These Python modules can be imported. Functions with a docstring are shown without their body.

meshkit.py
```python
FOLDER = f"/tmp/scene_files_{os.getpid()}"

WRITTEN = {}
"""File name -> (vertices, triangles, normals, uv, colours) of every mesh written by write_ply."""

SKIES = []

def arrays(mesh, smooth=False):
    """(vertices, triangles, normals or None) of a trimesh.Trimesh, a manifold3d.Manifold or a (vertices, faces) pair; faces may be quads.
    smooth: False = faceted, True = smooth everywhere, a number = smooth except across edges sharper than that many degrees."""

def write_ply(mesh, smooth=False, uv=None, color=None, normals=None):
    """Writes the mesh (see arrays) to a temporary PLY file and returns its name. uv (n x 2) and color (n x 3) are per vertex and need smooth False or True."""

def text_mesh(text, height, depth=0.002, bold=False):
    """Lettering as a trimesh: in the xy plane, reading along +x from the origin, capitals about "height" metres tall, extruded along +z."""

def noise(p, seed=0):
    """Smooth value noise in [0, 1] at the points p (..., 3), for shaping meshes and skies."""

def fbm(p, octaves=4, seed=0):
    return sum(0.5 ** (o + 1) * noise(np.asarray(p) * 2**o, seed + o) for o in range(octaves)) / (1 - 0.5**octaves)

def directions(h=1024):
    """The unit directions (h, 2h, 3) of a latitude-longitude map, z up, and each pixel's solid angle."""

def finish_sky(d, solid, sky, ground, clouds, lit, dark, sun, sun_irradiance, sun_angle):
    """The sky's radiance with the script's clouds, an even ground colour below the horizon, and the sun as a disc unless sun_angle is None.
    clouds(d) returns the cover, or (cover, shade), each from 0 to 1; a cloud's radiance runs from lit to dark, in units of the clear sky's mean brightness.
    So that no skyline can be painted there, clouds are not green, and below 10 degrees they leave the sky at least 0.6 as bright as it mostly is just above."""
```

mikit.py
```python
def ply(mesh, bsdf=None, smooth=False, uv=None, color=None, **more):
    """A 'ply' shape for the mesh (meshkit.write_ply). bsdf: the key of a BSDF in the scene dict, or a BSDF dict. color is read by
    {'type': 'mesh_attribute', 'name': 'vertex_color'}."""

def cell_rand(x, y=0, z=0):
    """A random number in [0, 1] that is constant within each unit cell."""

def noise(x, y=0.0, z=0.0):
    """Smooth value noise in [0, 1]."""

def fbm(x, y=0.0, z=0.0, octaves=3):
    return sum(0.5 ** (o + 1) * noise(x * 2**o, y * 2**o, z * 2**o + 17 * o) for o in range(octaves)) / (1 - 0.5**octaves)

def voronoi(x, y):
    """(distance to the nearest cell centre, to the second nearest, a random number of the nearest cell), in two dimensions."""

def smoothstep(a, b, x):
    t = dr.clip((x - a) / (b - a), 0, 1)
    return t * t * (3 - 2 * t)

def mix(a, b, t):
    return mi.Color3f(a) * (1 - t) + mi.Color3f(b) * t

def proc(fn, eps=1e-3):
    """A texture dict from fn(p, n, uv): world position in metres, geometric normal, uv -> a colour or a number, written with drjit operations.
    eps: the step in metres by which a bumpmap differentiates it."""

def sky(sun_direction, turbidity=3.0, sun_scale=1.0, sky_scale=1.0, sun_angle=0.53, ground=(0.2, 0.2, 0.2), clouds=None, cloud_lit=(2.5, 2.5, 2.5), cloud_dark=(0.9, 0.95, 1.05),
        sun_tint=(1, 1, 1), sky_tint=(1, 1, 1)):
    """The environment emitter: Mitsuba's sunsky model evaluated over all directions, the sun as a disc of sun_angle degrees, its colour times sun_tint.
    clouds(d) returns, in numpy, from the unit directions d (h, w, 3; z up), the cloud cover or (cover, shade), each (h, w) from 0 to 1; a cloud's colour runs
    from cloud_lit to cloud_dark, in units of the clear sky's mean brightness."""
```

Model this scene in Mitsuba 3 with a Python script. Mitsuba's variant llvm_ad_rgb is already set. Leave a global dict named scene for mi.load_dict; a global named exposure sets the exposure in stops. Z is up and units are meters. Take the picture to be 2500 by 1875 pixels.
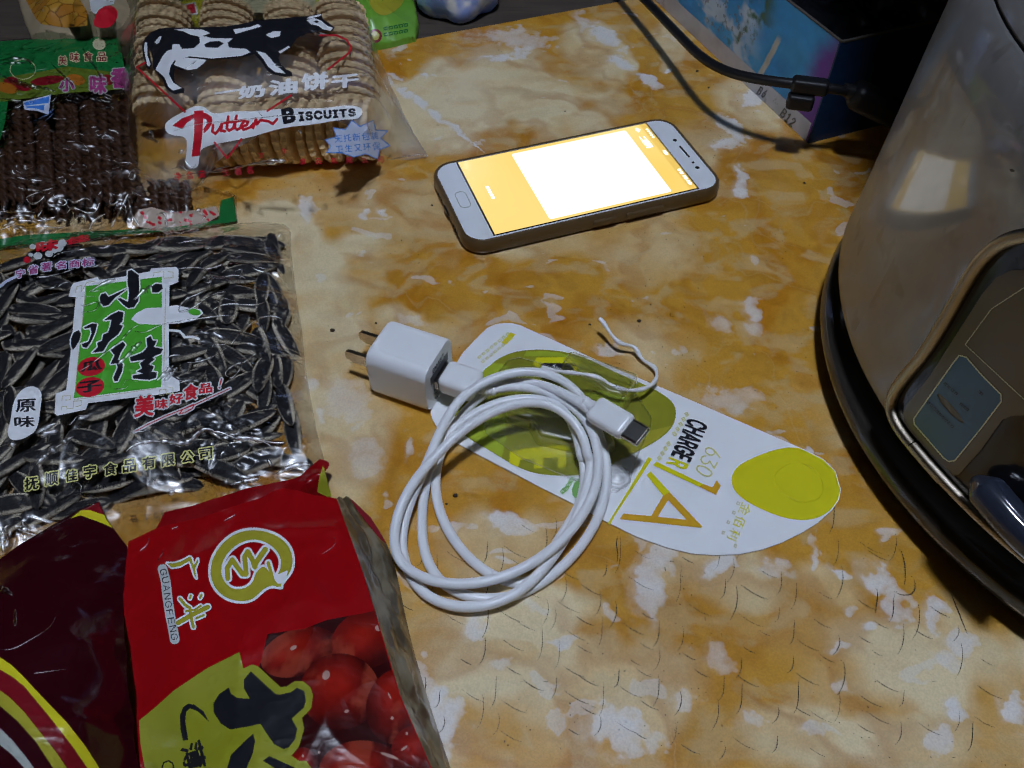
import math
import numpy as np
import trimesh
import manifold3d as m3
import drjit as dr
import mitsuba as mi
import shapely
from shapely.geometry import Polygon, LineString, Point, MultiPolygon, box as sbox
from shapely.ops import unary_union
from shapely import affinity
from scipy.interpolate import RBFInterpolator, splprep, splev
from scipy.ndimage import map_coordinates, maximum_filter, minimum_filter, gaussian_filter
from scipy.spatial import Delaunay
import mikit
import meshkit

T = mi.ScalarTransform4f
# ---------------------------------------------------------------- camera, lamp, exposure
CAM = np.array([0.0, -0.24552, 0.29907])
FOCAL = 1994.28                                   # in pixels of the 2500 x 1875 photograph
scene = {}
labels = {}
scene['camera'] = {'type': 'perspective', 'fov': 2 * math.degrees(math.atan(1250 / FOCAL)), 'fov_axis': 'x', 'near_clip': 0.01, 'far_clip': 20.0,
                   'to_world': T().look_at(origin=CAM.tolist(), target=[0.0, 0.0, 0.0], up=[0, 0, 1])}
exposure = 0.0
LAMP = np.array([0.010, -0.180, 1.15])            # cool white bulb hanging over the table
LAMP_R = 0.05
LAMP_L = np.array([240.0, 275.0, 344.0])

# ---------------------------------------------------------------- small tools (lengths in millimetres up to obj())
R_ = np.random.default_rng(7)
_f = -CAM / np.linalg.norm(CAM)
_r = np.array([1.0, 0, 0])
_d = np.cross(_f, _r)


def rays(p):
    p = np.atleast_2d(np.asarray(p, float))
    return ((p[:, 0] - 1250) / FOCAL)[:, None] * _r + ((p[:, 1] - 937.5) / FOCAL)[:, None] * _d + _f


C_MM = CAM * 1000


def P(x, y, z=0.0):
    """The point at height z (mm) that was measured at (x, y) in the 2500 pixel wide photograph."""
    d = rays([x, y])[0]
    return C_MM + d * (z - C_MM[2]) / d[2]


def PZ(p, z):
    d = rays(p)
    return C_MM + d * ((np.asarray(z, float) - C_MM[2]) / d[:, 2])[:, None]


def cr(x0, y0, s):
    return lambda pts: [(x0 + s * a, y0 + s * b) for a, b in pts]


def ref(name):
    return {'type': 'ref', 'id': name}


def obj(key, mesh, bsdf, smooth=False, label=None, cat=None, group=None, kind=None, **more):
    k, n = key, 1
    while k in scene:
        k = f'{key}_{n:03d}'
        n += 1
    if hasattr(mesh, 'to_mesh'):
        mm = mesh.to_mesh()
        v, f = np.array(mm.vert_properties[:, :3], float), np.array(mm.tri_verts)
    elif isinstance(mesh, tuple):
        v, f = np.asarray(mesh[0], float), np.asarray(mesh[1])
    else:
        v, f = np.array(mesh.vertices), np.array(mesh.faces)
    scene[k] = mikit.ply((v * 0.001, f), bsdf, smooth, **more)
    tag(k, label, cat, group, kind)
    return k


def tag(k, label=None, cat=None, group=None, kind=None):
    d = {a: b for a, b in (('label', label), ('category', cat), ('group', group), ('kind', kind)) if b}
    if d:
        labels[k] = d


def cat_(ms):
    return trimesh.util.concatenate(ms)


def col(rgb):
    return {'type': 'rgb', 'value': [float(c) for c in rgb]}


def mat(name, rgb, rough=0.5, spec=0.4, **more):
    scene[name] = {'type': 'twosided', 'b': {'type': 'principled', 'base_color': rgb if isinstance(rgb, dict) else col(rgb), 'roughness': rough, 'specular': spec, **more}}
    return name


def ink(name, rgb):
    scene[name] = {'type': 'twosided', 'b': {'type': 'principled', 'base_color': rgb if isinstance(rgb, dict) else col(rgb), 'roughness': .33, 'specular': .4}}
    return name


def tri(poly):
    """(vertices, faces) of a shapely polygon, earcut."""
    vs, fs, n = [], [], 0
    for g in getattr(poly, 'geoms', [poly]):
        if g.geom_type != 'Polygon' or g.area < 1e-6:
            continue
        v, f = trimesh.creation.triangulate_polygon(g, engine='earcut')
        vs.append(v)
        fs.append(f + n)
        n += len(v)
    return np.vstack(vs), np.vstack(fs)


def fine(poly, step):
    v, f = tri(poly)
    v3 = np.c_[v, np.zeros(len(v))]
    v3, f = trimesh.remesh.subdivide_to_size(v3, f, step, max_iter=12)
    m = trimesh.Trimesh(v3, f, process=False)
    m.merge_vertices()
    return np.array(m.vertices)[:, :2], np.array(m.faces)


def up(v, f):
    n = np.cross(v[f[:, 1]] - v[f[:, 0]], v[f[:, 2]] - v[f[:, 0]])
    return v, (f[:, ::-1] if n[:, 2].sum() < 0 else f)


def poly(pts):
    g = Polygon(pts)
    return g if g.is_valid else g.buffer(0)


def smooth_closed(pts, n=120):
    p = np.array(list(pts) + [pts[0]], float).T
    tck, _ = splprep(p, s=0, per=True)
    return poly(np.array(splev(np.linspace(0, 1, n, endpoint=False), tck)).T)


def spline(pts, n, s=0.0):
    p = np.array(pts, float).T
    tck, _ = splprep(p, s=s, k=min(3, len(pts) - 1))
    return np.array(splev(np.linspace(0, 1, n), tck)).T


def tube(path, r, seg=14, caps=True):
    p = np.asarray(path, float)
    t = np.gradient(p, axis=0)
    t /= np.linalg.norm(t, axis=1, keepdims=True)
    a = np.cross(t[0], [0, 0, 1.0] if abs(t[0][2]) < .9 else [1.0, 0, 0])
    a /= np.linalg.norm(a)
    A = []
    for i in range(len(p)):
        a = a - t[i] * (a @ t[i])
        a /= np.linalg.norm(a)
        A.append(a)
    A = np.array(A)
    B = np.cross(t, A)
    th = np.arange(seg) * 2 * np.pi / seg
    rr = np.broadcast_to(np.asarray(r, float), (len(p),))
    v = p[:, None] + rr[:, None, None] * (np.cos(th)[None, :, None] * A[:, None] + np.sin(th)[None, :, None] * B[:, None])
    i, j = np.meshgrid(np.arange(len(p) - 1), np.arange(seg), indexing='ij')
    q = np.stack([i * seg + j, i * seg + (j + 1) % seg, (i + 1) * seg + (j + 1) % seg, (i + 1) * seg + j], -1).reshape(-1, 4)
    f = np.vstack([q[:, [0, 1, 2]], q[:, [0, 2, 3]]])
    v = v.reshape(-1, 3)
    if caps:
        n = len(v)
        v = np.vstack([v, p[0], p[-1]])
        k = np.arange(seg)
        f = np.vstack([f, np.c_[np.full(seg, n), (k + 1) % seg, k], np.c_[np.full(seg, n + 1), n - seg + k, n - seg + (k + 1) % seg]])
    return v, f


def lathe(prof, seg=96, centre=(0, 0), wob=None):
    pr = np.array(prof, float)
    th = np.arange(seg) * 2 * np.pi / seg
    rad = pr[:, 0][:, None] * (np.ones((1, seg)) if wob is None else wob(th[None, :], pr[:, 1][:, None]))
    v = np.stack([centre[0] + rad * np.cos(th), centre[1] + rad * np.sin(th), np.broadcast_to(pr[:, 1][:, None], rad.shape)], -1).reshape(-1, 3)
    i, j = np.meshgrid(np.arange(len(pr) - 1), np.arange(seg), indexing='ij')
    q = np.stack([i * seg + j, i * seg + (j + 1) % seg, (i + 1) * seg + (j + 1) % seg, (i + 1) * seg + j], -1).reshape(-1, 4)
    return v, np.vstack([q[:, [0, 1, 2]], q[:, [0, 2, 3]]])


def rrect(x0, x1, y0, y1, r, n=10):
    pts = []
    for cx, cy, a in ((x1 - r, y1 - r, 0), (x0 + r, y1 - r, 90), (x0 + r, y0 + r, 180), (x1 - r, y0 + r, 270)):
        for t in np.linspace(a, a + 90, n):
            pts.append((cx + r * math.cos(math.radians(t)), cy + r * math.sin(math.radians(t))))
    return np.array(pts)


def loft(sections):
    """Closed solid through rings of equal length (n, 3)."""
    n = len(sections[0])
    v = np.vstack(sections)
    f = []
    k = np.arange(n)
    for i in range(len(sections) - 1):
        a, b = i * n + k, i * n + (k + 1) % n
        f += [np.c_[a, b, b + n], np.c_[a, b + n, a + n]]
    c0, c1 = len(v), len(v) + 1
    v = np.vstack([v, sections[0].mean(0), sections[-1].mean(0)])
    f += [np.c_[np.full(n, c0), (k + 1) % n, k], np.c_[np.full(n, c1), (len(sections) - 1) * n + k, (len(sections) - 1) * n + (k + 1) % n]]
    return v, np.vstack(f)


def rbox(lx, ly, lz, r, seg=20):
    """Rounded box about the origin: the hull of eight balls."""
    s = m3.Manifold.sphere(r, seg)
    return m3.Manifold.batch_hull([s.translate((sx * (lx / 2 - r), sy * (ly / 2 - r), sz * (lz / 2 - r))) for sx in (-1, 1) for sy in (-1, 1) for sz in (-1, 1)])


def arr(mesh):
    if hasattr(mesh, 'to_mesh'):
        mm = mesh.to_mesh()
        return np.array(mm.vert_properties[:, :3], float), np.array(mm.tri_verts)
    return (np.asarray(mesh[0], float), np.asarray(mesh[1])) if isinstance(mesh, tuple) else (np.array(mesh.vertices), np.array(mesh.faces))


def place(mesh, o, X, Y, Z):
    v, f = arr(mesh)
    return np.asarray(o) + v @ np.array([X, Y, Z]), f


def extrude(pg, z0, z1):
    m = trimesh.creation.extrude_polygon(pg, z1 - z0, engine='earcut')
    m.apply_translation([0, 0, z0])
    return m


def join(*ms):
    vs, fs, n = [], [], 0
    for m in ms:
        v, f = arr(m)
        vs.append(v)
        fs.append(f + n)
        n += len(v)
    return np.vstack(vs), np.vstack(fs)


# ---------------------------------------------------------------- surfaces that print lies on
class Surf:
    """A height field over the table, z(x, y), through measured points (px, py, z) and with the film's own folds."""

    def __init__(self, ctrl, folds=None, pad=25, step=0.55, lo=0.6):
        c = np.array([np.r_[P(*q)] for q in ctrl])
        self.x0, self.y0 = c[:, 0].min() - pad, c[:, 1].min() - pad
        self.step = step
        nx, ny = int((np.ptp(c[:, 0]) + 2 * pad) / step) + 2, int((np.ptp(c[:, 1]) + 2 * pad) / step) + 2
        X, Y = np.meshgrid(self.x0 + np.arange(nx) * step, self.y0 + np.arange(ny) * step, indexing='ij')
        coarse = 5
        rb = RBFInterpolator(c[:, :2], c[:, 2], kernel='linear', smoothing=0.3)
        cx, cy = np.meshgrid(self.x0 + np.arange(0, nx + coarse, coarse) * step, self.y0 + np.arange(0, ny + coarse, coarse) * step, indexing='ij')
        g = rb(np.c_[cx.ravel(), cy.ravel()]).reshape(cx.shape)
        i, j = np.meshgrid(np.arange(nx) / coarse, np.arange(ny) / coarse, indexing='ij')
        Z = map_coordinates(g, [i, j], order=3, mode='nearest')
        self.X, self.Y, self.Z, self.lo = X, Y, Z, lo
        if folds is not None:
            self.glint_crease(folds)

    def glint_crease(self, folds):
        self.Z = np.maximum(self.Z + folds(self.X, self.Y, self.Z), self.lo)

    def drape(self, pts, gap, reach=4.0, soft=1.6, span=30.0):
        """Lifts the sheet clear of the things under it: pts (n, 3)."""
        g = np.zeros_like(self.Z)
        i = np.clip(((pts[:, 0] - self.x0) / self.step).astype(int), 0, g.shape[0] - 1)
        j = np.clip(((pts[:, 1] - self.y0) / self.step).astype(int), 0, g.shape[1] - 1)
        np.maximum.at(g, (i, j), pts[:, 2])
        g = maximum_filter(g, int(reach / self.step) | 1) + gap
        g = np.where(g > gap + .01, g, 0)
        k = int(span / self.step) | 1
        taut = gaussian_filter(minimum_filter(maximum_filter(np.maximum(g, self.Z), k), k), 3.5 / self.step)
        self.Z = gaussian_filter(np.maximum(np.maximum(self.Z, g), taut), soft / self.step)
        self.Z = np.maximum(self.Z, g - .7)

    def z(self, x, y):
        x, y = np.asarray(x, float), np.asarray(y, float)
        q = map_coordinates(self.Z, [(x.ravel() - self.x0) / self.step, (y.ravel() - self.y0) / self.step], order=1, mode='nearest')
        return q.reshape(x.shape)

    def at(self, p):
        """The points of the surface that were measured at the pixels p."""
        d = rays(p)
        hit = np.full(len(d), 0.3)
        todo = np.ones(len(d), bool)
        for z in np.arange(min(70.0, self.Z.max() + 1), 0.2, -0.5):
            w = C_MM + d * ((z - C_MM[2]) / d[:, 2])[:, None]
            now = todo & (self.z(w[:, 0], w[:, 1]) >= z)
            hit[now] = z
            todo &= ~now
        lo, hi = hit, hit + 0.5
        for _ in range(7):
            mid = (lo + hi) / 2
            w = C_MM + d * ((mid - C_MM[2]) / d[:, 2])[:, None]
            on = self.z(w[:, 0], w[:, 1]) >= mid
            lo, hi = np.where(on, mid, lo), np.where(on, hi, mid)
        return C_MM + d * ((lo - C_MM[2]) / d[:, 2])[:, None]

    def film(self, outline_px, zs, step=1.3):
        """The sheet over the outline measured at (px, py) with edge heights zs."""
        w = PZ(outline_px, np.broadcast_to(zs, len(outline_px)))[:, :2]
        return self.sheet(poly(w), step)

    def sheet(self, g, step=1.3, off=0.0):
        b = g.exterior
        n = max(12, int(b.length / step))
        rim = np.array([b.interpolate(t, normalized=True).coords[0] for t in np.linspace(0, 1, n, endpoint=False)])
        x0, y0, x1, y1 = g.bounds
        X, Y = np.meshgrid(np.arange(x0, x1, step), np.arange(y0, y1, step))
        Y = Y + (np.arange(X.shape[1]) % 2)[None, :] * step * 0.5
        q = np.c_[X.ravel(), Y.ravel()]
        inner = g.buffer(-0.55 * step)
        q = q[shapely.contains_xy(inner, q[:, 0], q[:, 1])]
        v = np.vstack([rim, q])
        f = Delaunay(v).simplices
        c = v[f].mean(1)
        f = f[shapely.contains_xy(g, c[:, 0], c[:, 1])]
        return up(np.c_[v, self.z(v[:, 0], v[:, 1]) + off], f)


class Plane:
    def __init__(self, z):
        self.h = z

    def at(self, p):
        return PZ(p, np.full(len(p), self.h))


class Drum:
    """An upright cylinder; at() gives its near side."""

    def __init__(self, c, r):
        self.c, self.r = np.asarray(c, float), r

    def at(self, p):
        d = rays(p)
        e = C_MM[:2] - self.c
        a, b, c = (d[:, :2] ** 2).sum(1), 2 * (d[:, :2] @ e), e @ e - self.r ** 2
        t = (-b - np.sqrt(np.maximum(b * b - 4 * a * c, 0))) / (2 * a)
        return C_MM + d * t[:, None]


def prt(key, shape, surf, off, bsdf, step=10, label=None, kind=None, smooth=True):
    """Flat print: a shape measured in the photograph's pixels, laid on a surface off mm above (or below) it."""
    g = shape if hasattr(shape, 'geoms') or hasattr(shape, 'exterior') else poly(shape)
    v, f = fine(g, step)
    w = surf.at(v)
    if isinstance(surf, Drum):
        n = np.c_[w[:, :2] - surf.c, np.zeros(len(w))]
        w = w + off * n / np.linalg.norm(n, axis=1, keepdims=True)
        n = np.cross(w[f[:, 1]] - w[f[:, 0]], w[f[:, 2]] - w[f[:, 0]])
        if (n[:, :2] * (w[f[:, 0]][:, :2] - surf.c)).sum() < 0:
            f = f[:, ::-1]
    else:
        w[:, 2] += off
        w, f = up(w, f)
    return obj(key, (w, f), bsdf, smooth, label=label, kind=kind)


class Layers:
    """Print on one surface: every shape is cut out of those printed before it, so that the ink lies in one coat."""

    def __init__(self, prefix, surf, off, step=6):
        self.prefix, self.surf, self.off, self.step, self.q = prefix, surf, off, step, []

    def __call__(self, name, g, bs, lift=0.0, label=None):
        self.q.append((lift, len(self.q), name, g if hasattr(g, 'geoms') or hasattr(g, 'exterior') else poly(g), bs, label))

    def flush(self):
        above, done = None, []
        for lift, _, name, g, bs, label in sorted(self.q, key=lambda t: (-t[0], -t[1])):
            h = g if above is None else g.difference(above)
            above = g if above is None else above.union(g)
            h = unary_union([p for p in getattr(h, 'geoms', [h]) if p.geom_type == 'Polygon' and p.area > .6])
            if not h.is_empty:
                done.append((name, h, bs, label))
        for name, h, bs, label in done[::-1]:
            prt(self.prefix + '__' + name, h, self.surf, self.off, bs, self.step, label, 'stuff' if name in ('fruit_seed', 'carrot_print') else None)
        self.q = []


def glint_line(surf, px, r, off=.12):  # a thin glossy ridge drawn along a highlight
    p = np.array(px, float)
    n = max(8, int(np.linalg.norm(np.diff(p, axis=0), axis=1).sum() / 3.2))
    w = surf.at(spline(p, n))
    keep = np.r_[True, np.linalg.norm(np.diff(w, axis=0), axis=1) > .05]
    w = w[keep]
    if len(w) < 5:
        return None
    w[:, 2] += off
    t = np.linspace(0, 1, len(w))
    wob = meshkit.noise(np.c_[w[:, :2] * .55, np.full(len(w), r * 40)])
    return tube(w, 1.9 * r * np.sin(np.pi * (.04 + .92 * t)) ** .6 * (.35 + 1.15 * wob), 8)


def drift(surf, region, n, seed, lo, hi, r):
    """Short wandering glint ridges: lines along the level sets of a noise field."""
    rg = np.random.default_rng(seed)
    x0, y0, x1, y1 = region.bounds
    out = []
    h = lambda p: meshkit.fbm(np.array([[p[0] / 15, p[1] / 11, seed * 1.7]]), 3)[0]
    while len(out) < n:
        p = np.array([rg.uniform(x0, x1), rg.uniform(y0, y1)])
        if not region.contains(Point(p)):
            continue
        L = rg.uniform(lo, hi)
        line = [p.copy()]
        for _ in range(int(L / .7)):
            g = np.array([h(p + [.4, 0]) - h(p - [.4, 0]), h(p + [0, .4]) - h(p - [0, .4])])
            if np.linalg.norm(g) < 1e-5:
                break
            p = p + .7 * np.array([-g[1], g[0]]) / np.linalg.norm(g)
            line.append(p.copy())
        if len(line) < 5:
            continue
        q = np.array(line)
        w = np.c_[q, surf.z(q[:, 0], q[:, 1]) + .12]
        rr = r * rg.uniform(.6, 2.0)
        out.append(tube(w, rr * np.sin(np.pi * np.linspace(.05, .95, len(w))) ** .6, 7))
    return out

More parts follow.
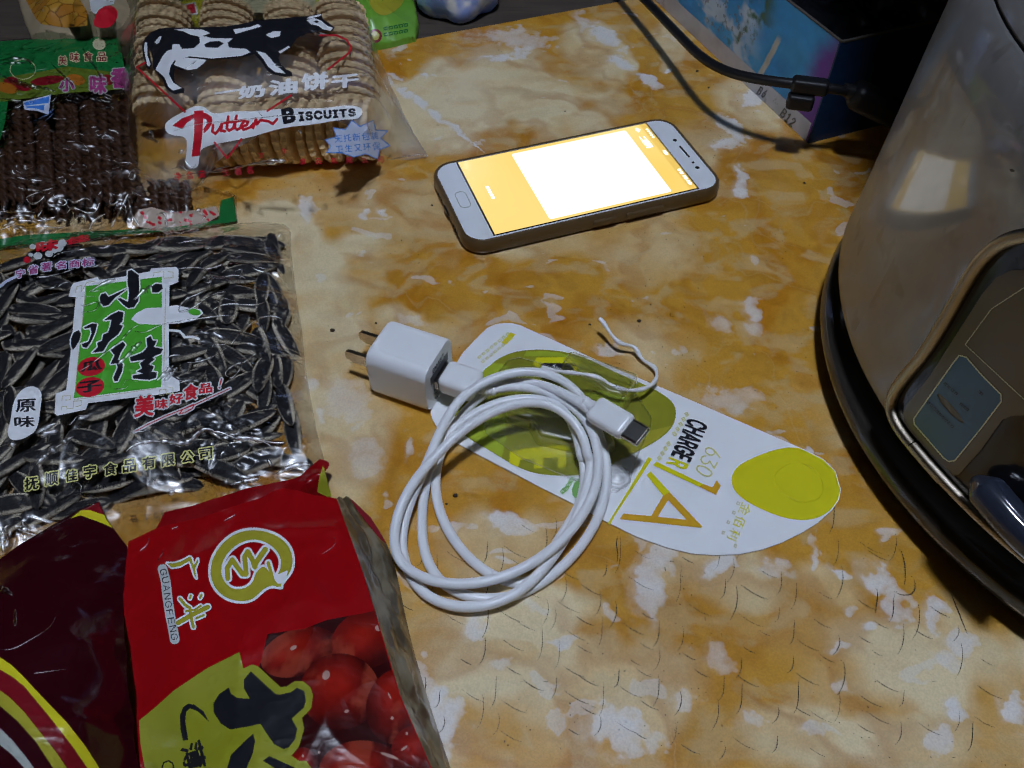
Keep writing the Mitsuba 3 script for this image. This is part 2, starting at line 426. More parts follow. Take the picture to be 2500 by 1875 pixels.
GLYPH = {  # outlines of characters: rings of x, y; a ring that starts with more than 0 is a hole
    '奶': [[0,29,9,36,17,39,24,43,37,45,53,45,74,36,74,36,80,74,80,69,54,84,54,82,23,80,13,78,8,73,5,62,4,58,5,56,11,70,11,73,13,75,20,77,47,61,48,66,71,65,74,53,74,50,43,45,22,41,12,34,4,29,7],[0,4,8,14,18,19,26,6,37,11,61,4,62,4,68,13,69,16,86,22,86,20,69,35,68,33,47,28,28,33,21,29,16,25,20,24,20,18,13,8,4,7,4],[1,14,39,22,33,27,50,28,62,18,62]],
    '油': [[0,33,67,54,68,55,86,61,86,61,68,83,67,82,4,77,4,76,9,40,9,39,4,33,4],[1,61,16,76,16,76,35,61,35],[2,61,43,76,42,76,61,61,61],[3,40,16,54,16,54,35,40,35],[4,40,43,54,42,54,61,40,61],[0,9,81,13,85,25,79,29,75,26,70],[0,7,9,21,33,22,34,26,31,26,30,13,6,12,5],[0,4,56,7,60,8,60,18,55,24,51,20,46,5,55]],
    '饼': [[0,33,7,42,18,46,25,48,35,47,36,35,37,35,43,48,43,48,61,38,61,38,67,50,68,43,84,48,86,50,82,56,71,53,69,53,68,65,68,73,86,80,84,72,68,83,67,84,61,73,61,73,44,86,43,86,37,73,36,72,4,66,4,65,36,55,36,51,20,45,10,37,3],[1,54,44,66,43,66,61,55,61],[0,3,51,9,66,14,86,20,85,18,73,33,73,37,71,29,53,25,54,28,66,16,66,8,48,7,48],[0,12,9,14,12,15,18,16,54,21,54,22,19,23,19,32,25,32,25,34,20,15,5]],
    '干': [[0,5,50,41,50,41,73,10,73,10,80,81,80,81,73,49,73,49,50,85,50,85,43,49,43,48,4,41,4,41,43,5,43]],
    '无': [[0,4,8,19,17,26,24,31,31,37,46,36,47,5,47,5,53,38,54,39,60,40,74,11,74,11,80,80,80,80,74,47,74,46,54,85,53,85,47,53,46,54,13,57,12,77,13,79,16,80,26,86,23,85,12,82,8,78,6,54,6,49,7,47,9,46,13,45,47,44,47,41,36,37,27,28,16,20,10,9,4]],
    '托': [[0,36,46,55,50,55,72,39,70,37,75,57,80,75,85,79,81,79,80,62,74,62,50,85,53,86,47,62,43,62,16,62,13,64,12,77,12,79,15,80,26,86,23,85,13,83,7,78,5,62,5,58,7,55,12,55,42,37,40],[0,3,38,16,43,16,62,4,62,4,68,16,69,17,86,23,86,23,69,34,68,34,62,23,62,23,45,34,47,35,41,23,37,23,10,20,5,7,4,6,10,15,10,16,12,16,34,14,35,5,32]],
    '新': [[0,42,8,45,16,49,30,50,78,68,82,78,85,83,80,82,80,56,73,56,56,86,56,86,50,77,49,76,4,70,4,69,49,56,49,55,31,51,13,47,5],[0,4,51,4,56,15,57,12,69,14,71,6,72,6,77,22,77,20,85,25,87,26,86,31,77,45,77,45,72,37,71,40,69,36,57,46,56,46,51,29,50,29,42,45,41,45,36,29,35,29,11,27,7,17,5,15,11,22,11,22,35,5,36,5,41,22,42,22,50],[1,18,71,20,60,20,58,19,57,29,57,34,71],[0,33,30,37,32,37,32,43,21,44,18,40,16],[0,4,16,8,23,12,32,17,31,16,26,9,14]],
    '包': [[0,4,56,17,69,27,87,34,85,30,76,30,75,78,74,76,34,75,28,71,25,58,24,56,30,66,30,69,33,71,48,71,68,24,68,18,59,54,58,54,32,24,31,24,18,26,13,31,12,73,12,78,14,80,23,86,20,84,10,79,6,74,5,31,5,21,8,18,15,17,58,16,58,9,51,8,51],[1,25,52,24,38,48,38,48,52]],
    '装': [[0,4,19,21,25,34,32,5,33,5,38,42,39,40,44,45,46,47,45,50,39,85,38,85,33,52,32,57,25,60,22,68,26,75,31,80,28,80,28,65,18,73,14,85,10,86,9,83,4,71,8,61,14,50,24,44,33,30,23,30,12,33,12,52,16,51,11,50,10,21,3,19,8,23,12,23,19,7,15],[0,35,68,35,74,56,74,56,86,63,86,63,74,84,74,84,68,63,68,63,54,82,54,82,48,38,48,38,54,56,54,56,67],[0,4,55,24,64,25,86,31,86,31,45,25,44,24,57,6,49],[0,7,78,10,81,21,72,17,68]],
    '卫': [[0,5,7,5,13,37,14,37,73,11,73,11,80,78,80,78,40,76,36,73,34,57,34,54,40,70,40,71,41,71,73,45,73,45,14,85,13,85,7]],
    '生': [[0,5,52,10,59,17,71,22,85,28,84,24,69,41,69,42,86,48,86,49,69,81,69,81,63,49,62,49,43,78,42,78,36,49,36,49,14,85,13,85,7,5,7,5,13,41,13,41,36,15,36,15,42,41,43,41,62,20,62,11,48]],
    '又': [[0,4,10,27,20,40,29,27,48,20,61,16,73,9,74,9,80,73,80,77,78,73,66,68,54,59,40,51,29,63,20,75,14,87,10,83,5,72,8,59,14,45,24,31,15,13,6,8,5],[1,24,74,31,53,39,42,45,34,51,40,59,51,65,62,68,73]],
    '环': [[0,32,35,40,43,48,53,58,74,35,75,35,81,85,81,85,75,66,74,61,64,61,56,66,58,77,46,84,35,79,31,67,48,61,54,60,4,54,4,54,48,53,48,46,39,37,30],[0,4,74,4,80,30,80,30,74,21,74,21,55,28,54,28,48,21,48,20,27,22,26,30,29,31,23,6,14,5,14,4,20,14,24,14,48,5,48,5,54,14,55,14,73]],
    '保': [[0,25,12,38,22,49,35,28,36,28,42,53,42,54,43,54,53,34,54,34,82,81,82,81,54,61,53,61,43,86,42,86,36,65,35,72,26,88,12,84,8,81,9,71,18,61,30,60,4,54,4,54,30,42,17,30,8],[1,40,60,74,60,74,76,41,76],[0,2,50,15,67,25,86,30,85,29,80,22,65,22,4,16,4,15,53,13,52,6,44,6,44]],
    '味': [[0,28,13,43,27,52,43,34,44,34,50,55,50,55,65,37,65,37,71,55,72,56,86,62,86,62,72,82,71,82,65,62,65,62,51,85,50,85,44,65,43,74,28,86,14,81,9,73,18,62,34,62,4,56,4,55,34,44,19,33,9,32,9],[0,6,78,30,78,30,26,13,25,13,19,7,19],[1,13,33,24,32,24,72,13,72]],
    '佳': [[0,26,13,53,14,53,28,32,29,32,35,53,35,54,45,60,45,61,35,82,35,82,29,61,28,61,14,86,13,86,7,27,7],[0,30,49,30,55,53,56,53,68,34,69,34,75,53,75,54,86,60,86,61,75,80,75,80,69,61,68,61,56,84,55,84,49],[0,4,50,15,67,24,85,26,86,30,84,22,64,21,4,15,4,15,52,14,52,8,44,7,44]],
    '瓜': [[0,4,9,10,20,14,34,16,54,16,77,45,81,72,85,77,80,70,78,72,52,78,26,82,16,87,9,83,5,82,4,77,10,71,26,67,45,64,74,63,77,47,75,45,38,43,27,39,17,55,20,55,22,50,33,56,35,64,16,67,7,62,5,58,14,33,8,29,13,34,23,38,36,40,50,39,74,23,72,22,43,17,21,12,9,9,4]],
    '子': [[0,5,40,5,46,41,46,42,59,52,65,63,73,14,74,14,80,73,81,78,77,65,66,49,56,49,46,86,46,86,40,49,39,49,11,46,6,38,4,27,4,24,10,36,10,42,12,42,39]],
    '原': [[0,4,10,8,20,11,36,12,81,85,81,84,75,50,75,51,74,55,73,53,66,77,66,78,33,55,33,55,8,52,5,48,4,38,4,36,9,48,10,48,33,26,33,27,66,44,66,48,75,19,75,18,39,15,20,9,6,4,8],[1,33,39,71,39,71,47,33,47],[2,33,53,71,52,71,60,33,60],[0,79,7,63,26,68,28,84,10],[0,19,11,28,21,33,28,39,26,32,17,24,8]],
    '美': [[0,7,4,4,10,16,12,26,16,34,23,37,27,36,28,8,28,8,34,39,34,40,36,40,41,5,41,5,47,41,47,41,54,13,55,13,60,41,61,41,68,9,68,9,74,27,74,25,78,21,84,21,85,26,87,33,78,34,74,54,74,62,86,63,87,70,85,63,74,81,74,81,68,49,68,48,61,77,60,77,55,48,54,48,48,85,47,85,41,48,41,47,35,84,34,84,28,52,27,58,21,63,17,75,12,86,10,82,4,73,6,61,11,54,16,45,26,40,19,35,14,25,8]],
    '好': [[0,39,42,39,48,59,48,60,59,66,65,72,73,43,74,43,80,79,80,83,77,77,68,67,57,67,49,86,48,86,42,67,41,66,9,64,5,58,4,49,4,46,9,46,10,59,11,59,41],[0,3,8,10,14,20,26,6,37,12,61,4,62,4,68,13,68,16,86,22,86,23,85,20,68,36,68,38,67,35,47,29,28,37,20,39,17,35,12,26,21,15,9,7,4],[1,14,40,24,33,29,47,31,61,19,61]],
    '食': [[0,4,58,19,66,28,71,35,76,45,87,50,84,50,82,63,71,74,65,87,61,87,60,83,55,71,59,71,32,74,33,78,29,64,19,79,8,74,4,62,12,40,25,44,28,58,22,68,29,68,30,27,30,26,13,48,16,48,11,19,4,16,9,19,14,19,58,8,54],[1,28,63,28,62,42,62,39,69,44,71,50,62,64,63,45,77],[2,26,43,26,36,63,36,63,44],[3,27,56,26,49,63,49,63,56]],
    '品': [[0,50,43,83,43,83,4,77,4,76,8,57,8,56,4,50,4],[1,56,16,76,15,76,36,56,36],[0,20,83,70,83,70,53,21,53],[1,28,76,27,59,63,59,63,76],[0,8,43,39,43,39,5,33,5,32,8,15,8,14,4,8,4],[1,14,16,33,15,33,36,14,36]],
    '净': [[0,24,59,33,71,43,86,49,85,47,79,66,79,69,77,70,76,63,63,79,63,79,48,86,47,86,42,79,41,79,22,73,22,72,25,57,25,56,7,51,4,39,4,37,10,50,10,50,25,30,26,30,31,50,32,50,41,25,42,25,47,50,48,50,49,50,57,33,57,32,59,28,56],[1,57,32,72,32,72,41,57,41],[2,57,48,72,48,72,57,57,57],[3,36,64,37,63,55,63,60,73,43,73],[0,5,11,11,24,18,40,19,41,22,39,24,38,23,36,11,8],[0,5,80,10,82,23,63,17,60]],
    '含': [[0,8,52,4,58,14,62,27,69,36,77,45,87,51,84,50,80,60,71,75,63,87,58,82,53,75,55,61,63,45,76,29,63,14,54],[0,16,34,49,34,59,45,17,46,17,52,67,52,71,50,70,48,59,35,74,34,74,4,67,4,66,8,24,8,23,4,16,4],[1,24,28,23,14,67,14,67,28],[0,37,64,41,67,52,60,54,57,49,54,37,63]],
    '量': [[0,4,6,4,11,41,11,41,16,12,16,12,21,41,22,41,26,15,26,15,48,76,48,76,26,48,26,48,22,78,21,78,16,49,16,48,11,86,11,86,6],[1,48,31,70,30,70,35,48,35],[2,48,44,48,40,70,40,69,44],[3,20,31,41,30,41,35,21,35],[4,21,44,21,40,41,40,41,44],[0,4,58,85,58,85,53,5,53],[0,16,83,74,83,74,62,16,62],[1,22,67,66,66,67,70,23,71],[2,22,76,66,75,67,79,23,79]],
    '克': [[0,4,9,17,14,23,18,27,23,29,29,30,34,16,35,16,61,42,62,41,71,7,72,7,77,41,78,42,87,48,87,48,78,84,77,84,72,49,72,48,70,48,61,74,61,74,35,58,34,58,12,60,11,78,12,79,15,80,24,86,21,85,12,82,6,79,4,58,4,54,6,51,11,50,34,38,34,36,26,33,19,27,12,22,9,8,4],[1,24,55,23,41,67,41,67,55]],
    '抚': [[0,3,38,15,43,15,62,4,62,4,68,15,69,15,86,21,86,22,69,32,68,32,62,22,62,22,45,24,45,32,48,34,42,22,37,21,10,20,6,17,5,7,4,5,10,14,10,15,11,15,34,5,32],[0,33,48,33,55,50,55,51,56,52,74,37,75,37,81,80,81,80,75,59,74,58,56,86,54,86,49,66,48,66,13,67,12,79,12,81,15,81,21,82,21,87,19,86,12,85,8,81,6,65,6,60,8,59,11,59,48,57,48,54,36,48,21,41,12,30,3,25,8,32,13,40,22,45,32,49,46,49,48]],
    '顺': [[0,44,77,44,82,86,82,86,77,68,76,65,69,66,68,82,67,82,25,76,25,75,62,53,61,52,25,46,25,46,67,58,68,60,76],[0,45,4,41,8,53,15,57,21,61,32,61,55,67,55,68,34,66,24,68,24,74,19,84,10,85,8,81,4,69,16,64,20,61,15,51,6],[0,33,83,39,83,39,6,33,6],[0,21,76,26,76,26,17,21,17],[0,3,8,6,17,8,31,9,83,14,83,14,34,12,19,8,4]],
    '宇': [[0,7,33,7,39,42,40,42,53,19,54,19,60,71,60,71,54,49,53,49,40,84,39,84,33,49,33,49,10,46,6,41,4,28,4,25,10,40,11,42,12,42,33],[0,6,77,41,77,39,84,45,86,50,77,83,77,83,57,77,57,76,70,13,70,13,57,7,57]],
    '有': [[0,4,37,19,53,28,68,27,68,6,69,6,75,31,75,35,86,42,85,39,77,39,75,84,75,84,69,36,68,31,60,31,58,74,58,74,9,70,5,55,4,53,9,53,10,66,10,67,12,67,21,30,22,29,4,23,4,23,46,22,46,8,33],[1,30,28,67,28,67,36,30,36],[2,30,43,67,43,67,51,66,52,30,52]],
    '限': [[0,37,8,40,16,40,82,79,82,79,43,61,42,66,30,80,40,84,36,82,33,70,24,77,16,86,10,82,4,74,9,63,22,59,32,55,42,47,43,47,14,62,16,62,11,40,4],[1,46,50,73,49,73,60,47,60],[2,46,66,73,66,73,76,47,76],[0,8,83,31,83,35,81,27,57,32,48,34,40,33,30,29,26,20,25,18,30,19,31,26,32,28,36,27,46,20,56,27,77,15,77,14,4,9,4]],
    '公': [[0,54,82,60,84,71,67,86,50,81,45,77,49,66,61,56,77],[0,12,17,15,19,23,28,42,59,49,56,49,55,39,38,25,19,65,21,64,24,55,35,61,38,74,21,83,8,76,5,70,14,27,11,15,10],[0,5,50,18,63,23,72,29,83,31,83,36,82,29,67,14,48,11,45]],
    '司': [[0,8,81,80,81,80,11,77,6,70,4,59,4,57,10,57,11,69,11,73,12,73,74,8,75],[0,8,64,63,64,63,59,9,59],[0,14,49,56,49,56,20,21,20,21,14,15,13],[1,21,27,50,26,50,43,21,43]],
    '宁': [[0,7,50,84,50,84,44,49,44,48,11,47,8,43,5,27,4,25,11,40,11,41,12,41,44,7,44],[0,9,73,44,74,43,77,39,85,46,87,51,77,51,76,48,75,48,74,81,73,81,56,75,56,74,67,16,67,15,56,9,56]],
    '省': [[0,60,79,65,82,75,74,85,63,79,59],[0,4,47,23,51,41,56,41,86,47,86,48,60,57,65,63,70,69,67,69,66,58,58,43,49,74,49,74,4,68,4,67,7,28,8,27,4,21,4,20,43,8,42],[1,27,14,67,13,67,19,28,20],[2,27,26,67,25,67,31,28,32],[3,27,38,67,37,67,43,28,43],[0,7,61,15,68,24,81,30,79,21,65,13,57]],
    '著': [[0,3,29,23,36,38,43,5,44,5,49,36,50,36,57,13,58,13,63,36,64,36,70,42,70,43,64,64,63,65,60,75,69,80,66,64,50,85,49,85,44,53,43,42,37,76,36,76,4,70,4,69,6,30,6,29,4,23,4,23,29,7,24],[1,30,12,69,12,69,19,30,19],[2,30,31,30,24,69,24,69,31],[3,43,58,43,50,51,50,61,57],[0,6,74,6,80,26,80,26,86,32,86,33,80,57,80,57,86,63,86,64,80,84,80,84,74,64,74,63,68,57,68,56,74,33,74,32,68,26,68,26,74]],
    '名': [[0,5,34,6,36,24,41,37,47,34,50,24,58,29,62,44,51,57,61,65,70,65,71,33,71,23,63,11,56,7,61,15,66,25,73,37,87,44,85,40,78,71,78,76,75,69,65,60,55,43,42,76,41,76,4,70,4,69,8,30,8,29,4,23,4,22,33,8,30],[1,30,15,69,15,69,35,30,35]],
    '商': [[0,6,71,6,77,42,77,40,85,46,87,46,87,51,77,84,77,84,71,62,71,62,70,66,69,60,59,79,58,79,7,72,4,61,4,60,8,60,9,72,9,73,10,73,52,55,52,72,38,68,34,51,47,53,50,53,52,18,52,17,4,11,4,11,58,29,58,30,59,25,68,27,71],[1,31,70,36,62,36,61,33,59,33,58,52,58,59,70,32,71],[0,20,38,27,43,35,50,40,48,28,36,61,35,61,15,35,15,34,11,29,11,28,36,23,33],[1,35,30,34,20,55,20,55,30]],
    '标': [[0,70,40,76,41,82,27,86,14,81,12,80,13,77,23],[0,38,52,38,58,86,58,86,52,64,51,64,9,61,5,48,4,46,10,57,11,57,51],[0,42,80,81,80,81,74,42,74],[0,33,15,40,28,44,41,50,40,45,25,39,14,38,13],[0,3,31,11,46,16,60,16,61,5,61,5,67,18,68,18,86,25,86,25,68,36,67,36,61,25,61,25,58,37,43,33,38,27,47,25,48,25,4,18,4,18,45,17,45,13,35,6,24,6,24]],
    '年': [[0,5,56,16,69,25,87,31,85,28,76,81,75,81,69,53,69,53,56,79,55,80,49,53,49,53,32,86,31,86,25,53,24,53,4,46,4,46,24,4,25,5,31,19,31,19,55,46,56,46,69,24,69,11,52],[1,26,32,46,31,46,49,26,49]],
    '月': [[0,3,8,11,19,17,33,18,44,19,82,74,82,74,12,72,7,64,4,50,4,48,10,48,11,66,12,66,32,23,31,19,19,13,9,8,4],[1,24,39,66,38,67,39,67,53,26,53],[2,26,61,67,60,67,75,66,76,26,75]],
    '日': [[0,16,80,75,80,75,5,68,5,67,10,24,10,23,5,16,5],[1,23,18,67,17,67,42,23,42],[2,23,50,67,49,67,74,23,74]],
    '沣': [[0,29,26,29,32,54,33,54,46,34,47,34,53,54,53,54,65,31,66,31,72,54,72,54,86,61,86,61,72,83,72,83,66,61,65,61,53,82,53,82,47,61,46,61,33,86,32,86,26,61,26,61,4,54,4,54,26],[0,9,81,12,85,13,85,28,76,29,74,26,69,9,80],[0,6,9,22,39,23,39,27,34,14,10,12,6],[0,4,56,8,61,25,51,21,46]],
    '薄': [[0,5,75,5,80,26,81,26,86,32,86,33,81,57,81,57,86,63,86,64,81,85,80,85,75,64,74,63,69,59,68,59,65,74,65,74,66,67,69,69,72,71,73,79,68,80,67,80,65,84,64,84,60,59,59,59,56,81,55,81,29,75,29,74,34,59,34,59,30,53,30,52,34,38,34,37,29,32,29,32,55,52,56,52,59,28,60,28,64,52,65,53,70,57,70,57,74,33,74,32,69,26,69,26,74],[1,59,39,74,38,74,43,59,43],[2,59,48,74,47,74,51,59,51],[3,38,39,52,38,52,43,38,43],[4,38,48,52,47,52,51,38,51],[0,27,21,27,26,64,27,65,31,71,31,72,27,85,26,85,21,72,21,71,8,69,5,66,4,57,4,55,9,65,10,65,21,43,21,43,20,51,12,47,8,36,18,37,21],[0,8,65,11,69,12,69,21,65,26,61,23,56,18,60],[0,6,9,19,30,20,31,24,28,24,27,11,4],[0,4,48,7,51,8,51,22,44,22,42,19,38,5,47]],
    '金': [[0,3,57,18,64,28,70,39,80,45,87,51,85,49,81,57,74,70,66,88,58,83,52,69,58,68,58,68,53,49,53,49,41,80,40,80,35,49,34,49,12,84,12,84,6,6,6,6,12,41,12,41,34,10,35,10,40,41,41,41,52,22,53,21,58,8,52],[1,26,60,26,60,65,60,45,76],[0,57,16,66,32,72,30,62,14],[0,26,14,18,30,23,32,27,26,32,16]],
    '佰': [[0,31,76,31,82,83,82,83,76,60,75,56,62,79,61,79,4,73,4,72,9,42,9,41,4,35,4,35,61,49,62,51,75],[1,42,16,72,16,72,32,42,32],[2,42,39,72,39,72,55,42,55],[0,3,46,14,61,20,75,24,86,30,85,26,73,22,62,22,3,16,3,15,49,13,48,7,41]],
    '利': [[0,60,10,74,10,75,11,76,85,82,85,82,9,77,4,62,4],[0,54,76,60,76,60,26,54,26],[0,3,22,13,35,21,52,21,53,5,53,5,59,24,60,23,74,6,72,4,77,25,81,41,86,46,81,30,76,30,60,47,59,47,53,30,53,30,47,47,32,43,27,31,38,30,38,30,4,24,4,23,41,13,25,6,16]],
    '香': [[0,4,39,24,51,33,59,5,60,5,65,41,66,41,75,14,74,13,79,45,82,70,86,75,81,74,80,49,76,49,66,85,65,85,60,57,59,70,49,86,40,82,35,73,39,73,4,66,4,65,6,26,6,25,4,19,4,18,38,8,34],[1,20,40,20,39,72,40,61,47,49,58,48,42,42,42,41,58,30,48],[2,25,13,66,12,66,20,25,20],[3,25,26,66,26,66,33,25,33]],
    '二': [[0,5,20,85,20,85,13,5,13],[0,12,73,77,74,77,67,13,67]],
    '维': [[0,33,53,41,67,49,86,55,84,51,72,51,70,65,70,60,84,65,86,71,74,71,73,67,71,67,70,85,70,85,64,69,64,69,53,82,52,82,47,69,46,69,35,82,34,82,29,69,28,69,17,86,16,86,10,49,10,48,4,42,4,42,54,40,54,36,49],[1,48,17,62,17,62,28,48,28],[2,48,35,62,35,62,46,48,46],[3,48,53,62,53,62,64,48,64],[0,4,55,10,64,20,86,26,84,23,77,13,57,23,57,30,67,35,64,26,50,16,37,33,39,33,34,6,27,4,33,10,38,19,51,15,51,6,49],[0,4,15,34,22,35,20,35,17,6,9,5,10]],
    '码': [[0,40,75,40,81,77,81,74,47,84,47,84,42,80,14,78,8,74,5,60,4,59,10,70,10,72,12,75,21,77,41,42,41,44,69,50,69,49,47,67,47,70,75],[0,37,29,71,29,71,23,37,23],[0,3,40,9,53,16,75,15,75,5,76,5,81,35,81,35,76,22,75,17,55,33,54,33,15,17,15,16,8,11,8,10,38,9,38,6,33],[1,17,48,17,21,27,21,27,48]],
    '小': [[0,64,62,69,64,71,63,81,43,88,25,81,22,74,41],[0,25,10,40,11,41,11,42,85,49,85,49,10,48,7,44,5,27,4],[0,3,27,7,33,13,45,18,64,25,63,21,47,13,28,9,24]],
    'A': [[0,0,23,23,88,33,88,57,23,48,23,42,40,15,40,9,23,8,22,1,22],[1,18,48,39,48,29,79,28,78]],
    'B': [[0,0,87,28,87,36,84,41,80,43,73,43,65,38,59,34,56,40,53,44,48,46,43,46,37,44,31,38,25,28,22,0,22],[1,9,52,9,30,28,30,34,32,36,34,38,38,37,44,32,50,26,52],[2,8,60,25,59,31,61,35,66,35,72,34,75,31,79,26,80,9,80]],
    'C': [[0,0,50,0,60,2,70,7,78,11,83,17,86,25,88,33,88,40,86,50,79,54,72,55,67,47,67,44,74,39,78,32,80,26,80,17,77,13,73,10,66,8,59,8,51,10,43,13,37,19,32,26,29,34,30,39,32,43,35,47,42,55,42,51,32,47,27,40,23,33,21,25,21,14,25,6,33,2,39]],
    'D': [[0,0,87,26,88,31,86,40,82,46,75,51,63,51,47,46,34,38,26,25,22,0,22],[1,8,30,23,30,30,31,35,34,41,42,44,51,42,65,39,72,32,78,24,80,9,80]],
    'E': [[0,0,87,40,87,40,81,9,80,9,59,38,59,38,52,9,51,8,30,40,29,40,22,0,22]],
    'F': [[0,0,87,39,87,39,81,9,80,9,58,36,57,36,51,9,50,8,22,0,22]],
    'G': [[0,0,50,0,60,3,72,6,78,12,83,18,87,25,88,32,88,39,87,47,82,54,73,55,67,47,67,44,73,40,77,34,80,26,80,17,77,13,73,10,66,8,59,8,51,10,43,13,37,17,33,24,30,32,29,39,31,43,35,47,42,48,48,31,48,31,55,56,55,56,44,54,36,49,29,41,23,33,21,25,21,13,25,6,32,4,36]],
    'H': [[0,0,88,8,88,9,60,42,60,43,88,51,88,51,22,43,22,42,52,9,52,8,22,0,22]],
    'I': [[0,0,81,0,87,31,87,31,81,20,80,20,30,31,29,31,22,0,22,0,29,11,30,11,80]],
    'J': [[0,0,44,8,44,10,34,13,30,16,29,23,29,28,32,30,38,30,88,39,88,39,37,36,29,30,24,25,22,16,21,10,23,3,29,1,33]],
    'K': [[0,0,88,8,88,9,55,39,88,49,88,24,60,49,22,40,22,17,53,8,44,8,22,0,22]],
    'L': [[0,0,88,8,88,9,30,39,29,39,22,0,22]],
    'M': [[0,0,88,12,87,33,34,54,88,65,88,65,22,58,22,57,75,36,22,29,22,9,74,8,75,8,22,0,22]],
    'N': [[0,0,88,10,88,11,87,43,35,44,88,52,88,52,22,42,23,9,75,8,22,0,22]],
    'O': [[0,1,44,0,60,2,70,8,79,17,86,25,88,33,88,40,86,46,83,51,78,55,70,58,60,57,44,51,31,46,27,40,23,33,21,25,21,14,25,5,34],[1,8,51,10,43,12,38,17,33,27,29,37,31,45,37,48,43,50,51,50,59,48,66,45,73,37,79,32,80,21,79,13,73,10,66,8,59]],
    'P': [[0,0,88,26,88,32,86,36,84,41,80,44,70,43,59,41,54,36,50,26,46,9,46,8,22,0,22],[1,8,54,24,53,32,56,36,65,36,72,34,76,31,79,25,81,9,81]],
    'Q': [[0,1,44,0,60,2,70,6,77,11,82,17,86,25,88,36,88,43,85,53,75,57,63,58,50,57,44,52,33,47,27,54,17,54,16,46,16,41,23,33,21,25,21,14,25,5,34],[1,8,51,10,43,12,38,17,33,26,29,34,30,35,31,26,42,35,42,42,34,45,37,48,43,50,51,50,59,48,66,45,73,37,79,32,80,21,79,13,73,10,66,8,59]],
    'R': [[0,0,87,27,87,34,85,41,79,44,71,43,60,40,54,33,49,47,22,37,23,23,48,9,47,8,22,0,22],[1,8,56,25,55,32,58,36,65,36,70,34,76,26,80,9,80]],
    'S': [[0,0,39,8,39,12,32,21,29,32,30,38,35,39,39,38,45,31,49,15,54,7,59,2,65,2,73,4,79,7,82,17,88,29,88,35,87,41,83,46,76,46,72,38,72,37,76,33,79,27,81,22,81,15,79,12,76,10,69,12,66,15,63,36,56,44,50,47,43,47,37,44,30,40,26,33,22,28,21,16,22,9,24,4,29,1,34]],
    'T': [[0,0,81,0,87,49,87,49,81,29,80,29,22,21,22,20,80]],
    'U': [[0,0,88,8,88,8,43,10,39,12,35,16,31,22,29,28,29,36,32,41,39,42,43,43,88,51,88,50,38,47,31,39,24,29,21,19,22,9,26,3,32,0,41]],
    'V': [[0,0,88,9,87,29,30,48,86,48,88,57,88,33,22,24,23]],
    'W': [[0,0,88,8,87,23,33,37,86,37,88,46,88,61,33,75,87,83,88,66,22,56,22,42,76,27,22,18,22]],
    'X': [[0,0,23,23,56,1,88,11,88,28,62,45,88,55,88,33,56,56,22,46,22,28,49,9,22]],
    'Y': [[0,0,87,10,87,28,57,46,87,56,87,33,49,32,22,24,22,24,49]],
    'Z': [[0,0,81,0,87,45,87,45,81,10,30,46,29,46,22,1,22,1,29,35,80]],
    '0': [[0,0,49,0,61,2,70,5,78,9,84,17,88,26,88,34,85,38,82,44,70,46,61,46,49,43,35,40,30,36,25,26,21,19,21,13,23,6,30,2,40],[1,8,49,11,38,13,34,18,29,22,28,27,29,33,34,37,45,38,60,35,72,30,79,21,81,16,79,13,76,9,64]],
    '1': [[0,0,29,18,30,17,79,15,78,2,69,2,77,16,88,25,88,26,29,40,29,40,22,0,22]],
    '2': [[0,0,28,27,58,32,68,31,76,28,79,22,82,18,81,13,79,9,74,8,69,0,69,1,75,3,79,7,85,16,88,24,88,32,85,36,82,40,75,40,67,39,63,32,52,12,30,41,29,41,22,0,22]],
    '3': [[0,0,38,8,38,10,33,13,31,21,28,27,29,32,31,35,35,36,38,35,46,32,50,24,53,14,54,15,60,30,78,30,80,3,80,3,87,42,87,42,81,24,60,36,56,43,49,45,43,45,37,41,29,36,25,31,22,26,21,15,22,8,25,3,30,0,35]],
    '4': [[0,0,42,26,88,34,88,10,44,31,43,31,63,39,63,39,43,48,43,48,36,39,35,39,22,31,22,31,35,0,36]],
    '5': [[0,0,38,8,38,10,33,12,31,19,28,26,29,31,34,34,40,34,45,32,50,27,56,18,58,9,55,0,56,4,85,4,87,39,87,39,81,12,80,9,64,10,62,18,65,27,64,32,62,37,57,40,53,42,46,41,37,38,30,35,26,28,22,23,21,14,22,8,24,3,29,0,35]],
    '6': [[0,0,39,1,50,6,62,23,87,32,88,32,87,16,62,25,62,29,61,35,58,38,54,41,46,41,39,39,31,35,26,29,23,24,21,15,22,6,27,2,34],[1,8,45,10,35,14,30,22,28,28,30,31,33,33,39,33,45,29,53,23,56,18,56,14,54,10,50]],
    '7': [[0,0,80,0,87,42,87,42,80,13,22,5,22,5,22,33,80]],
    '8': [[0,0,37,0,42,2,47,7,54,11,56,6,61,3,66,2,74,5,80,12,86,19,88,28,88,36,84,41,77,42,68,39,61,34,56,42,50,44,44,45,37,42,30,39,26,31,22,18,21,12,23,6,26,2,30],[1,8,42,10,34,13,31,17,29,24,28,32,31,35,34,36,41,34,47,32,49,27,52,21,52,13,50,10,47],[2,10,69,13,64,16,61,25,60,32,63,34,68,34,73,32,77,29,80,21,81,16,80,13,77,11,73]],
    '9': [[0,0,64,0,71,3,79,7,84,13,87,17,88,28,87,34,84,39,77,41,70,41,64,40,58,35,49,17,22,8,22,25,48,16,48,9,50,3,56],[1,8,66,10,60,13,57,18,54,23,54,29,57,31,60,33,63,33,70,31,76,27,80,18,81,14,80,10,76,8,70]],
    '!': [[0,0,26,0,30,4,33,9,33,12,29,11,25,7,22,3,22],[0,1,88,10,88,10,44,1,44]],
    ':': [[0,0,62,1,66,5,69,9,68,12,64,11,60,7,57,3,58],[0,0,29,3,33,7,33,11,30,12,26,9,22,5,22,1,25]],
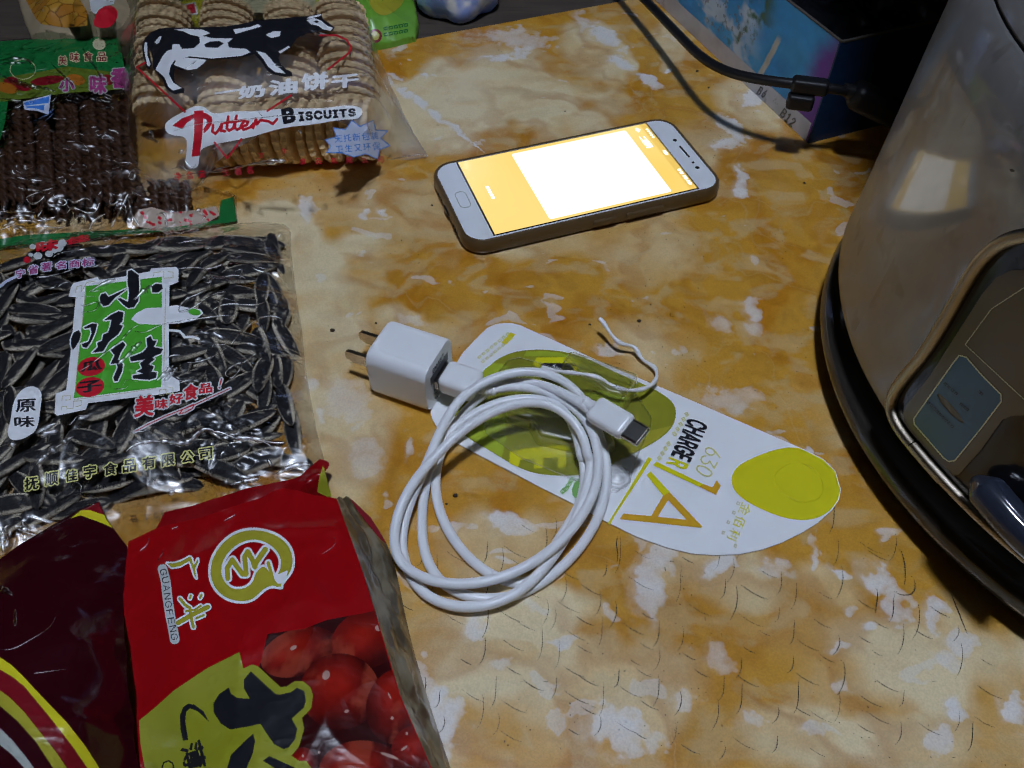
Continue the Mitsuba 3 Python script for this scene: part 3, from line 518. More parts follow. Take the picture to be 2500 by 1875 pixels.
    '%': [[0,42,40,45,46,50,50,58,50,63,48,66,45,68,40,68,31,66,27,63,23,58,21,52,21,47,23,43,29],[1,49,33,50,29,54,27,57,27,60,29,61,39,59,44,54,45,50,42],[0,8,23,51,86,52,87,60,87,15,22],[0,0,69,0,80,5,86,10,88,15,88,20,86,23,83,25,78,25,69,24,65,20,61,15,59,8,59,2,63],[1,6,71,8,67,11,65,15,65,18,67,19,77,17,82,11,83,8,80]],
    'y': [[0,0,71,8,71,23,31,37,70,37,71,45,71,24,14,18,6,13,4,4,4,6,11,13,11,16,15,18,22]],
    'i': [[0,0,83,0,87,4,90,8,89,11,86,10,82,7,80,2,80],[0,1,71,9,71,9,22,1,22]],
    'l': [[0,0,88,8,88,8,32,10,29,15,29,16,22,14,22,8,22,4,23,1,27,0,30]],
    'b': [[0,0,88,8,88,8,64,16,71,26,72,34,69,41,60,44,51,43,42,42,35,38,29,34,24,30,22,26,21,16,22,8,30,7,22,0,22],[1,8,43,11,34,16,29,23,28,29,30,33,35,35,44,35,53,32,59,27,64,24,65,15,63,12,61,9,55]],
    'o': [[0,0,42,0,54,4,62,9,68,14,71,26,72,31,70,40,64,43,57,45,50,45,42,43,36,40,29,36,25,30,22,19,21,10,24,2,33],[1,8,44,11,34,16,30,21,28,29,30,34,34,37,43,36,53,34,59,31,62,27,64,21,65,16,63,13,61,10,56]],
    't': [[0,0,65,0,71,7,72,8,83,15,83,16,72,25,71,25,65,16,64,15,33,18,29,25,29,26,22,15,22,9,27,7,32,7,64]],
}


def glyph(ch):
    """The outline of a character in a box of about 90 units, y upwards, the baseline at 22."""
    rings = [(s[0] > 0, list(zip(s[1::2], s[2::2]))) for s in GLYPH[ch]]
    solid = unary_union([poly(r) for h, r in rings if not h])
    holes = [poly(r) for h, r in rings if h]
    return solid.difference(unary_union(holes)) if holes else solid


def quadmap(g, tl, tr, br, bl, box):
    """Bilinear map of a glyph's box (x0, y0, x1, y1) to four measured corners."""
    tl, tr, br, bl = (np.array(q, float) for q in (tl, tr, br, bl))
    x0, y0, x1, y1 = box

    def m(x, y, z=None):
        u, v = ((np.asarray(x) - x0) / (x1 - x0))[:, None], ((np.asarray(y) - y0) / (y1 - y0))[:, None]
        q = (tl * (1 - u) + tr * u) * v + (bl * (1 - u) + br * u) * (1 - v)
        return q[:, 0], q[:, 1]
    g = shapely.segmentize(g, 12)
    return shapely.transform(g, lambda c: np.c_[m(c[:, 0], c[:, 1])]).buffer(0)


def char(ch, x0, y0, x1, y1, slope=0.0, bold=0.0, shear=0.0):
    """A character filling an upright pixel box; slope: rise of its baseline, as dy/dx of the photograph."""
    w, s = x1 - x0, slope
    g = glyph(ch).buffer(bold)
    return quadmap(g, (x0 + shear, y0), (x1 + shear, y0 + s * w), (x1, y1 + s * w), (x0, y1), g.bounds)


def word(text, a, b, h, bold=0.0, gap=0.10, up_=None, box=None):
    """Latin text from pixel a to pixel b along its baseline, h pixels tall (h may be (h0, h1)); up_: the direction of the letters' tops."""
    a, b = np.array(a, float), np.array(b, float)
    gs = [(glyph(c).buffer(bold) if c != ' ' else None) for c in text]
    ws = [(g.bounds[2] - g.bounds[0]) / 64 if g is not None else 0.35 for g in gs]
    tot = sum(ws) + gap * (len(text) - 1)
    d = (b - a) / tot
    n = np.array([d[1], -d[0]]) / np.linalg.norm(d) if up_ is None else np.array(up_, float) / np.linalg.norm(up_)
    h0, h1 = h if isinstance(h, tuple) else (h, h)
    out, t = [], 0.0
    for g, w in zip(gs, ws):
        if g is not None:
            p, q = a + d * t, a + d * (t + w)
            ha, hb = (h0 + (h1 - h0) * t / tot), (h0 + (h1 - h0) * (t + w) / tot)
            x0, x1 = g.bounds[0], g.bounds[2]
            out.append(quadmap(g, p + n * ha, q + n * hb, q, p, (x0, 22 - bold, x1, 22 + 64 + bold)))
        t += w + gap
    return unary_union(out)


def crow(text, a, b, size, bold=0.0, rot=0.0):
    """A row of square characters centred from pixel a to pixel b, size pixels each; rot: the row's own turn in degrees."""
    a, b = np.array(a, float), np.array(b, float)
    n = len(text)
    out = []
    for i, c in enumerate(text):
        if c == ' ':
            continue
        o = a + (b - a) * (i / max(n - 1, 1))
        g = affinity.translate(glyph(c).buffer(bold), -45, -45 if c in CJKSET else -54)
        g = affinity.scale(g, size / 90, -size / 90, origin=(0, 0))
        g = affinity.rotate(g, rot, origin=(0, 0))
        out.append(affinity.translate(g, *o))
    return unary_union(out)


CJKSET = set(k for k in GLYPH if ord(k) > 1000)


def ell(cx, cy, rx, ry, rot=0.0):
    return affinity.translate(affinity.rotate(affinity.scale(Point(0, 0).buffer(1, 24), rx, ry), rot), cx, cy)


def stroke(pts, w):
    return LineString(pts).buffer(w / 2, cap_style='round', join_style='round')

# ---------------------------------------------------------------- materials
nz, fb, sst = mikit.noise, mikit.fbm, mikit.smoothstep


def blobs_world(rows):
    out = []
    for px, py, rx, ry, rot, s in rows:
        o, a = P(px, py), math.radians(rot)
        e1 = P(px + rx * math.cos(a), py + rx * math.sin(a)) - o
        e2 = P(px - ry * math.sin(a), py + ry * math.cos(a)) - o
        inv = np.linalg.inv(np.array([[e1[0], e2[0]], [e1[1], e2[1]]]))
        out.append((o[0], o[1], *inv.ravel().tolist(), s))
    return out


WHITE = blobs_world([  # the white clouds of the marble print: centre, half axes, turn, strength
    (1231, 140, 48, 8, -3, 1), (1271, 126, 14, 14, 0, 1), (1270, 94, 82, 22, 4, .7), (1479, 92, 46, 19, 30, 1), (1420, 52, 14, 28, 0, .6), (1511, 155, 32, 12, 20, 1), (1593, 196, 46, 10, 25, 1),
    (1834, 250, 30, 22, 20, 1), (1780, 320, 44, 20, 30, 1), (1770, 350, 30, 14, -10, .9), (1808, 465, 15, 30, 10, .9), (1634, 171, 8, 6, 0, 1), (1039, 175, 11, 6, 0, 1), (985, 108, 26, 9, -40, .7),
    (945, 195, 8, 20, -25, .9), (975, 225, 26, 8, 45, 1), (1015, 255, 28, 9, 32, 1), (1065, 288, 36, 9, 32, 1), (1122, 328, 40, 6, 38, 1), (1168, 364, 24, 3, 42, 1), (960, 182, 18, 6, 30, .8),
    (1820, 435, 9, 24, -10, .8), (1842, 742, 20, 36, -30, .9), (1763, 782, 32, 22, 20, .6), (1853, 795, 30, 20, 0, .6), (1798, 990, 70, 26, 0, .55), (1972, 1086, 10, 16, 0, .9), (1730, 1010, 20, 10, 30, .6),
    (1622, 1350, 42, 36, 0, .75), (1771, 1385, 26, 44, 0, 1), (1893, 1396, 44, 20, 10, .6), (1985, 1372, 12, 24, 0, .9), (2072, 1388, 32, 10, 10, 1), (1255, 1252, 46, 26, 10, .95), (1275, 1275, 34, 20, 0, .9),
    (1114, 1276, 24, 15, 0, .7), (1223, 1342, 30, 10, -8, .7), (1231, 1371, 24, 9, 0, .7), (1160, 1525, 20, 34, 10, .9), (1310, 1488, 44, 12, 5, .55), (1502, 1501, 15, 16, 0, .7),
    (2170, 1405, 48, 28, 35, .9), (2205, 1463, 28, 42, -15, .8), (2308, 1499, 26, 46, -15, 1), (2083, 1467, 15, 12, 0, .7), (2127, 1503, 20, 10, 0, .9), (2181, 1318, 9, 18, -10, .8), (2362, 1579, 34, 26, 0, .9),
    (1616, 1420, 42, 78, -10, .85), (1763, 1610, 36, 34, 0, .5), (1085, 1735, 44, 80, 8, 1), (1050, 1630, 34, 60, -20, .8), (1368, 1571, 46, 12, 0, .8), (1526, 1800, 74, 54, 10, 1), (1830, 1765, 26, 22, 0, .6),
    (2283, 1790, 20, 36, 0, .9), (2340, 1729, 36, 26, 20, .9), (2091, 1650, 24, 16, 0, .6), (2328, 1616, 38, 20, 20, .7), (2475, 1740, 22, 44, 0, .9), (762, 935, 15, 18, 0, .7), (802, 1005, 13, 22, 0, .8),
    (862, 970, 50, 55, 10, .5), (890, 1105, 50, 42, 0, .5), (1027, 1090, 12, 30, 0, .7), (1000, 775, 34, 14, 0, .45), (1905, 1215, 20, 10, 20, .5), (745, 512, 18, 26, -20, .8), (890, 527, 14, 10, 0, .8), (935, 520, 14, 12, 0, .8),
    (1480, 855, 30, 10, 10, .7), (2070, 1555, 26, 12, 10, .6), (1680, 1710, 40, 22, 10, .6), (1980, 1790, 40, 24, 0, .6), (1210, 1640, 24, 16, 20, .5)])
BEIGE = blobs_world([
    (1180, 235, 230, 130, 0, 1), (1380, 330, 90, 60, 0, .8), (760, 660, 130, 140, 0, 1), (880, 1000, 120, 160, 0, .7), (800, 900, 90, 240, 0, .8), (640, 560, 170, 50, 0, .9), (1230, 1290, 160, 110, 0, .7),
    (1300, 1490, 240, 70, 0, .7), (1700, 1420, 170, 90, 0, .55), (2250, 1580, 260, 160, 20, .9), (1500, 1690, 200, 160, 0, .6), (2100, 1780, 260, 110, 0, .75), (1460, 110, 90, 70, 0, .8), (1000, 790, 90, 50, 0, .6),
    (1640, 110, 60, 80, 30, .7), (1830, 260, 90, 40, 20, .7), (1780, 400, 60, 50, 0, .5), (1180, 1620, 120, 90, 0, .6), (2060, 1410, 120, 60, 0, .5), (1080, 1700, 80, 120, 0, .7)])
OCHRE = blobs_world([
    (1560, 130, 30, 150, -35, 1), (985, 165, 60, 26, -20, .8), (1300, 70, 50, 18, 20, .5), (1110, 930, 60, 90, 10, .5), (1330, 700, 200, 70, 10, .6), (1780, 560, 90, 200, 0, .6), (1230, 1600, 60, 40, 0, .5), (2060, 1290, 60, 90, 0, .7)])


def inside(rows, x, y, rough, crisp=False):
    """How far inside the nearest of the printed clouds a point lies, 0 to 1."""
    m = mi.Float(0)
    for cx, cy, a, b, c, d, s in rows:
        u, v = x - cx, y - cy
        p, q = a * u + b * v, c * u + d * v
        e = dr.sqrt(p * p + q * q) + rough
        m = dr.maximum(m, s * ((sst(1.12, .84, e) * .5 + sst(1.35, .25, e + .3 * p) * .6) if crisp else sst(1.3, .68, e)))
    return m


def marble(p, n, uv):
    x, y = p.x * 1000, p.y * 1000
    wx, wy = fb(x / 34 + 5, y / 34, 0, 3) - .5, fb(x / 34, y / 34 + 9, 3, 3) - .5
    fx, fy = fb(x / 6.5 + 2, y / 6.5, 1, 3) - .5, fb(x / 6.5, y / 6.5 + 3, 2, 3) - .5
    X, Y = x + 26 * wx + 3 * fx, y + 26 * wy + 3 * fy
    big = fb(X / 60, Y / 60, 0, 3)
    t = dr.clip(sst(.52, .8, big) * .6 + 1.0 * inside(BEIGE, X, Y, 1.6 * wx) - inside(OCHRE, X, Y, wy), 0, 1)
    t = t * (.55 + .9 * fb(x / 17 + 40, y / 12, 2, 4))
    c = mikit.mix((.53, .268, .034), (.70, .575, .345), dr.clip(t, 0, 1))
    deep = sst(.5, .74, fb(X / 22 + 70, Y / 30, 5, 4)) * (1 - dr.clip(1.2 * t, 0, 1))
    c = mikit.mix(c, mi.Color3f(.43, .17, .012), deep * .85)
    dark = sst(.55, .8, fb(X / 12 + 30, Y / 16, 15, 4)) * (1 - dr.clip(1.1 * t, 0, 1))
    c = mikit.mix(c, mi.Color3f(.30, .14, .02), dark * .25)
    vein = sst(.93, .99, 1 - dr.abs(2 * fb(X / 30 + 11, Y / 30, 9, 3) - 1)) * sst(.45, .62, nz(x / 40, y / 40, 4))
    r_ = 1 - dr.abs(2 * fb(X / 38 + 51, Y / 30 + .3 * X / 38, 19, 4) - 1)
    c = mikit.mix(c, mi.Color3f(.36, .125, .008), sst(.72, .98, r_) * .38 * sst(.35, .6, nz(x / 60, y / 60, 14)))
    c = mikit.mix(c, mi.Color3f(.60, .42, .17), sst(.965, .995, r_) * .22 * sst(.5, .7, nz(x / 45, y / 45, 24)))
    c = mikit.mix(c, mi.Color3f(.58, .42, .20), vein * .14)
    haze = sst(.48, .72, fb(x / 12 + 8 + wx * 3, y / 9, 7, 4))
    c = mikit.mix(c, mi.Color3f(.58, .46, .26), haze * .36)
    w = inside(WHITE, x + 16 * wx + 8 * fx, y + 16 * wy + 8 * fy, .7 * (fb(x / 3, y / 3, 4, 3) - .5) + .9 * fx, True) * (.62 + .6 * fb(x / 12, y / 8, 2, 3))
    w = dr.maximum(w, sst(.76, .80, fb(X / 17 + 3, Y / 12 + 30, 6, 4)) * .45)
    c = mikit.mix(c, mi.Color3f(.70, .67, .63), dr.clip(w, 0, 1) * .88)
    grain = .92 + .16 * nz(x * 2.2, y * 2.2, 1)
    specks = 1 - .75 * sst(.955, .975, nz(x / 1.3, y / 1.3, 12)) * sst(.55, .7, nz(x / 30, y / 30, 8))
    return c * grain * specks


mat('marble_print', mikit.proc(marble), .27, .45)
mat('dark_wood', mikit.proc(lambda p, n, uv: mikit.mix((.05, .038, .03), (.09, .07, .055), fb(p.x * 30, p.y * 300, 0, 3))), .6, .3)
mat('white_plastic', (.74, .75, .76), .22, .5)
mat('white_rubber', (.73, .74, .76), .33, .45)
mat('white_card', (.76, .77, .78), .5, .3)
mat('card_core', (.32, .27, .22), .8, .1)
mat('black_rubber', (.008, .008, .009), .45, .3)
mat('black_gloss', (.006, .006, .007), .1, .5)
scene['nickel'] = {'type': 'twosided', 'b': {'type': 'roughconductor', 'alpha': .16, 'specular_reflectance': col((.62, .60, .57))}}
scene['brass'] = {'type': 'twosided', 'b': {'type': 'roughconductor', 'alpha': .2, 'specular_reflectance': col((.62, .50, .36))}}
scene['film'] = {'type': 'blendbsdf', 'weight': .06, 'a': {'type': 'thindielectric', 'int_ior': 1.5}, 'b': {'type': 'twosided', 'b': {'type': 'roughconductor', 'alpha': .10}}}
scene['hazy_film'] = {'type': 'blendbsdf', 'weight': .15, 'a': {'type': 'thindielectric', 'int_ior': 1.5}, 'b': {'type': 'twosided', 'b': {'type': 'roughconductor', 'alpha': .42, 'specular_reflectance': col((.75, .75, .75))}}}
scene['film_glint'] = {'type': 'blendbsdf', 'weight': .36, 'a': {'type': 'thindielectric'}, 'b': {'type': 'twosided', 'b': {'type': 'roughconductor', 'alpha': .2}}}  # gloss for highlights that are shaped as thin tubes
scene['clear_plastic'] = {'type': 'blendbsdf', 'weight': .07, 'a': {'type': 'thindielectric', 'int_ior': 1.57}, 'b': {'type': 'twosided', 'b': {'type': 'roughconductor', 'alpha': .16}}}
for n_, c_ in dict(ink_white=(.72, .73, .75), ink_black=(.012, .012, .016), ink_red=(.50, .012, .025), ink_green=(.075, .36, .03), ink_yellow=(.62, .55, .02), ink_lime=(.34, .42, .03), ink_olive=(.36, .33, .03),
                   ink_amber=(.60, .33, .02), ink_blue=(.05, .18, .55), ink_purple=(.30, .04, .16), ink_pale_yellow=(.62, .60, .22), ink_gold=(.50, .47, .28), ink_grey=(.35, .37, .34), ink_dark_grey=(.07, .07, .08),
                   ink_card_yellow=(.62, .58, .012), ink_leaf=(.25, .25, .02), ink_pale_blue=(.46, .50, .62), ink_label_green=(.2, .42, .12), ink_light_grey=(.5, .52, .52), ink_red_dark=(.18, .006, .012)).items():
    ink(n_, c_)

# ---------------------------------------------------------------- the room's light
_w = rbox(1, 1, 1, .2)
v_, f_ = arr(trimesh.creation.icosphere(subdivisions=3, radius=LAMP_R * 1000))
obj('hanging_lamp', join(tube([LAMP * 1000 + [0, 0, 74], LAMP * 1000 + [0, 0, 110]], 18), tube([LAMP * 1000 + [0, 0, 110], LAMP * 1000 + [0, 0, 690]], 3)), 'black_rubber', label='bare round bulb hanging on a black flex above the table', cat='lamp')
obj('hanging_lamp__bulb', (v_ + LAMP * 1000, f_), 'white_plastic', True, emitter={'type': 'area', 'radiance': col(LAMP_L)})
obj('hanging_lamp__neck', tube([LAMP * 1000 + [0, 0, 49], LAMP * 1000 + [0, 0, 74]], [24, 18]), 'white_plastic', 40)
mat('ceiling_paint', (.16, .16, .16), .9, .1)
obj('ceiling', extrude(sbox(-2000, -2000, 2000, 2000), 1990, 2010), 'ceiling_paint', kind='structure')

# an added, unseen board over the right-hand end of the table, above the view: it shades the carton and the far side of the cooker
obj('shade_board', extrude(Polygon([(143, -8), (900, -8), (900, 900), (143, 900)]), 350, 368), 'ceiling_paint', label='unseen board added above the right end of the table to cast shade', cat='light_blocker')

# ---------------------------------------------------------------- table
A_, B_ = P(886, 119), P(1533, 0)
sl = (B_[1] - A_[1]) / (B_[0] - A_[0])
ed = lambda x: A_[1] + sl * (x - A_[0])
sheet = Polygon([(-700, -700), (700, -700), (700, ed(700)), (-700, ed(-700))])
obj('table', extrude(sbox(-800, -800, 800, 900), -45, -3.2), 'dark_wood', label='dark wooden table top showing beyond the edge of the marbled sheet', cat='table')
obj('marbled_sheet', extrude(sheet, -3, 0), 'marble_print', label='ochre and white marble print table sheet scored with fine dark cuts', cat='table sheet')


def hair(pts, w, z=0.12):
    p = spline([P(*q)[:2] for q in pts], 9)
    t = np.gradient(p, axis=0)
    t /= np.linalg.norm(t, axis=1, keepdims=True)
    n = np.c_[-t[:, 1], t[:, 0]]
    k = np.sin(np.linspace(0.25, math.pi - .25, len(p)))[:, None] * w / 2
    v = np.vstack([np.c_[p + n * k, np.full(len(p), z)], np.c_[p - n * k, np.full(len(p), z)]])
    i = np.arange(len(p) - 1)
    m = len(p)
    return up(v, np.vstack([np.c_[i, i + 1, i + m], np.c_[i + 1, i + 1 + m, i + m]]))


cuts = []
rc = np.random.default_rng(11)
for row in range(19):
    for k_ in range(25):
        cx = 930 + k_ * 72 + (row % 2) * 36 + rc.uniform(-13, 13)
        cy = 1190 + row * 38 + rc.uniform(-10, 10) - .10 * (k_ * 72 - 700)
        inshape = (cy > 1330 - .0 * cx and 930 + max(0, (cy - 1330) * .18) < cx < 2420) or (1240 < cx < 1480 and cy > 1230 and cx < 1400) or (2020 < cx < 2230 and 1160 < cy)
        if not inshape or cx > 2090 + (cy - 1240) * 1.0 or rc.uniform() < (.38 if cx < 2200 else .6) + (.35 if cy > 1800 else 0):
            continue
        if (row + k_) % 2 == 0:
            L_ = rc.uniform(18, 46)
            b_ = rc.uniform(3, 11)
            cuts.append(hair([(cx + 5, cy - L_), (cx + b_ * .9, cy - L_ * .3), (cx + b_ * .4, cy + L_ * .4), (cx - 9, cy + L_)], rc.uniform(.16, .38)))
        else:
            L_ = rc.uniform(13, 34)
            cuts.append(hair([(cx - L_, cy - L_ * .62), (cx - L_ * .3, cy - L_ * .12), (cx + L_ * .4, cy + L_ * .26), (cx + L_, cy + L_ * .45)], rc.uniform(.14, .32)))
for pts in ([(2183, 1445), (2205, 1453), (2228, 1448), (2234, 1430), (2232, 1416)], [(2198, 1340), (2207, 1370), (2210, 1400), (2208, 1428)], [(2322, 1450), (2338, 1490), (2352, 1525), (2362, 1550)],
            [(2140, 1438), (2142, 1460), (2139, 1480), (2138, 1498)], [(1509, 1310), (1505, 1330), (1508, 1352), (1506, 1372)]):
    cuts.append(hair(pts, .5))
scene_cut = mat('cut_black', (.06, .038, .02), .35, .5)
obj('marbled_sheet__cut', join(*cuts), 'cut_black', label='scattered fine dark knife cuts', kind='stuff')
mat('crumb_brown', (.05, .03, .018), .8, .2)
for i, (x, y, r, w) in enumerate([(812, 808, 1.0, 'dark crumb left of the white charger pins'), (1055, 502, .55, 'tiny speck below the near left corner of the phone'), (1112, 1211, .9, 'dark crumb inside the coil of white cable'),
                                  (1090, 1231, .45, 'tiny speck below the crumb inside the cable coil'), (1380, 272, .5, 'tiny speck above the middle of the phone'), (1702, 175, .8, 'dark crumb beside the shadow of the black power cable'),
                                  (1560, 785, .9, 'dark crumb right of the raised end of the twist tie'), (1440, 793, .6, 'tiny speck left of the raised end of the twist tie'), (1963, 448, .7, 'dark crumb between phone and rice cooker'),
                                  (1730, 215, .6, 'tiny speck under the arch of the black power cable'), (918, 790, .5, 'tiny speck just behind the white charger')]):
    s_ = trimesh.creation.icosphere(subdivisions=2, radius=r)
    s_.vertices *= 1 + .35 * (meshkit.noise(s_.vertices * 1.7 + i * 9)[:, None] - .5)
    o_ = P(x, y)
    obj('crumb', (np.array(s_.vertices) * [1.2, 1, .7] + [o_[0], o_[1], r * .6], np.array(s_.faces)), 'crumb_brown', True, label=w + ', on the marbled sheet', cat='crumb', group='crumbs scattered on the table')

# ---------------------------------------------------------------- phone
PE1, PE2, PO = np.array([.94328, .33201, 0]), np.array([-.33201, .94328, 0]), np.array([-31.929, 160.653, 0])
ph = lambda m: place(m, PO, PE1, PE2, np.array([0, 0, 1.0]))
mat('case_brown', (.10, .062, .028), .22, .5)
mat('phone_white', (.70, .72, .75), .12, .5)
K_ = 'phone'
tag(K_, 'white phone in a dark brown case, its yellow and white screen lit', 'phone')
ring3 = lambda ins, z, r=13: np.c_[rrect(-17.2 + ins, 139.6 - ins, -72.8 + ins, 4.0 - ins, r - ins), np.full(40, z)]
case = loft([ring3(4, .3), ring3(1.6, .6), ring3(.4, 1.8), ring3(0, 4), ring3(0, 6.5), ring3(.5, 8.7), ring3(1.1, 9.6), ring3(1.7, 10.0), ring3(2.3, 9.9), ring3(2.6, 9.2)])
obj(K_ + '__case', ph(case), 'case_brown', 35, label='dark brown clear rubber case')
for a, b in ((56, 70), (76, 99)):
    bt = rbox(b - a, 2.4, 3.4, 1.0)
    obj(K_ + '__side_button', ph((arr(bt)[0] + [(a + b) / 2, -72.9, 5.6], arr(bt)[1])), 'case_brown', True)
for x in (8, 120):
    bt = rbox(1.2, 1.2, 3.0, .4)
    obj(K_ + '__case__rib', ph((arr(bt)[0] + [x, -72.6, 7.0], arr(bt)[1])), 'case_brown', True)
pl = rbox(9, 2.2, 2.6, 1.0)
obj(K_ + '__charging_port', ph(place(pl, [-17.0, -34, 4.6], np.array([0, 1.0, 0]), np.array([-1.0, 0, 0]), np.array([0, 0, 1.0]))), 'black_gloss', True)
for y in (-18, -21, -24, -48, -51, -54):
    obj(K_ + '__speaker_hole', ph((arr(trimesh.creation.icosphere(subdivisions=1, radius=.8))[0] + [-17.1, y, 4.6], arr(trimesh.creation.icosphere(subdivisions=1, radius=.8))[1])), 'black_gloss', True)
rf = lambda ins, z: np.c_[rrect(-14.6 + ins, 137.0 - ins, -70.2 + ins, 1.6 - ins, 10.5 - ins), np.full(40, z)]
obj(K_ + '__front_glass', ph(loft([rf(.5, 8), rf(0, 8.8), rf(0, 9.3), rf(.4, 9.6), rf(1.0, 9.7)])), 'phone_white', 30, label='white front glass')
obj(K_ + '__screen_border', ph(extrude(sbox(-.9, -69.2, 122.7, .6), 9.72, 9.84)), 'black_gloss')


def screen(p, n, uv):
    x, y = p.x * 1000 - PO[0], p.y * 1000 - PO[1]
    u, v = x * PE1[0] + y * PE1[1], x * PE2[0] + y * PE2[1]
    c = mikit.mix((1.0, .68, .15), (1.06, .80, .28), nz(u / 50, v / 50, 1))
    c = mikit.mix(c, (.86, .58, .13), sst(117.2, 117.5, u))
    qx, qy = dr.maximum(dr.abs(u - 69.6) - 35.6, 0), dr.maximum(dr.abs(v + 34.6) - 30.4, 0)
    c = mikit.mix(c, (1.35, 1.35, 1.32), sst(1.7, 1.4, dr.sqrt(qx * qx + qy * qy)))
    row = sst(1.1, .9, dr.abs(u - 47)) + sst(1.1, .9, dr.abs(u - 96)) + sst(.8, .6, dr.abs(u - 42.5))
    return c * (1 - .2 * row * sst(12, 11, dr.abs(v + 34)) * sst(.4, .5, nz(v * 1.1, u * 1.3, 5)))


scr = tri(sbox(0, -68.5, 121.8, 0))
obj(K_ + '__screen', ph((np.c_[scr[0], np.full(len(scr[0]), 9.98)], scr[1])), 'black_gloss', uv=scr[0] / [121.8, -68.5], emitter={'type': 'area', 'radiance': mikit.proc(screen)})
sk = []


def srow(text, u, v0, v1, h):
    """Screen text; the interface reads with its top towards the earpiece (+u), running towards -v."""
    n = len(text)
    for i, c in enumerate(text):
        g = glyph(c).buffer(2.5)
        vv = v0 + (v1 - v0) * (i + .5) / n
        g = affinity.scale(affinity.translate(g, -45, -45), h / 90, h / 90, origin=(0, 0))
        sk.append(affinity.translate(affinity.rotate(g, -90, origin=(0, 0)), u, vv))


srow('二维码', 113.3, -12, -24.5, 4.6)
sk += [LineString([(113.4, -7), (115.2, -5.2), (113.4, -3.4)]).buffer(.45), LineString([(113.0, -5.2), (115.2, -5.2)]).buffer(.4)]
for v0 in (-6.5, -8.7, -10.9, -13.1, -15.3):
    sk.append(Point(119.6, v0).buffer(.75))
for v0, w in ((-32, 4), (-50, 1.3), (-53, 1.6), (-56.4, 1.2), (-58.6, 1.2), (-62.5, 3.4)):
    sk.append(sbox(119.0, v0 - w / 2, 120.3, v0 + w / 2).buffer(.25))
sk.extend(sbox(8.1, v - .9, 9.9, v + .9) for v in (-28.4, -30.9, -33.4, -35.9, -38.4))
st = tri(unary_union(sk))
obj(K_ + '__screen_text', ph((np.c_[st[0], np.full(len(st[0]), 10.2)], st[1])), 'ink_white', kind='stuff', emitter={'type': 'area', 'radiance': col((2.2, 2.1, 2.0))})
hb = lambda d: Polygon(rrect(-10.7 + d, -4.1 - d, -41.4 + d, -26.4 - d, 3.0 - d * .8))
obj(K_ + '__home_button', ph(extrude(hb(0).difference(hb(.45)), 9.65, 9.86)), 'ink_grey')
obj(K_ + '__earpiece', ph(extrude(LineString([(131, -28.8), (131.2, -39.6)]).buffer(.55), 9.65, 9.86)), 'black_gloss')
for y, r in ((-22, 1.25), (-45.8, .85), (-51.1, 1.25)):
    obj(K_ + '__sensor', ph(extrude(Point(130.9, y).buffer(r), 9.65, 9.86)), 'black_gloss')

# ---------------------------------------------------------------- charger card
CA, CB, CC, CD = cr(830, 770, .25012), cr(1150, 770, .25012), cr(1500, 960, .27125), cr(930, 1100, .27125)
outline = CA([(1440, 120), (1520, 85), (1600, 73), (1680, 74), (1760, 95)]) + CC([(-60, -255), (540, -2), (1700, 502), (1880, 590), (1990, 700), (2040, 870), (2020, 960), (1960, 1050), (1830, 1165), (1680, 1258), (1500, 1345), (1330, 1405), (1130, 1447), (900, 1457), (700, 1442), (480, 1390), (200, 1290), (0, 1190)]) + CD([(2010, 630), (1755, 490), (1380, 300), (850, 12)]) + CA([(1700, 1545), (1130, 1240), (1010, 1160), (945, 1085), (900, 1010), (885, 950), (900, 860), (1010, 690), (1190, 375), (1320, 235)])
card_xy = Polygon(PZ(outline, np.full(len(outline), .8))[:, :2])
tag('charger_card', 'white rounded display card with yellow green print and a clear blister', 'packaging card')
obj('charger_card__board', extrude(card_xy, .12, .75), 'white_card')
edge_ = card_xy.buffer(.05).difference(card_xy.buffer(-.15))
obj('charger_card__cut_edge', extrude(edge_, .1, .6), 'card_core', label='grey brown cut edge of the board')
CS = Plane(.95)
CS2 = Plane(1.15)
leaf = smooth_closed(CB([(620, 335), (420, 360), (215, 460), (90, 590), (-60, 790), (-160, 960), (-150, 1060), (-60, 1170), (150, 1300), (330, 1410), (560, 1520), (850, 1562), (1100, 1550), (1300, 1490), (1480, 1400), (1660, 1310), (1830, 1210), (1960, 1090), (2000, 970), (1985, 880), (1900, 790), (1700, 680), (1400, 550), (1150, 430), (900, 355)]))
prt('charger_card__leaf_print', leaf, CS, 0, 'ink_leaf', label='olive green leaf shaped print', smooth=False)
cp = lambda name, pts, bs, surf=CS2: prt('charger_card__' + name, poly(pts) if isinstance(pts, list) else pts, surf, 0, bs, smooth=False)
cp('lime_patch', CB([(510, 400), (540, 352), (700, 347), (870, 360), (1035, 432), (1030, 470), (900, 405), (700, 400)]), 'ink_lime')
cp('lime_patch', CB([(140, 520), (215, 465), (300, 472), (370, 500), (360, 600), (160, 660), (20, 760), (-40, 830), (-10, 700)]), 'ink_lime')
cp('lime_patch', CB([(1090, 760), (1290, 730), (1540, 810), (1440, 920), (1230, 850)]), 'ink_lime')
cp('lime_patch', CB([(-100, 1130), (110, 960), (330, 1000), (350, 1180), (300, 1390), (120, 1280)]), 'ink_lime')
cp('ochre_patch', CB([(600, 480), (640, 410), (980, 405), (1040, 440), (1030, 560), (960, 470), (700, 465), (660, 520)]), 'ink_card_yellow')
cp('letter_print', CB([(380, 1330), (520, 1300), (930, 1262), (925, 1480), (845, 1490), (850, 1385), (705, 1395), (700, 1490), (612, 1495), (622, 1398), (480, 1410), (460, 1480), (372, 1440)]), 'ink_card_yellow')
cp('black_tab', CB([(680, 480), (710, 463), (1025, 463), (1032, 495), (960, 560), (690, 505)]), 'ink_black')
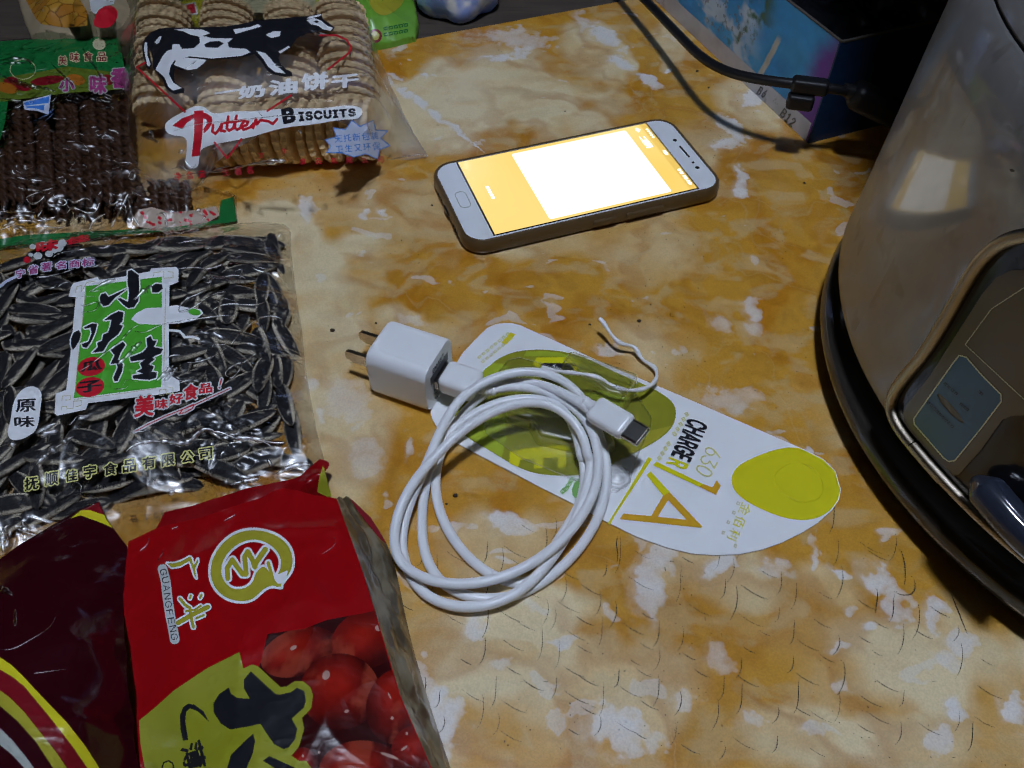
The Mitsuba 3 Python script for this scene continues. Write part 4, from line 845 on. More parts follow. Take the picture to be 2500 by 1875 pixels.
prt('charger_card__tab_lettering', word('obility', CB([(960, 560)])[0], CB([(800, 475)])[0], 9, 1.5), Plane(1.35), 0, 'ink_white', smooth=False)
cp('fold_line', [CB([(1630, 900)])[0], CB([(1640, 1150)])[0], CB([(1965, 1075)])[0], CB([(1830, 1210)])[0], CB([(1480, 1400)])[0], CB([(1400, 1380)])[0], CB([(1560, 1180)])[0]], 'ink_olive')
egg = smooth_closed(CC([(1600, 488), (1380, 530), (1200, 605), (1085, 690), (1055, 770), (1075, 860), (1160, 950), (1320, 1040), (1500, 1110), (1700, 1140), (1850, 1110), (1970, 1020), (2025, 920), (2030, 820), (1990, 700), (1880, 585), (1750, 515)]))
prt('charger_card__yellow_print', egg.intersection(poly(outline).buffer(-2)), CS, 0, 'ink_card_yellow', label='bright yellow egg shaped print', smooth=False)
hole = smooth_closed(CC([(1640, 625), (1530, 655), (1450, 740), (1460, 830), (1540, 915), (1650, 970), (1760, 975), (1850, 930), (1880, 840), (1840, 740), (1750, 660)]))
hv = PZ(np.array(hole.exterior.coords)[::2], np.full(len(hole.exterior.coords[::2]), 1.0))
obj('charger_card__hang_hole', tube(np.vstack([hv, hv[:2]]), .16, 6), 'ink_card_yellow', True, label='scored outline of the hanging hole')
o1, o2, y1, y2 = 'ink_amber', 'ink_amber', 'ink_card_yellow', 'ink_card_yellow'
cp('figure_one_stem', CC([(350, 648), (378, 615), (800, 818), (760, 840)]), y1)
cp('figure_one_flag', CC([(760, 838), (800, 817), (880, 848), (920, 785), (958, 830), (915, 915)]), o1)
cp('letter_a_tip', CC([(290, 735), (325, 703), (500, 890), (440, 925)]), y1)
A_o = poly(CC([(440, 920), (495, 888), (792, 1200), (780, 1210), (50, 1132), (80, 1083), (330, 1105)])).difference(poly(CC([(482, 962), (390, 1112), (650, 1138)])))
cp('letter_a', A_o, o1)
cp('yellow_rule', CC([(0, 1075), (305, 575), (338, 590), (0, 1110), (-40, 1185), (-60, 1170)]), y1)
cp('lettering_charger', word('CHARGE', CC([(668, 215)])[0], CC([(505, 555)])[0], 51, 3.0, .05, up_=(165, 65)), 'ink_black')
cp('lettering_last_r', word('R', CC([(495, 572)])[0], CC([(462, 628)])[0], 51, 3.0, .05, up_=(165, 65)), y1)
cp('lettering_number', word('630', CC([(835, 470)])[0], CC([(722, 700)])[0], 41, -1.0, .12, up_=(165, 85)), 'ink_pale_yellow')
ln = [affinity.rotate(sbox(-5, -4, 5, 4).difference(sbox(-3, -2, 3, 2)).union(sbox(-.8, -4, .8, 4)), 60) for _ in range(10)]
pa, pb = np.array(CC([(650, 190)])[0]), np.array(CC([(405, 585)])[0])
cp('small_print', unary_union([affinity.translate(g, *(pa + (pb - pa) * i / 9)) for i, g in enumerate(ln) if i != 5]), 'ink_pale_yellow')
cp('brand_lettering', crow('金佰利', CC([(1175, 1045)])[0], CC([(1075, 1275)])[0], 31, -.5, 113), 'ink_card_yellow')
tiny = [affinity.rotate(sbox(-4, -4, 4, 4).difference(sbox(-2, -2, 2, 2)), 20) for _ in range(5)]
cp('tiny_print', unary_union([affinity.translate(g, *q) for g, q in zip(tiny, CC([(1115, 990), (1075, 1075), (1025, 1160), (980, 1255), (1090, 1375)]))]), 'ink_gold')
la, lb = np.array(CA([(1620, 165)])[0]), np.array(CA([(1345, 390)])[0])
cp('corner_tab', CA([(1575, 265), (1665, 165), (1712, 185), (1625, 282)]), 'ink_yellow')
rows_ = []
for off_ in (0, 14):
    for i in range(8):
        q = la + (lb - la) * i / 7 + np.array([-.63, -.77]) * off_ * -1 + np.array([4, 4])
        rows_.append(affinity.translate(affinity.rotate(sbox(-4, -3.2, 4, 3.2).difference(sbox(-2, -1.6, 2.2, 1.8)), -45), *q))
cp('corner_print', unary_union(rows_), 'ink_pale_yellow')
cp('green_emblem', CD([(1790, 240), (1740, 290), (1718, 350), (1725, 400), (1780, 460), (1850, 470), (1850, 240)]), 'ink_label_green')
prt('charger_card__green_print', unary_union([affinity.translate(affinity.rotate(sbox(-7, -5, 7, 5).difference(sbox(-5, -3, 1, -.6)).difference(sbox(-2, .8, 5, 3)), -52), *q) for q in CD([(1715, 265), (1690, 305), (1665, 345), (1640, 362)])]), CS2, 0, 'ink_label_green', smooth=False)


def tray(base_px, h, inset, zb=1.3):
    """A thin thermoformed bump: rounded walls and a domed top, open below."""
    b = poly(PZ(base_px, np.full(len(base_px), zb))[:, :2]).buffer(-2.2).buffer(2.2)
    rings = []
    for d, z in ((0, zb), (.3, zb + h * .35), (.9, zb + h * .75), (1.6, zb + h * .93), (2.8, zb + h)):
        g = b.buffer(-d * inset)
        n = 80
        rings.append(np.array([[*g.exterior.interpolate(t, normalized=True).coords[0], z] for t in np.linspace(0, 1, n, endpoint=False)]))
    # line rings up so that walls do not twist
    for i in range(1, len(rings)):
        k = np.argmin(((rings[i] - rings[i - 1][0])[:, :2] ** 2).sum(1))
        rings[i] = np.roll(rings[i], -k, axis=0)
    v, f = loft(rings)
    n = len(rings[0])
    return v, f[~(f == len(v) - 2).any(1)]


fl = poly(PZ(CB([(240, 590), (365, 435), (470, 412), (620, 450), (960, 560), (1600, 750), (1760, 1000), (1750, 1090), (1640, 1330), (1540, 1640), (1400, 1740), (1300, 1700), (1050, 1620), (500, 1400), (150, 1150), (120, 1050), (130, 850)]), np.full(17, 1.6))[:, :2]).buffer(-3).buffer(3)
fv, ff = tri(fl)
obj('charger_card__blister', (np.c_[fv, np.full(len(fv), 1.75)], ff), 'clear_plastic', label='clear moulded blister')
obj('charger_card__blister__ridge', tube(np.c_[np.array(fl.exterior.coords)[:, :2], np.full(len(fl.exterior.coords), 1.75)], .28, 6), 'clear_plastic', True)
obj('charger_card__blister__box', tray(CB([(860, 590), (930, 480), (1010, 488), (1620, 705), (1615, 770), (1490, 960), (1300, 920), (1020, 720)]), 12, 1.0), 'clear_plastic', 40)
obj('charger_card__blister__box', tray(CB([(300, 950), (340, 860), (640, 800), (1010, 900), (1330, 1120), (1420, 1300), (1300, 1420), (640, 1270), (560, 1120), (330, 1050)]), 7, 1.4), 'clear_plastic', 40)
bp = PZ([(1506, 1165)], [1.7])[0]
obj('charger_card__blister__knob', lathe([(6.2, 1.7), (5.6, 2.6), (4.4, 2.9), (3.6, 2.6), (2.6, 3.4), (1.2, 3.9), (.05, 4.0)], 36, bp[:2]), 'clear_plastic', True)

# ---------------------------------------------------------------- adapter, cable
tag('power_adapter', 'white block charger with two flat brass pins', 'charger')
aX = np.array([math.cos(math.radians(-23)), math.sin(math.radians(-23)), 0])
aN = np.array([-aX[1], aX[0], 0])
aZ = np.array([0, 0, 1.0])
AO = np.array([-46.6, -.6, 14.4])


def ab(m):
    return place(m, AO, aX, aN, aZ)


sec = lambda d, x: np.c_[np.full(40, x * 1.05), rrect(-13.5 + d, 13.5 - d, -14.2 + d, 13.9 - d, 6.0 - d * .5)]
obj('power_adapter__body', ab(loft([sec(2.2, -14.9), sec(1.0, -14.6), sec(.3, -13.9), sec(0, -12.5), sec(0, 13.2), sec(.25, 14.0), sec(.8, 14.3)])), 'white_plastic', 35)
for y in (-6.4, 6.4):
    pg = poly([(0, -3.7), (-11.5, -3.2), (-15, -1.3), (-15, 2.2), (-13.6, 3.4), (0, 3.7)])
    m = extrude(pg, -.9, .9)
    obj('power_adapter__pin', ab((arr(m)[0][:, [0, 2, 1]] + [-15.0, y, .9], arr(m)[1][:, ::-1])), 'brass')


def endface(polys, x, name, bs):
    v, f = tri(polys)
    obj('power_adapter__' + name, ab((np.c_[np.full(len(v), x), v[:, 0], v[:, 1]], f)), bs)


endface(sbox(-9, 2.2, 8.5, 7.2), 15.2, 'label', 'ink_dark_grey')
wv = lambda t, x0, x1, y, h, b: affinity.scale(word(t, (x0 * 10, -y * 10), (x1 * 10, -y * 10), h * 10, b), .1, -.1, origin=(0, 0))
endface(wv('SMART', -6.5, 5.0, 7.7, 2.6, 4), 15.2, 'lettering', 'ink_black')
endface(unary_union([sbox(-7 + .9 * (i % 2), -6.2 - 1.5 * i, -7 + w, -5.4 - 1.5 * i) for i, w in enumerate((8, 10, 7, 9))] + [sbox(1.5, -9, 3, -7.4).difference(sbox(1.8, -8.7, 2.7, -7.7))]), 15.2, 'small_print', 'ink_dark_grey')
endface(sbox(-7.2, -3.8, 7.2, 3.4), 15.4, 'port', 'black_gloss')

tag('usb_cable', 'white round charging cable coiled in loose loops, reversible plug at one end', 'cable')
uo = rbox(17.6, 14.6, 9.8, 2.9, 28)
UA = np.array([25.6, 0, .4])
obj('usb_cable__plug_housing', ab((arr(uo)[0] + UA, arr(uo)[1])), 'white_plastic', 50)
obj('usb_cable__plug_collar', ab(extrude(sbox(15.0, -6.4, 17.2, 6.4), -2.6, 2.4)), 'nickel')
rel0 = ab((np.array([[33.8, 0, .4], [36.5, .2, .4], [40.0, .8, .3], [42, 1.6, .3]]), np.zeros((0, 3), int)))[0]
obj('usb_cable__strain_relief', join(tube(spline(rel0, 24), np.tile([3.1, 3.1, 2.65, 2.65], 6) * np.linspace(1, .88, 24), 18)), 'white_plastic', 40)
path = [(np.array(rel0[1]))] + [rel0[3]]
CBL = [('B', 330, 690, 15), ('B', 600, 725, 17), ('B', 850, 800, 18), ('B', 1050, 950, 18), ('B', 1190, 1130, 16.5), ('B', 1255, 1330, 15), ('D', 1955, 60, 14), ('D', 1945, 280, 13), ('D', 1850, 500, 12.5), ('D', 1650, 760, 11), ('D', 1400, 970, 10),
       ('D', 1100, 1130, 9.5), ('D', 800, 1205, 9), ('D', 550, 1195, 8.5), ('D', 300, 1110, 8), ('D', 150, 950, 8), ('D', 115, 750, 9), ('D', 200, 450, 12), ('D', 400, 200, 16), ('A', 950, 1320, 20), ('A', 1200, 1120, 22), ('A', 1500, 960, 23),
       ('A', 1800, 855, 23), ('B', 650, 852, 22), ('B', 850, 905, 21), ('B', 980, 1020, 19), ('B', 1090, 1200, 16), ('B', 1140, 1400, 12.5), ('D', 1880, 60, 10.5), ('D', 1860, 300, 8.4), ('D', 1760, 580, 7), ('D', 1600, 900, 6.4), ('D', 1450, 1080, 6.6),
       ('D', 1300, 1210, 6.6), ('D', 1150, 1300, 6.4), ('D', 1000, 1380, 6), ('D', 830, 1430, 5), ('D', 600, 1385, 4), ('D', 400, 1265, 3), ('D', 270, 1140, 2.6), ('D', 200, 990, 2.6), ('D', 180, 850, 3), ('D', 200, 700, 4), ('D', 265, 500, 7),
       ('D', 340, 330, 10), ('D', 430, 100, 13.5), ('A', 880, 1280, 15.5), ('A', 1000, 1080, 17), ('A', 1250, 760, 19.5), ('A', 1500, 620, 21.5), ('A', 1800, 555, 23), ('B', 600, 548, 23), ('B', 750, 575, 22.5), ('B', 900, 645, 21), ('B', 1010, 730, 18),
       ('B', 1100, 830, 14), ('B', 1170, 960, 11), ('B', 1245, 1150, 9), ('B', 1310, 1400, 7.5), ('D', 2025, 60, 6.5), ('D', 2030, 250, 5), ('D', 1985, 520, 4), ('D', 1890, 750, 3), ('D', 1750, 930, 2.5), ('D', 1570, 1085, 2.3), ('D', 1400, 1195, 2.2),
       ('D', 1200, 1290, 2.2), ('D', 1000, 1338, 2.2), ('D', 850, 1342, 2.2), ('D', 700, 1300, 2.2), ('D', 590, 1215, 2.3), ('D', 470, 1070, 2.3), ('D', 390, 860, 2.3), ('D', 360, 650, 2.4), ('D', 380, 430, 3.2), ('D', 430, 250, 5), ('D', 490, 60, 7.5),
       ('A', 960, 1300, 9.5), ('A', 1080, 1120, 12), ('A', 1280, 980, 15), ('A', 1550, 870, 17.5), ('A', 1800, 815, 18.5), ('B', 640, 812, 18), ('B', 800, 860, 17), ('B', 940, 990, 15), ('B', 1030, 1160, 12), ('B', 1080, 1400, 9.5), ('D', 1810, 60, 7),
       ('D', 1835, 250, 4.8), ('D', 1800, 440, 3), ('D', 1690, 660, 2.3), ('D', 1560, 880, 2.2), ('D', 1440, 1060, 2.2), ('D', 1330, 1180, 2.2), ('D', 1220, 1212, 2.2), ('D', 1110, 1178, 2.2), ('D', 950, 1085, 2.2), ('D', 760, 900, 2.2), ('D', 605, 700, 2.3),
       ('D', 510, 500, 2.5), ('D', 478, 330, 3.5), ('D', 500, 130, 5), ('A', 1060, 1220, 6), ('A', 1220, 960, 8), ('A', 1420, 740, 11), ('A', 1600, 665, 14), ('B', 480, 668, 16), ('B', 600, 658, 18), ('B', 750, 690, 20), ('B', 900, 765, 21.5),
       ('B', 1030, 845, 22.5)]
CR = dict(A=CA, B=CB, D=CD)
path += [P(*CR[c]([(x, y)])[0], z) for c, x, y, z in CBL]
c0, c1 = P(*CB([(1110, 893)])[0], 23.2), P(*CB([(1175, 930)])[0], 24)
h0, h1, s1 = P(*CB([(1195, 905)])[0], 24.2), P(*CB([(1535, 1105)])[0], 27.5), P(*CB([(1690, 1185)])[0], 28.8)
path += [c0, c1]
cable = spline(path, 620, s=60)
obj('usb_cable__cord', tube(cable, 2.08, 16), 'white_rubber', True)
hx = (h1 - h0) / np.linalg.norm(h1 - h0)
vd = C_MM - h1
vd /= np.linalg.norm(vd)
hn = vd - hx * (vd @ hx)
hn /= np.linalg.norm(hn)
hn = hn * math.cos(.30) + np.cross(hn, hx) * math.sin(.30)
hw = np.cross(hn, hx)
fr = lambda m, o: place(m, o, hx, hw, hn)
obj('usb_cable__strain_relief', fr(join(tube([[-7.2, 0, 0], [-5.6, 0, 0], [-5.4, 0, 0], [-4.2, 0, 0], [-4.0, 0, 0], [-2, 0, 0], [1, 0, 0]], [2.5, 2.7, 3.1, 3.1, 2.7, 2.9, 3.2], 18)), h0), 'white_plastic', 40)
hl = np.linalg.norm(h1 - h0)
obj('usb_cable__plug_housing', fr(rbox(hl, 11.8, 6.6, 2.3, 28), (h0 + h1) / 2), 'white_plastic', 50, label='white housing of the reversible plug')
shell = poly(rrect(-4.9, 4.9, -1.55, 1.55, 1.5))
sm = extrude(shell.difference(poly(rrect(-4.4, 4.4, -1.1, 1.1, 1.05))), 0, 7.8)
obj('usb_cable__plug_shell', fr((arr(sm)[0][:, [2, 0, 1]], arr(sm)[1]), h1 + hx * -.3), 'nickel', 30)
sm = extrude(poly(rrect(-4.45, 4.45, -1.15, 1.15, 1.1)), 0, 7.0)
obj('usb_cable__plug_core', fr((arr(sm)[0][:, [2, 0, 1]], arr(sm)[1]), h1 + hx * -.2), 'black_gloss')

tw = [('B', 690, 505, 10), ('B', 780, 530, 11), ('B', 900, 552, 13), ('B', 1000, 562, 14.5), ('B', 1120, 580, 15), ('B', 1230, 602, 15), ('B', 1310, 630, 14), ('B', 1350, 670, 13), ('B', 1400, 705, 12), ('B', 1480, 728, 11.5), ('B', 1560, 732, 11), ('B', 1640, 722, 10),
      ('B', 1710, 705, 8), ('B', 1770, 668, 6), ('B', 1810, 610, 4.5), ('B', 1815, 555, 3.6), ('B', 1775, 500, 3), ('B', 1715, 447, 3), ('B', 1665, 430, 3), ('B', 1640, 405, 3.4), ('B', 1632, 360, 4.5), ('B', 1600, 305, 5.5), ('B', 1560, 285, 6), ('B', 1510, 297, 6.5), ('B', 1460, 278, 7),
      ('B', 1400, 215, 8.5), ('B', 1330, 130, 10.5), ('B', 1250, 25, 13)]
obj('twist_tie', tube(spline([P(*CB([(x, y)])[0], z) for _, x, y, z in tw], 140, s=4), .95 + .22 * np.sin(np.linspace(0, 60, 140)), 10), 'white_rubber', True, label='thin white crinkled twist tie threaded through the blister, one end raised', cat='twist tie')

# ---------------------------------------------------------------- rice cooker
KC = np.array([311.5, -10.0])


def cooker_paint(p, n, uv):
    a = dr.atan2(p.y * 1000 - KC[1], p.x * 1000 - KC[0])
    g = fb(a * 26, p.z * 160, 0, 4)
    c = mikit.mix((.135, .130, .126), (.160, .154, .148), g)
    d = sst(.66, .78, fb(a * 14 + 9, p.z * 60, 3, 4))
    return mikit.mix(c, mi.Color3f(.09, .075, .06), d * .5)


ink('cooker_base_coat', mikit.proc(cooker_paint))
scene['cooker_paint'] = {'type': 'twosided', 'b': {'type': 'blendbsdf', 'weight': .105, 'a': {'type': 'principled', 'base_color': mikit.proc(cooker_paint), 'roughness': .35, 'specular': .4},
                                                    'b': {'type': 'roughconductor', 'alpha': .007, 'specular_reflectance': col((.9, .87, .82))}}}
mat('dark_base', (.030, .026, .022), .10, .6)
mat('gold_panel', (.10, .072, .034), .28, .5)
mat('panel_black', (.010, .009, .009), .13, .5)
mat('label_blue', (.045, .095, .135), .3, .4)
tag('rice_cooker', 'large round taupe rice cooker with a dark framed control panel', 'rice cooker')
obj('rice_cooker__body', lathe([(158, 30), (164, 37), (166.3, 40), (167.2, 42.5), (167.0, 46), (166.0, 70), (165.0, 100), (164.2, 130), (163.4, 150), (162.2, 160), (160.2, 167), (157.6, 171.0), (156.6, 171.6), (155.6, 170.6)], 220, KC), 'cooker_paint', 40)
obj('rice_cooker__seam', lathe([(156.2, 169.5), (155.4, 173.6)], 160, KC), 'black_rubber')
obj('rice_cooker__lid', lathe([(155.9, 172.0), (156.4, 173.0), (156.0, 174.6), (152, 182), (144, 191), (130, 200), (105, 209), (70, 215), (30, 218), (.05, 218.5)], 180, KC), 'cooker_paint', 40)
obj('rice_cooker__base', lathe([(.05, 5), (156, 5), (161, 7), (165.5, 11), (167.6, 15), (167.9, 18), (166.6, 21.5), (163.5, 24), (159, 26), (156, 31)], 200, KC), 'dark_base', 40)
for a in (60, 150, 215, 330):
    c_ = KC + 138 * np.array([math.cos(math.radians(a)), math.sin(math.radians(a))])
    obj('rice_cooker__foot', lathe([(.05, .2), (11, .2), (12, 1.5), (11, 6)], 24, c_), 'black_rubber')
NM, NN = cr(2050, 500, .39788), cr(2000, 1000, .36179)
DR = lambda k: Drum(KC, 166.6 + k)
panel_out = NM([(1360, 90), (1131, 225), (1020, 260), (930, 320), (850, 430), (660, 720), (500, 950), (360, 1130), (318, 1200), (328, 1290), (470, 1500), (620, 1680)]) + NN([(620, 215), (700, 310), (820, 450), (1010, 650), (1200, 840), (1382, 1010), (1700, 1290), (1900, 1000), (1900, 200)])
prt('rice_cooker__panel_bed', panel_out, DR(.6), 0, 'panel_black', 14)
frame_line = NM([(1500, 130), (1250, 178), (1131, 190), (1010, 225), (905, 300), (835, 390), (745, 540), (650, 700), (560, 850), (470, 975), (385, 1080), (325, 1165), (312, 1225), (330, 1300), (440, 1465), (560, 1610), (640, 1700)]) + NN([(620, 225), (700, 320), (800, 432), (1000, 640), (1200, 828), (1382, 985), (1600, 1160)])
fl_ = np.array(frame_line)
fl_ = spline(np.vstack([fl_[:1], fl_[1:]]), 150, s=150)
fp = DR(2.0).at(fl_)
scene['frame_bronze'] = {'type': 'twosided', 'b': {'type': 'roughconductor', 'alpha': .24, 'specular_reflectance': col((.34, .29, .22))}}
obj('rice_cooker__panel_frame', tube(fp, 2.3, 12), 'frame_bronze', True)
gold = NM([(1360, 380), (1131, 398), (1050, 402), (960, 445), (880, 540), (700, 820), (560, 1040), (405, 1235), (388, 1280), (395, 1330), (440, 1400), (620, 1590), (690, 1650)]) + NN([(870, 425), (905, 448), (940, 440), (1090, 275), (1235, 70), (1300, 42), (1382, 40), (1600, 30), (1800, -200), (1800, -700)])
prt('rice_cooker__control_panel', gold, DR(1.2), 0, 'gold_panel', 14)
blue = poly(NM([(458, 1315), (560, 1170), (690, 985), (735, 928), (775, 940), (870, 1050), (985, 1165), (988, 1205), (860, 1375), (705, 1565), (670, 1572), (640, 1550), (540, 1435), (462, 1345)]))
prt('rice_cooker__label_rim', blue.buffer(3.2).difference(blue), DR(1.5), 0, 'ink_gold', 14)
needle = poly(NM([(597, 1165), (612, 1158), (660, 1200), (730, 1280), (765, 1340), (745, 1338), (680, 1285), (620, 1215)]))
prt('rice_cooker__label', blue.difference(needle), DR(1.5), 0, 'label_blue', 14, label='dull blue label with a lens shaped window')
tl = []
rt = np.random.default_rng(5)
for q, n_, d_ in ((NM([(650, 1100)])[0], 4, (20, 18)), (NM([(745, 1225)])[0], 4, (12, 10)), (NM([(545, 1215)])[0], 9, (17, 17)), (NM([(860, 1150)])[0], 2, (10, 8))):
    for i in range(n_):
        tl.append(affinity.translate(affinity.rotate(sbox(-4, -3, 4, 3).difference(sbox(-2, -1, 2.5, 1.5)), 45 + rt.uniform(-8, 8)), q[0] + i * d_[0] * .42, q[1] + i * d_[1] * .42))
prt('rice_cooker__label_print', unary_union(tl), DR(1.75), 0, 'panel_black', 14)
for a, b in ((NM([(770, 858)])[0], NM([(1180, 1240)])[0]), (NM([(770, 858)])[0], NM([(930, 640)])[0]), (NM([(930, 640)])[0], NM([(1190, 470)])[0])):
    prt('rice_cooker__panel_line', LineString([a, b]).buffer(.9), DR(1.5), 0, 'ink_gold', 14)
hp = DR(4.5).at(spline(NN([(1050, 470), (1130, 530), (1230, 620), (1382, 760), (1600, 940)]), 50))
hp[:, :2] += (hp[:, :2] - KC) / np.linalg.norm(hp[:, :2] - KC, axis=1)[:, None] * (4 * np.sin(np.linspace(0, 1.6, 50)))[:, None]
mat('handle_blue_black', (.02, .024, .038), .09, .7)
obj('rice_cooker__handle', tube(hp, np.r_[np.linspace(2, 6.2, 8), np.full(42, 6.4)], 18), 'handle_blue_black', True)

prt('rice_cooker__chip', ell(2471, 416, 6, 3.5, 20), DR(-2.2), 0, 'panel_black', 4)
prt('rice_cooker__chip', ell(2087, 848, 2.4, 4), DR(.5), 0, 'panel_black', 4)

# ---------------------------------------------------------------- blue carton and what is in it
bo, bu = np.array([184.4, 195.2, 0]), np.array([-74.7, 188.8, 0]) / np.hypot(74.7, 188.8)
bv = np.array([bu[1], -bu[0], 0])
BH, BL, BW = 66.0, 300.0, 190.0


def carton_print(p, n, uv):
    x, y = p.x * 1000 - bo[0], p.y * 1000 - bo[1]
    u, z = x * bu[0] + y * bu[1], p.z * 1000
    w = 18 * (fb(u / 30, z / 16, 1, 4) - .5)
    c = mikit.mix((.02, .20, .50), (.05, .32, .58), fb(u / 22, z / 13, 2, 4))
    c = mikit.mix(c, mi.Color3f(.12, .04, .26), sst(26, 6, u + w + .2 * (z - 30)))
    c = mikit.mix(c, mi.Color3f(.40, .50, .60), sst(.5, .62, fb(u / 26 + 4, z / 18 + 2, 6, 4)) * sst(60, 90, u + w))
    c = mikit.mix(c, mi.Color3f(.05, .12, .07), sst(.58, .68, fb(u / 20 + 14, z / 16, 8, 4)) * sst(50, 70, u + w) * sst(120, 105, u))
    ray = sst(3.2, 1.6, dr.abs(u - 58 + .35 * (z - 20) + w * .2)) * sst(46, 40, z)
    c = mikit.mix(c, mi.Color3f(.5, .45, .33), ray * .8)
    c = mikit.mix(c, mi.Color3f(.42, .42, .45), sst(13.4, 12.6, z) * sst(1, 2, u))
    c = c * (.85 + .5 * fb(u / 14, z / 14, 21, 4))
    return mikit.mix(c, mi.Color3f(.16, .155, .145), sst(.62, .7, fb(u / 3, z / 3, 11, 4)) * sst(.5, .7, nz(u / 40, z / 30, 3)) * .6)


mat('carton_print', mikit.proc(carton_print), .35, .4)
mat('carton_navy', mikit.proc(lambda p, n, uv: mikit.mix((.006, .026, .075), (.010, .036, .098), fb(p.x * 200, p.y * 200, p.z * 200, 3))), .4, .4)
mat('carton_board', (.07, .063, .055), .8, .1)
tag('blue_carton', 'open printed blue cardboard box standing behind the phone', 'box')


def slab(u0, u1, v0, v1, z0, z1):
    m = trimesh.creation.box(bounds=[[u0, v0, z0], [u1, v1, z1]])
    v, f = arr(m)
    w = bo + v[:, :1] * bu + v[:, 1:2] * bv + v[:, 2:] * [0, 0, 1.0]
    n = np.cross(bu, bv)[2]
    return w, (f if n > 0 else f[:, ::-1])


obj('blue_carton__front_wall', slab(0, BL, 0, 1.2, .2, BH), 'carton_print')
obj('blue_carton__end_wall', slab(-1.2, 0, 0, BW, .2, BH - .4), 'carton_navy')
obj('blue_carton__back_wall', slab(0, BL, BW - 1.2, BW, .2, BH), 'carton_navy')
obj('blue_carton__end_wall', slab(BL, BL + 1.2, 0, BW, .2, BH), 'carton_navy')
obj('blue_carton__floor', slab(0, BL, 1.2, BW - 1.2, .3, 1.4), 'carton_board')
obj('blue_carton__rim', join(slab(-1.4, BL, -.25, 1.5, BH, BH + .7), slab(-1.6, .2, 1.5, BW, BH - .4, BH + .5)), 'carton_board')


class Face:
    def __init__(self, o, n):
        self.o, self.n = o, n

    def at(self, p):
        d = rays(p)
        return C_MM + d * (((self.o - C_MM) @ self.n) / (d @ self.n))[:, None]


FF = Face(bo - bv * .3, bv)
C4 = cr(1500, 0, .36166)
prt('blue_carton__lettering', unary_union([word('B12', C4([(1112, 778)])[0], C4([(1195, 862)])[0], 22, 2.0, .25, up_=(30, -44)), word('B6', C4([(955, 632)])[0], C4([(1005, 664)])[0], 21, 2.0, .25, up_=(28, -44))]), FF, 0, 'ink_dark_grey', smooth=False)
gx, gy = np.meshgrid(np.linspace(6, BL - 8, 110), np.linspace(6, BW - 8, 80), indexing='ij')
gzz = 44 + 26 * (meshkit.fbm(np.stack([gx / 55, gy / 45, gx * 0], -1), 5) - .5) + 9 * (1 - np.abs(2 * meshkit.noise(np.stack([gx / 17, gy / 15, gx * 0 + 3], -1)) - 1)) - 6
gv = bo + gx.reshape(-1, 1) * bu + gy.reshape(-1, 1) * bv + gzz.reshape(-1, 1) * [0, 0, 1.0]
i_, j_ = np.meshgrid(np.arange(109), np.arange(79), indexing='ij')
q_ = np.stack([i_ * 80 + j_, i_ * 80 + j_ + 1, (i_ + 1) * 80 + j_ + 1, (i_ + 1) * 80 + j_], -1).reshape(-1, 4)
mat('black_film', (.008, .009, .012), .12, .6)
obj('black_bag', up(gv, np.vstack([q_[:, [0, 1, 2]], q_[:, [0, 2, 3]]])), 'black_film', True, label='crumpled shiny black plastic bag lying inside the blue carton', cat='plastic bag')

# ---------------------------------------------------------------- power cord
cord = [((1500, -70), 20), ((1545, -30), 24), ((1580, 10), 26), ((1627, 50), 29), ((1674, 97), 32), ((1717, 143), 36), ((1760, 172), 40), ((1807, 186), 43), ((1862, 194), 46), ((1915, 201), 48), ((1960, 207), 49), ((2010, 212), 49), ((2060, 220), 47), ((2110, 236), 42)]
cpth = spline([P(*a, z) for a, z in cord], 120, s=8)
tag('power_cable', 'black power cable arching over the table towards the cooker', 'power cable')
obj('power_cable__cord', tube(cpth, 2.9, 14), 'black_rubber', True)
b0, b1 = P(1932, 204, 48.5), P(2022, 215, 48.5)
bxd = (b1 - b0) / np.linalg.norm(b1 - b0)
bn = np.cross([0, 0, 1.0], bxd)
bn /= np.linalg.norm(bn)
obj('power_cable__switch', join(place(rbox(np.linalg.norm(b1 - b0), 9, 8.5, 2.4), (b0 + b1) / 2, bxd, bn, np.cross(bxd, bn)), place(rbox(15, 8, 9, 2.2), (b0 * .68 + b1 * .32) + [0, -3, -8.5], bxd, bn, np.cross(bxd, bn))), 'black_rubber', 40)
p0, p1 = P(2085, 228, 45), P(2168, 268, 36)
pxd = (p1 - p0) / np.linalg.norm(p1 - p0)
pn = np.cross([0, 0, 1.0], pxd)
pn /= np.linalg.norm(pn)
obj('power_cable__plug', join(place(rbox(np.linalg.norm(p1 - p0) + 16, 16, 15, 5), (p0 + p1) / 2 + pxd * 6, pxd, pn, np.cross(pxd, pn)), tube([p0 - pxd * 7, p0 + pxd * 2], [3.4, 5.5], 14)), 'black_rubber', 40)

# ---------------------------------------------------------------- things behind the marbled sheet
mat('blue_bottle', mikit.proc(lambda p, n, uv: mikit.mix((.30, .44, .92), (.88, .93, .98), sst(.45, .75, fb(p.x * 90, p.y * 90, p.z * 70, 3)))), .08, .6)  # pale patches painted in as the plastic's reflections
bc = P(1117, 22, -3)[:2] + np.array([0, 3.0])
wob = lambda th, z: 1 + np.clip((16 - z) / 16, 0, 1) * .11 * np.cos(5 * th + .6) - .02 * np.cos(10 * th) * np.clip((16 - z) / 16, 0, 1)
tag('water_bottle', 'base of a clear bluish plastic bottle beyond the sheet edge', 'bottle')
obj('water_bottle__body', lathe([(4, 2), (14, -1.5), (20, -3.0), (25, -2.0), (29, 3), (31, 9), (32, 18), (32, 26), (31.2, 29), (32, 32), (32, 44), (31.2, 47), (32, 50), (32, 120), (28, 150), (14, 185), (12.5, 200)], 120, bc, wob), 'blue_bottle', True)
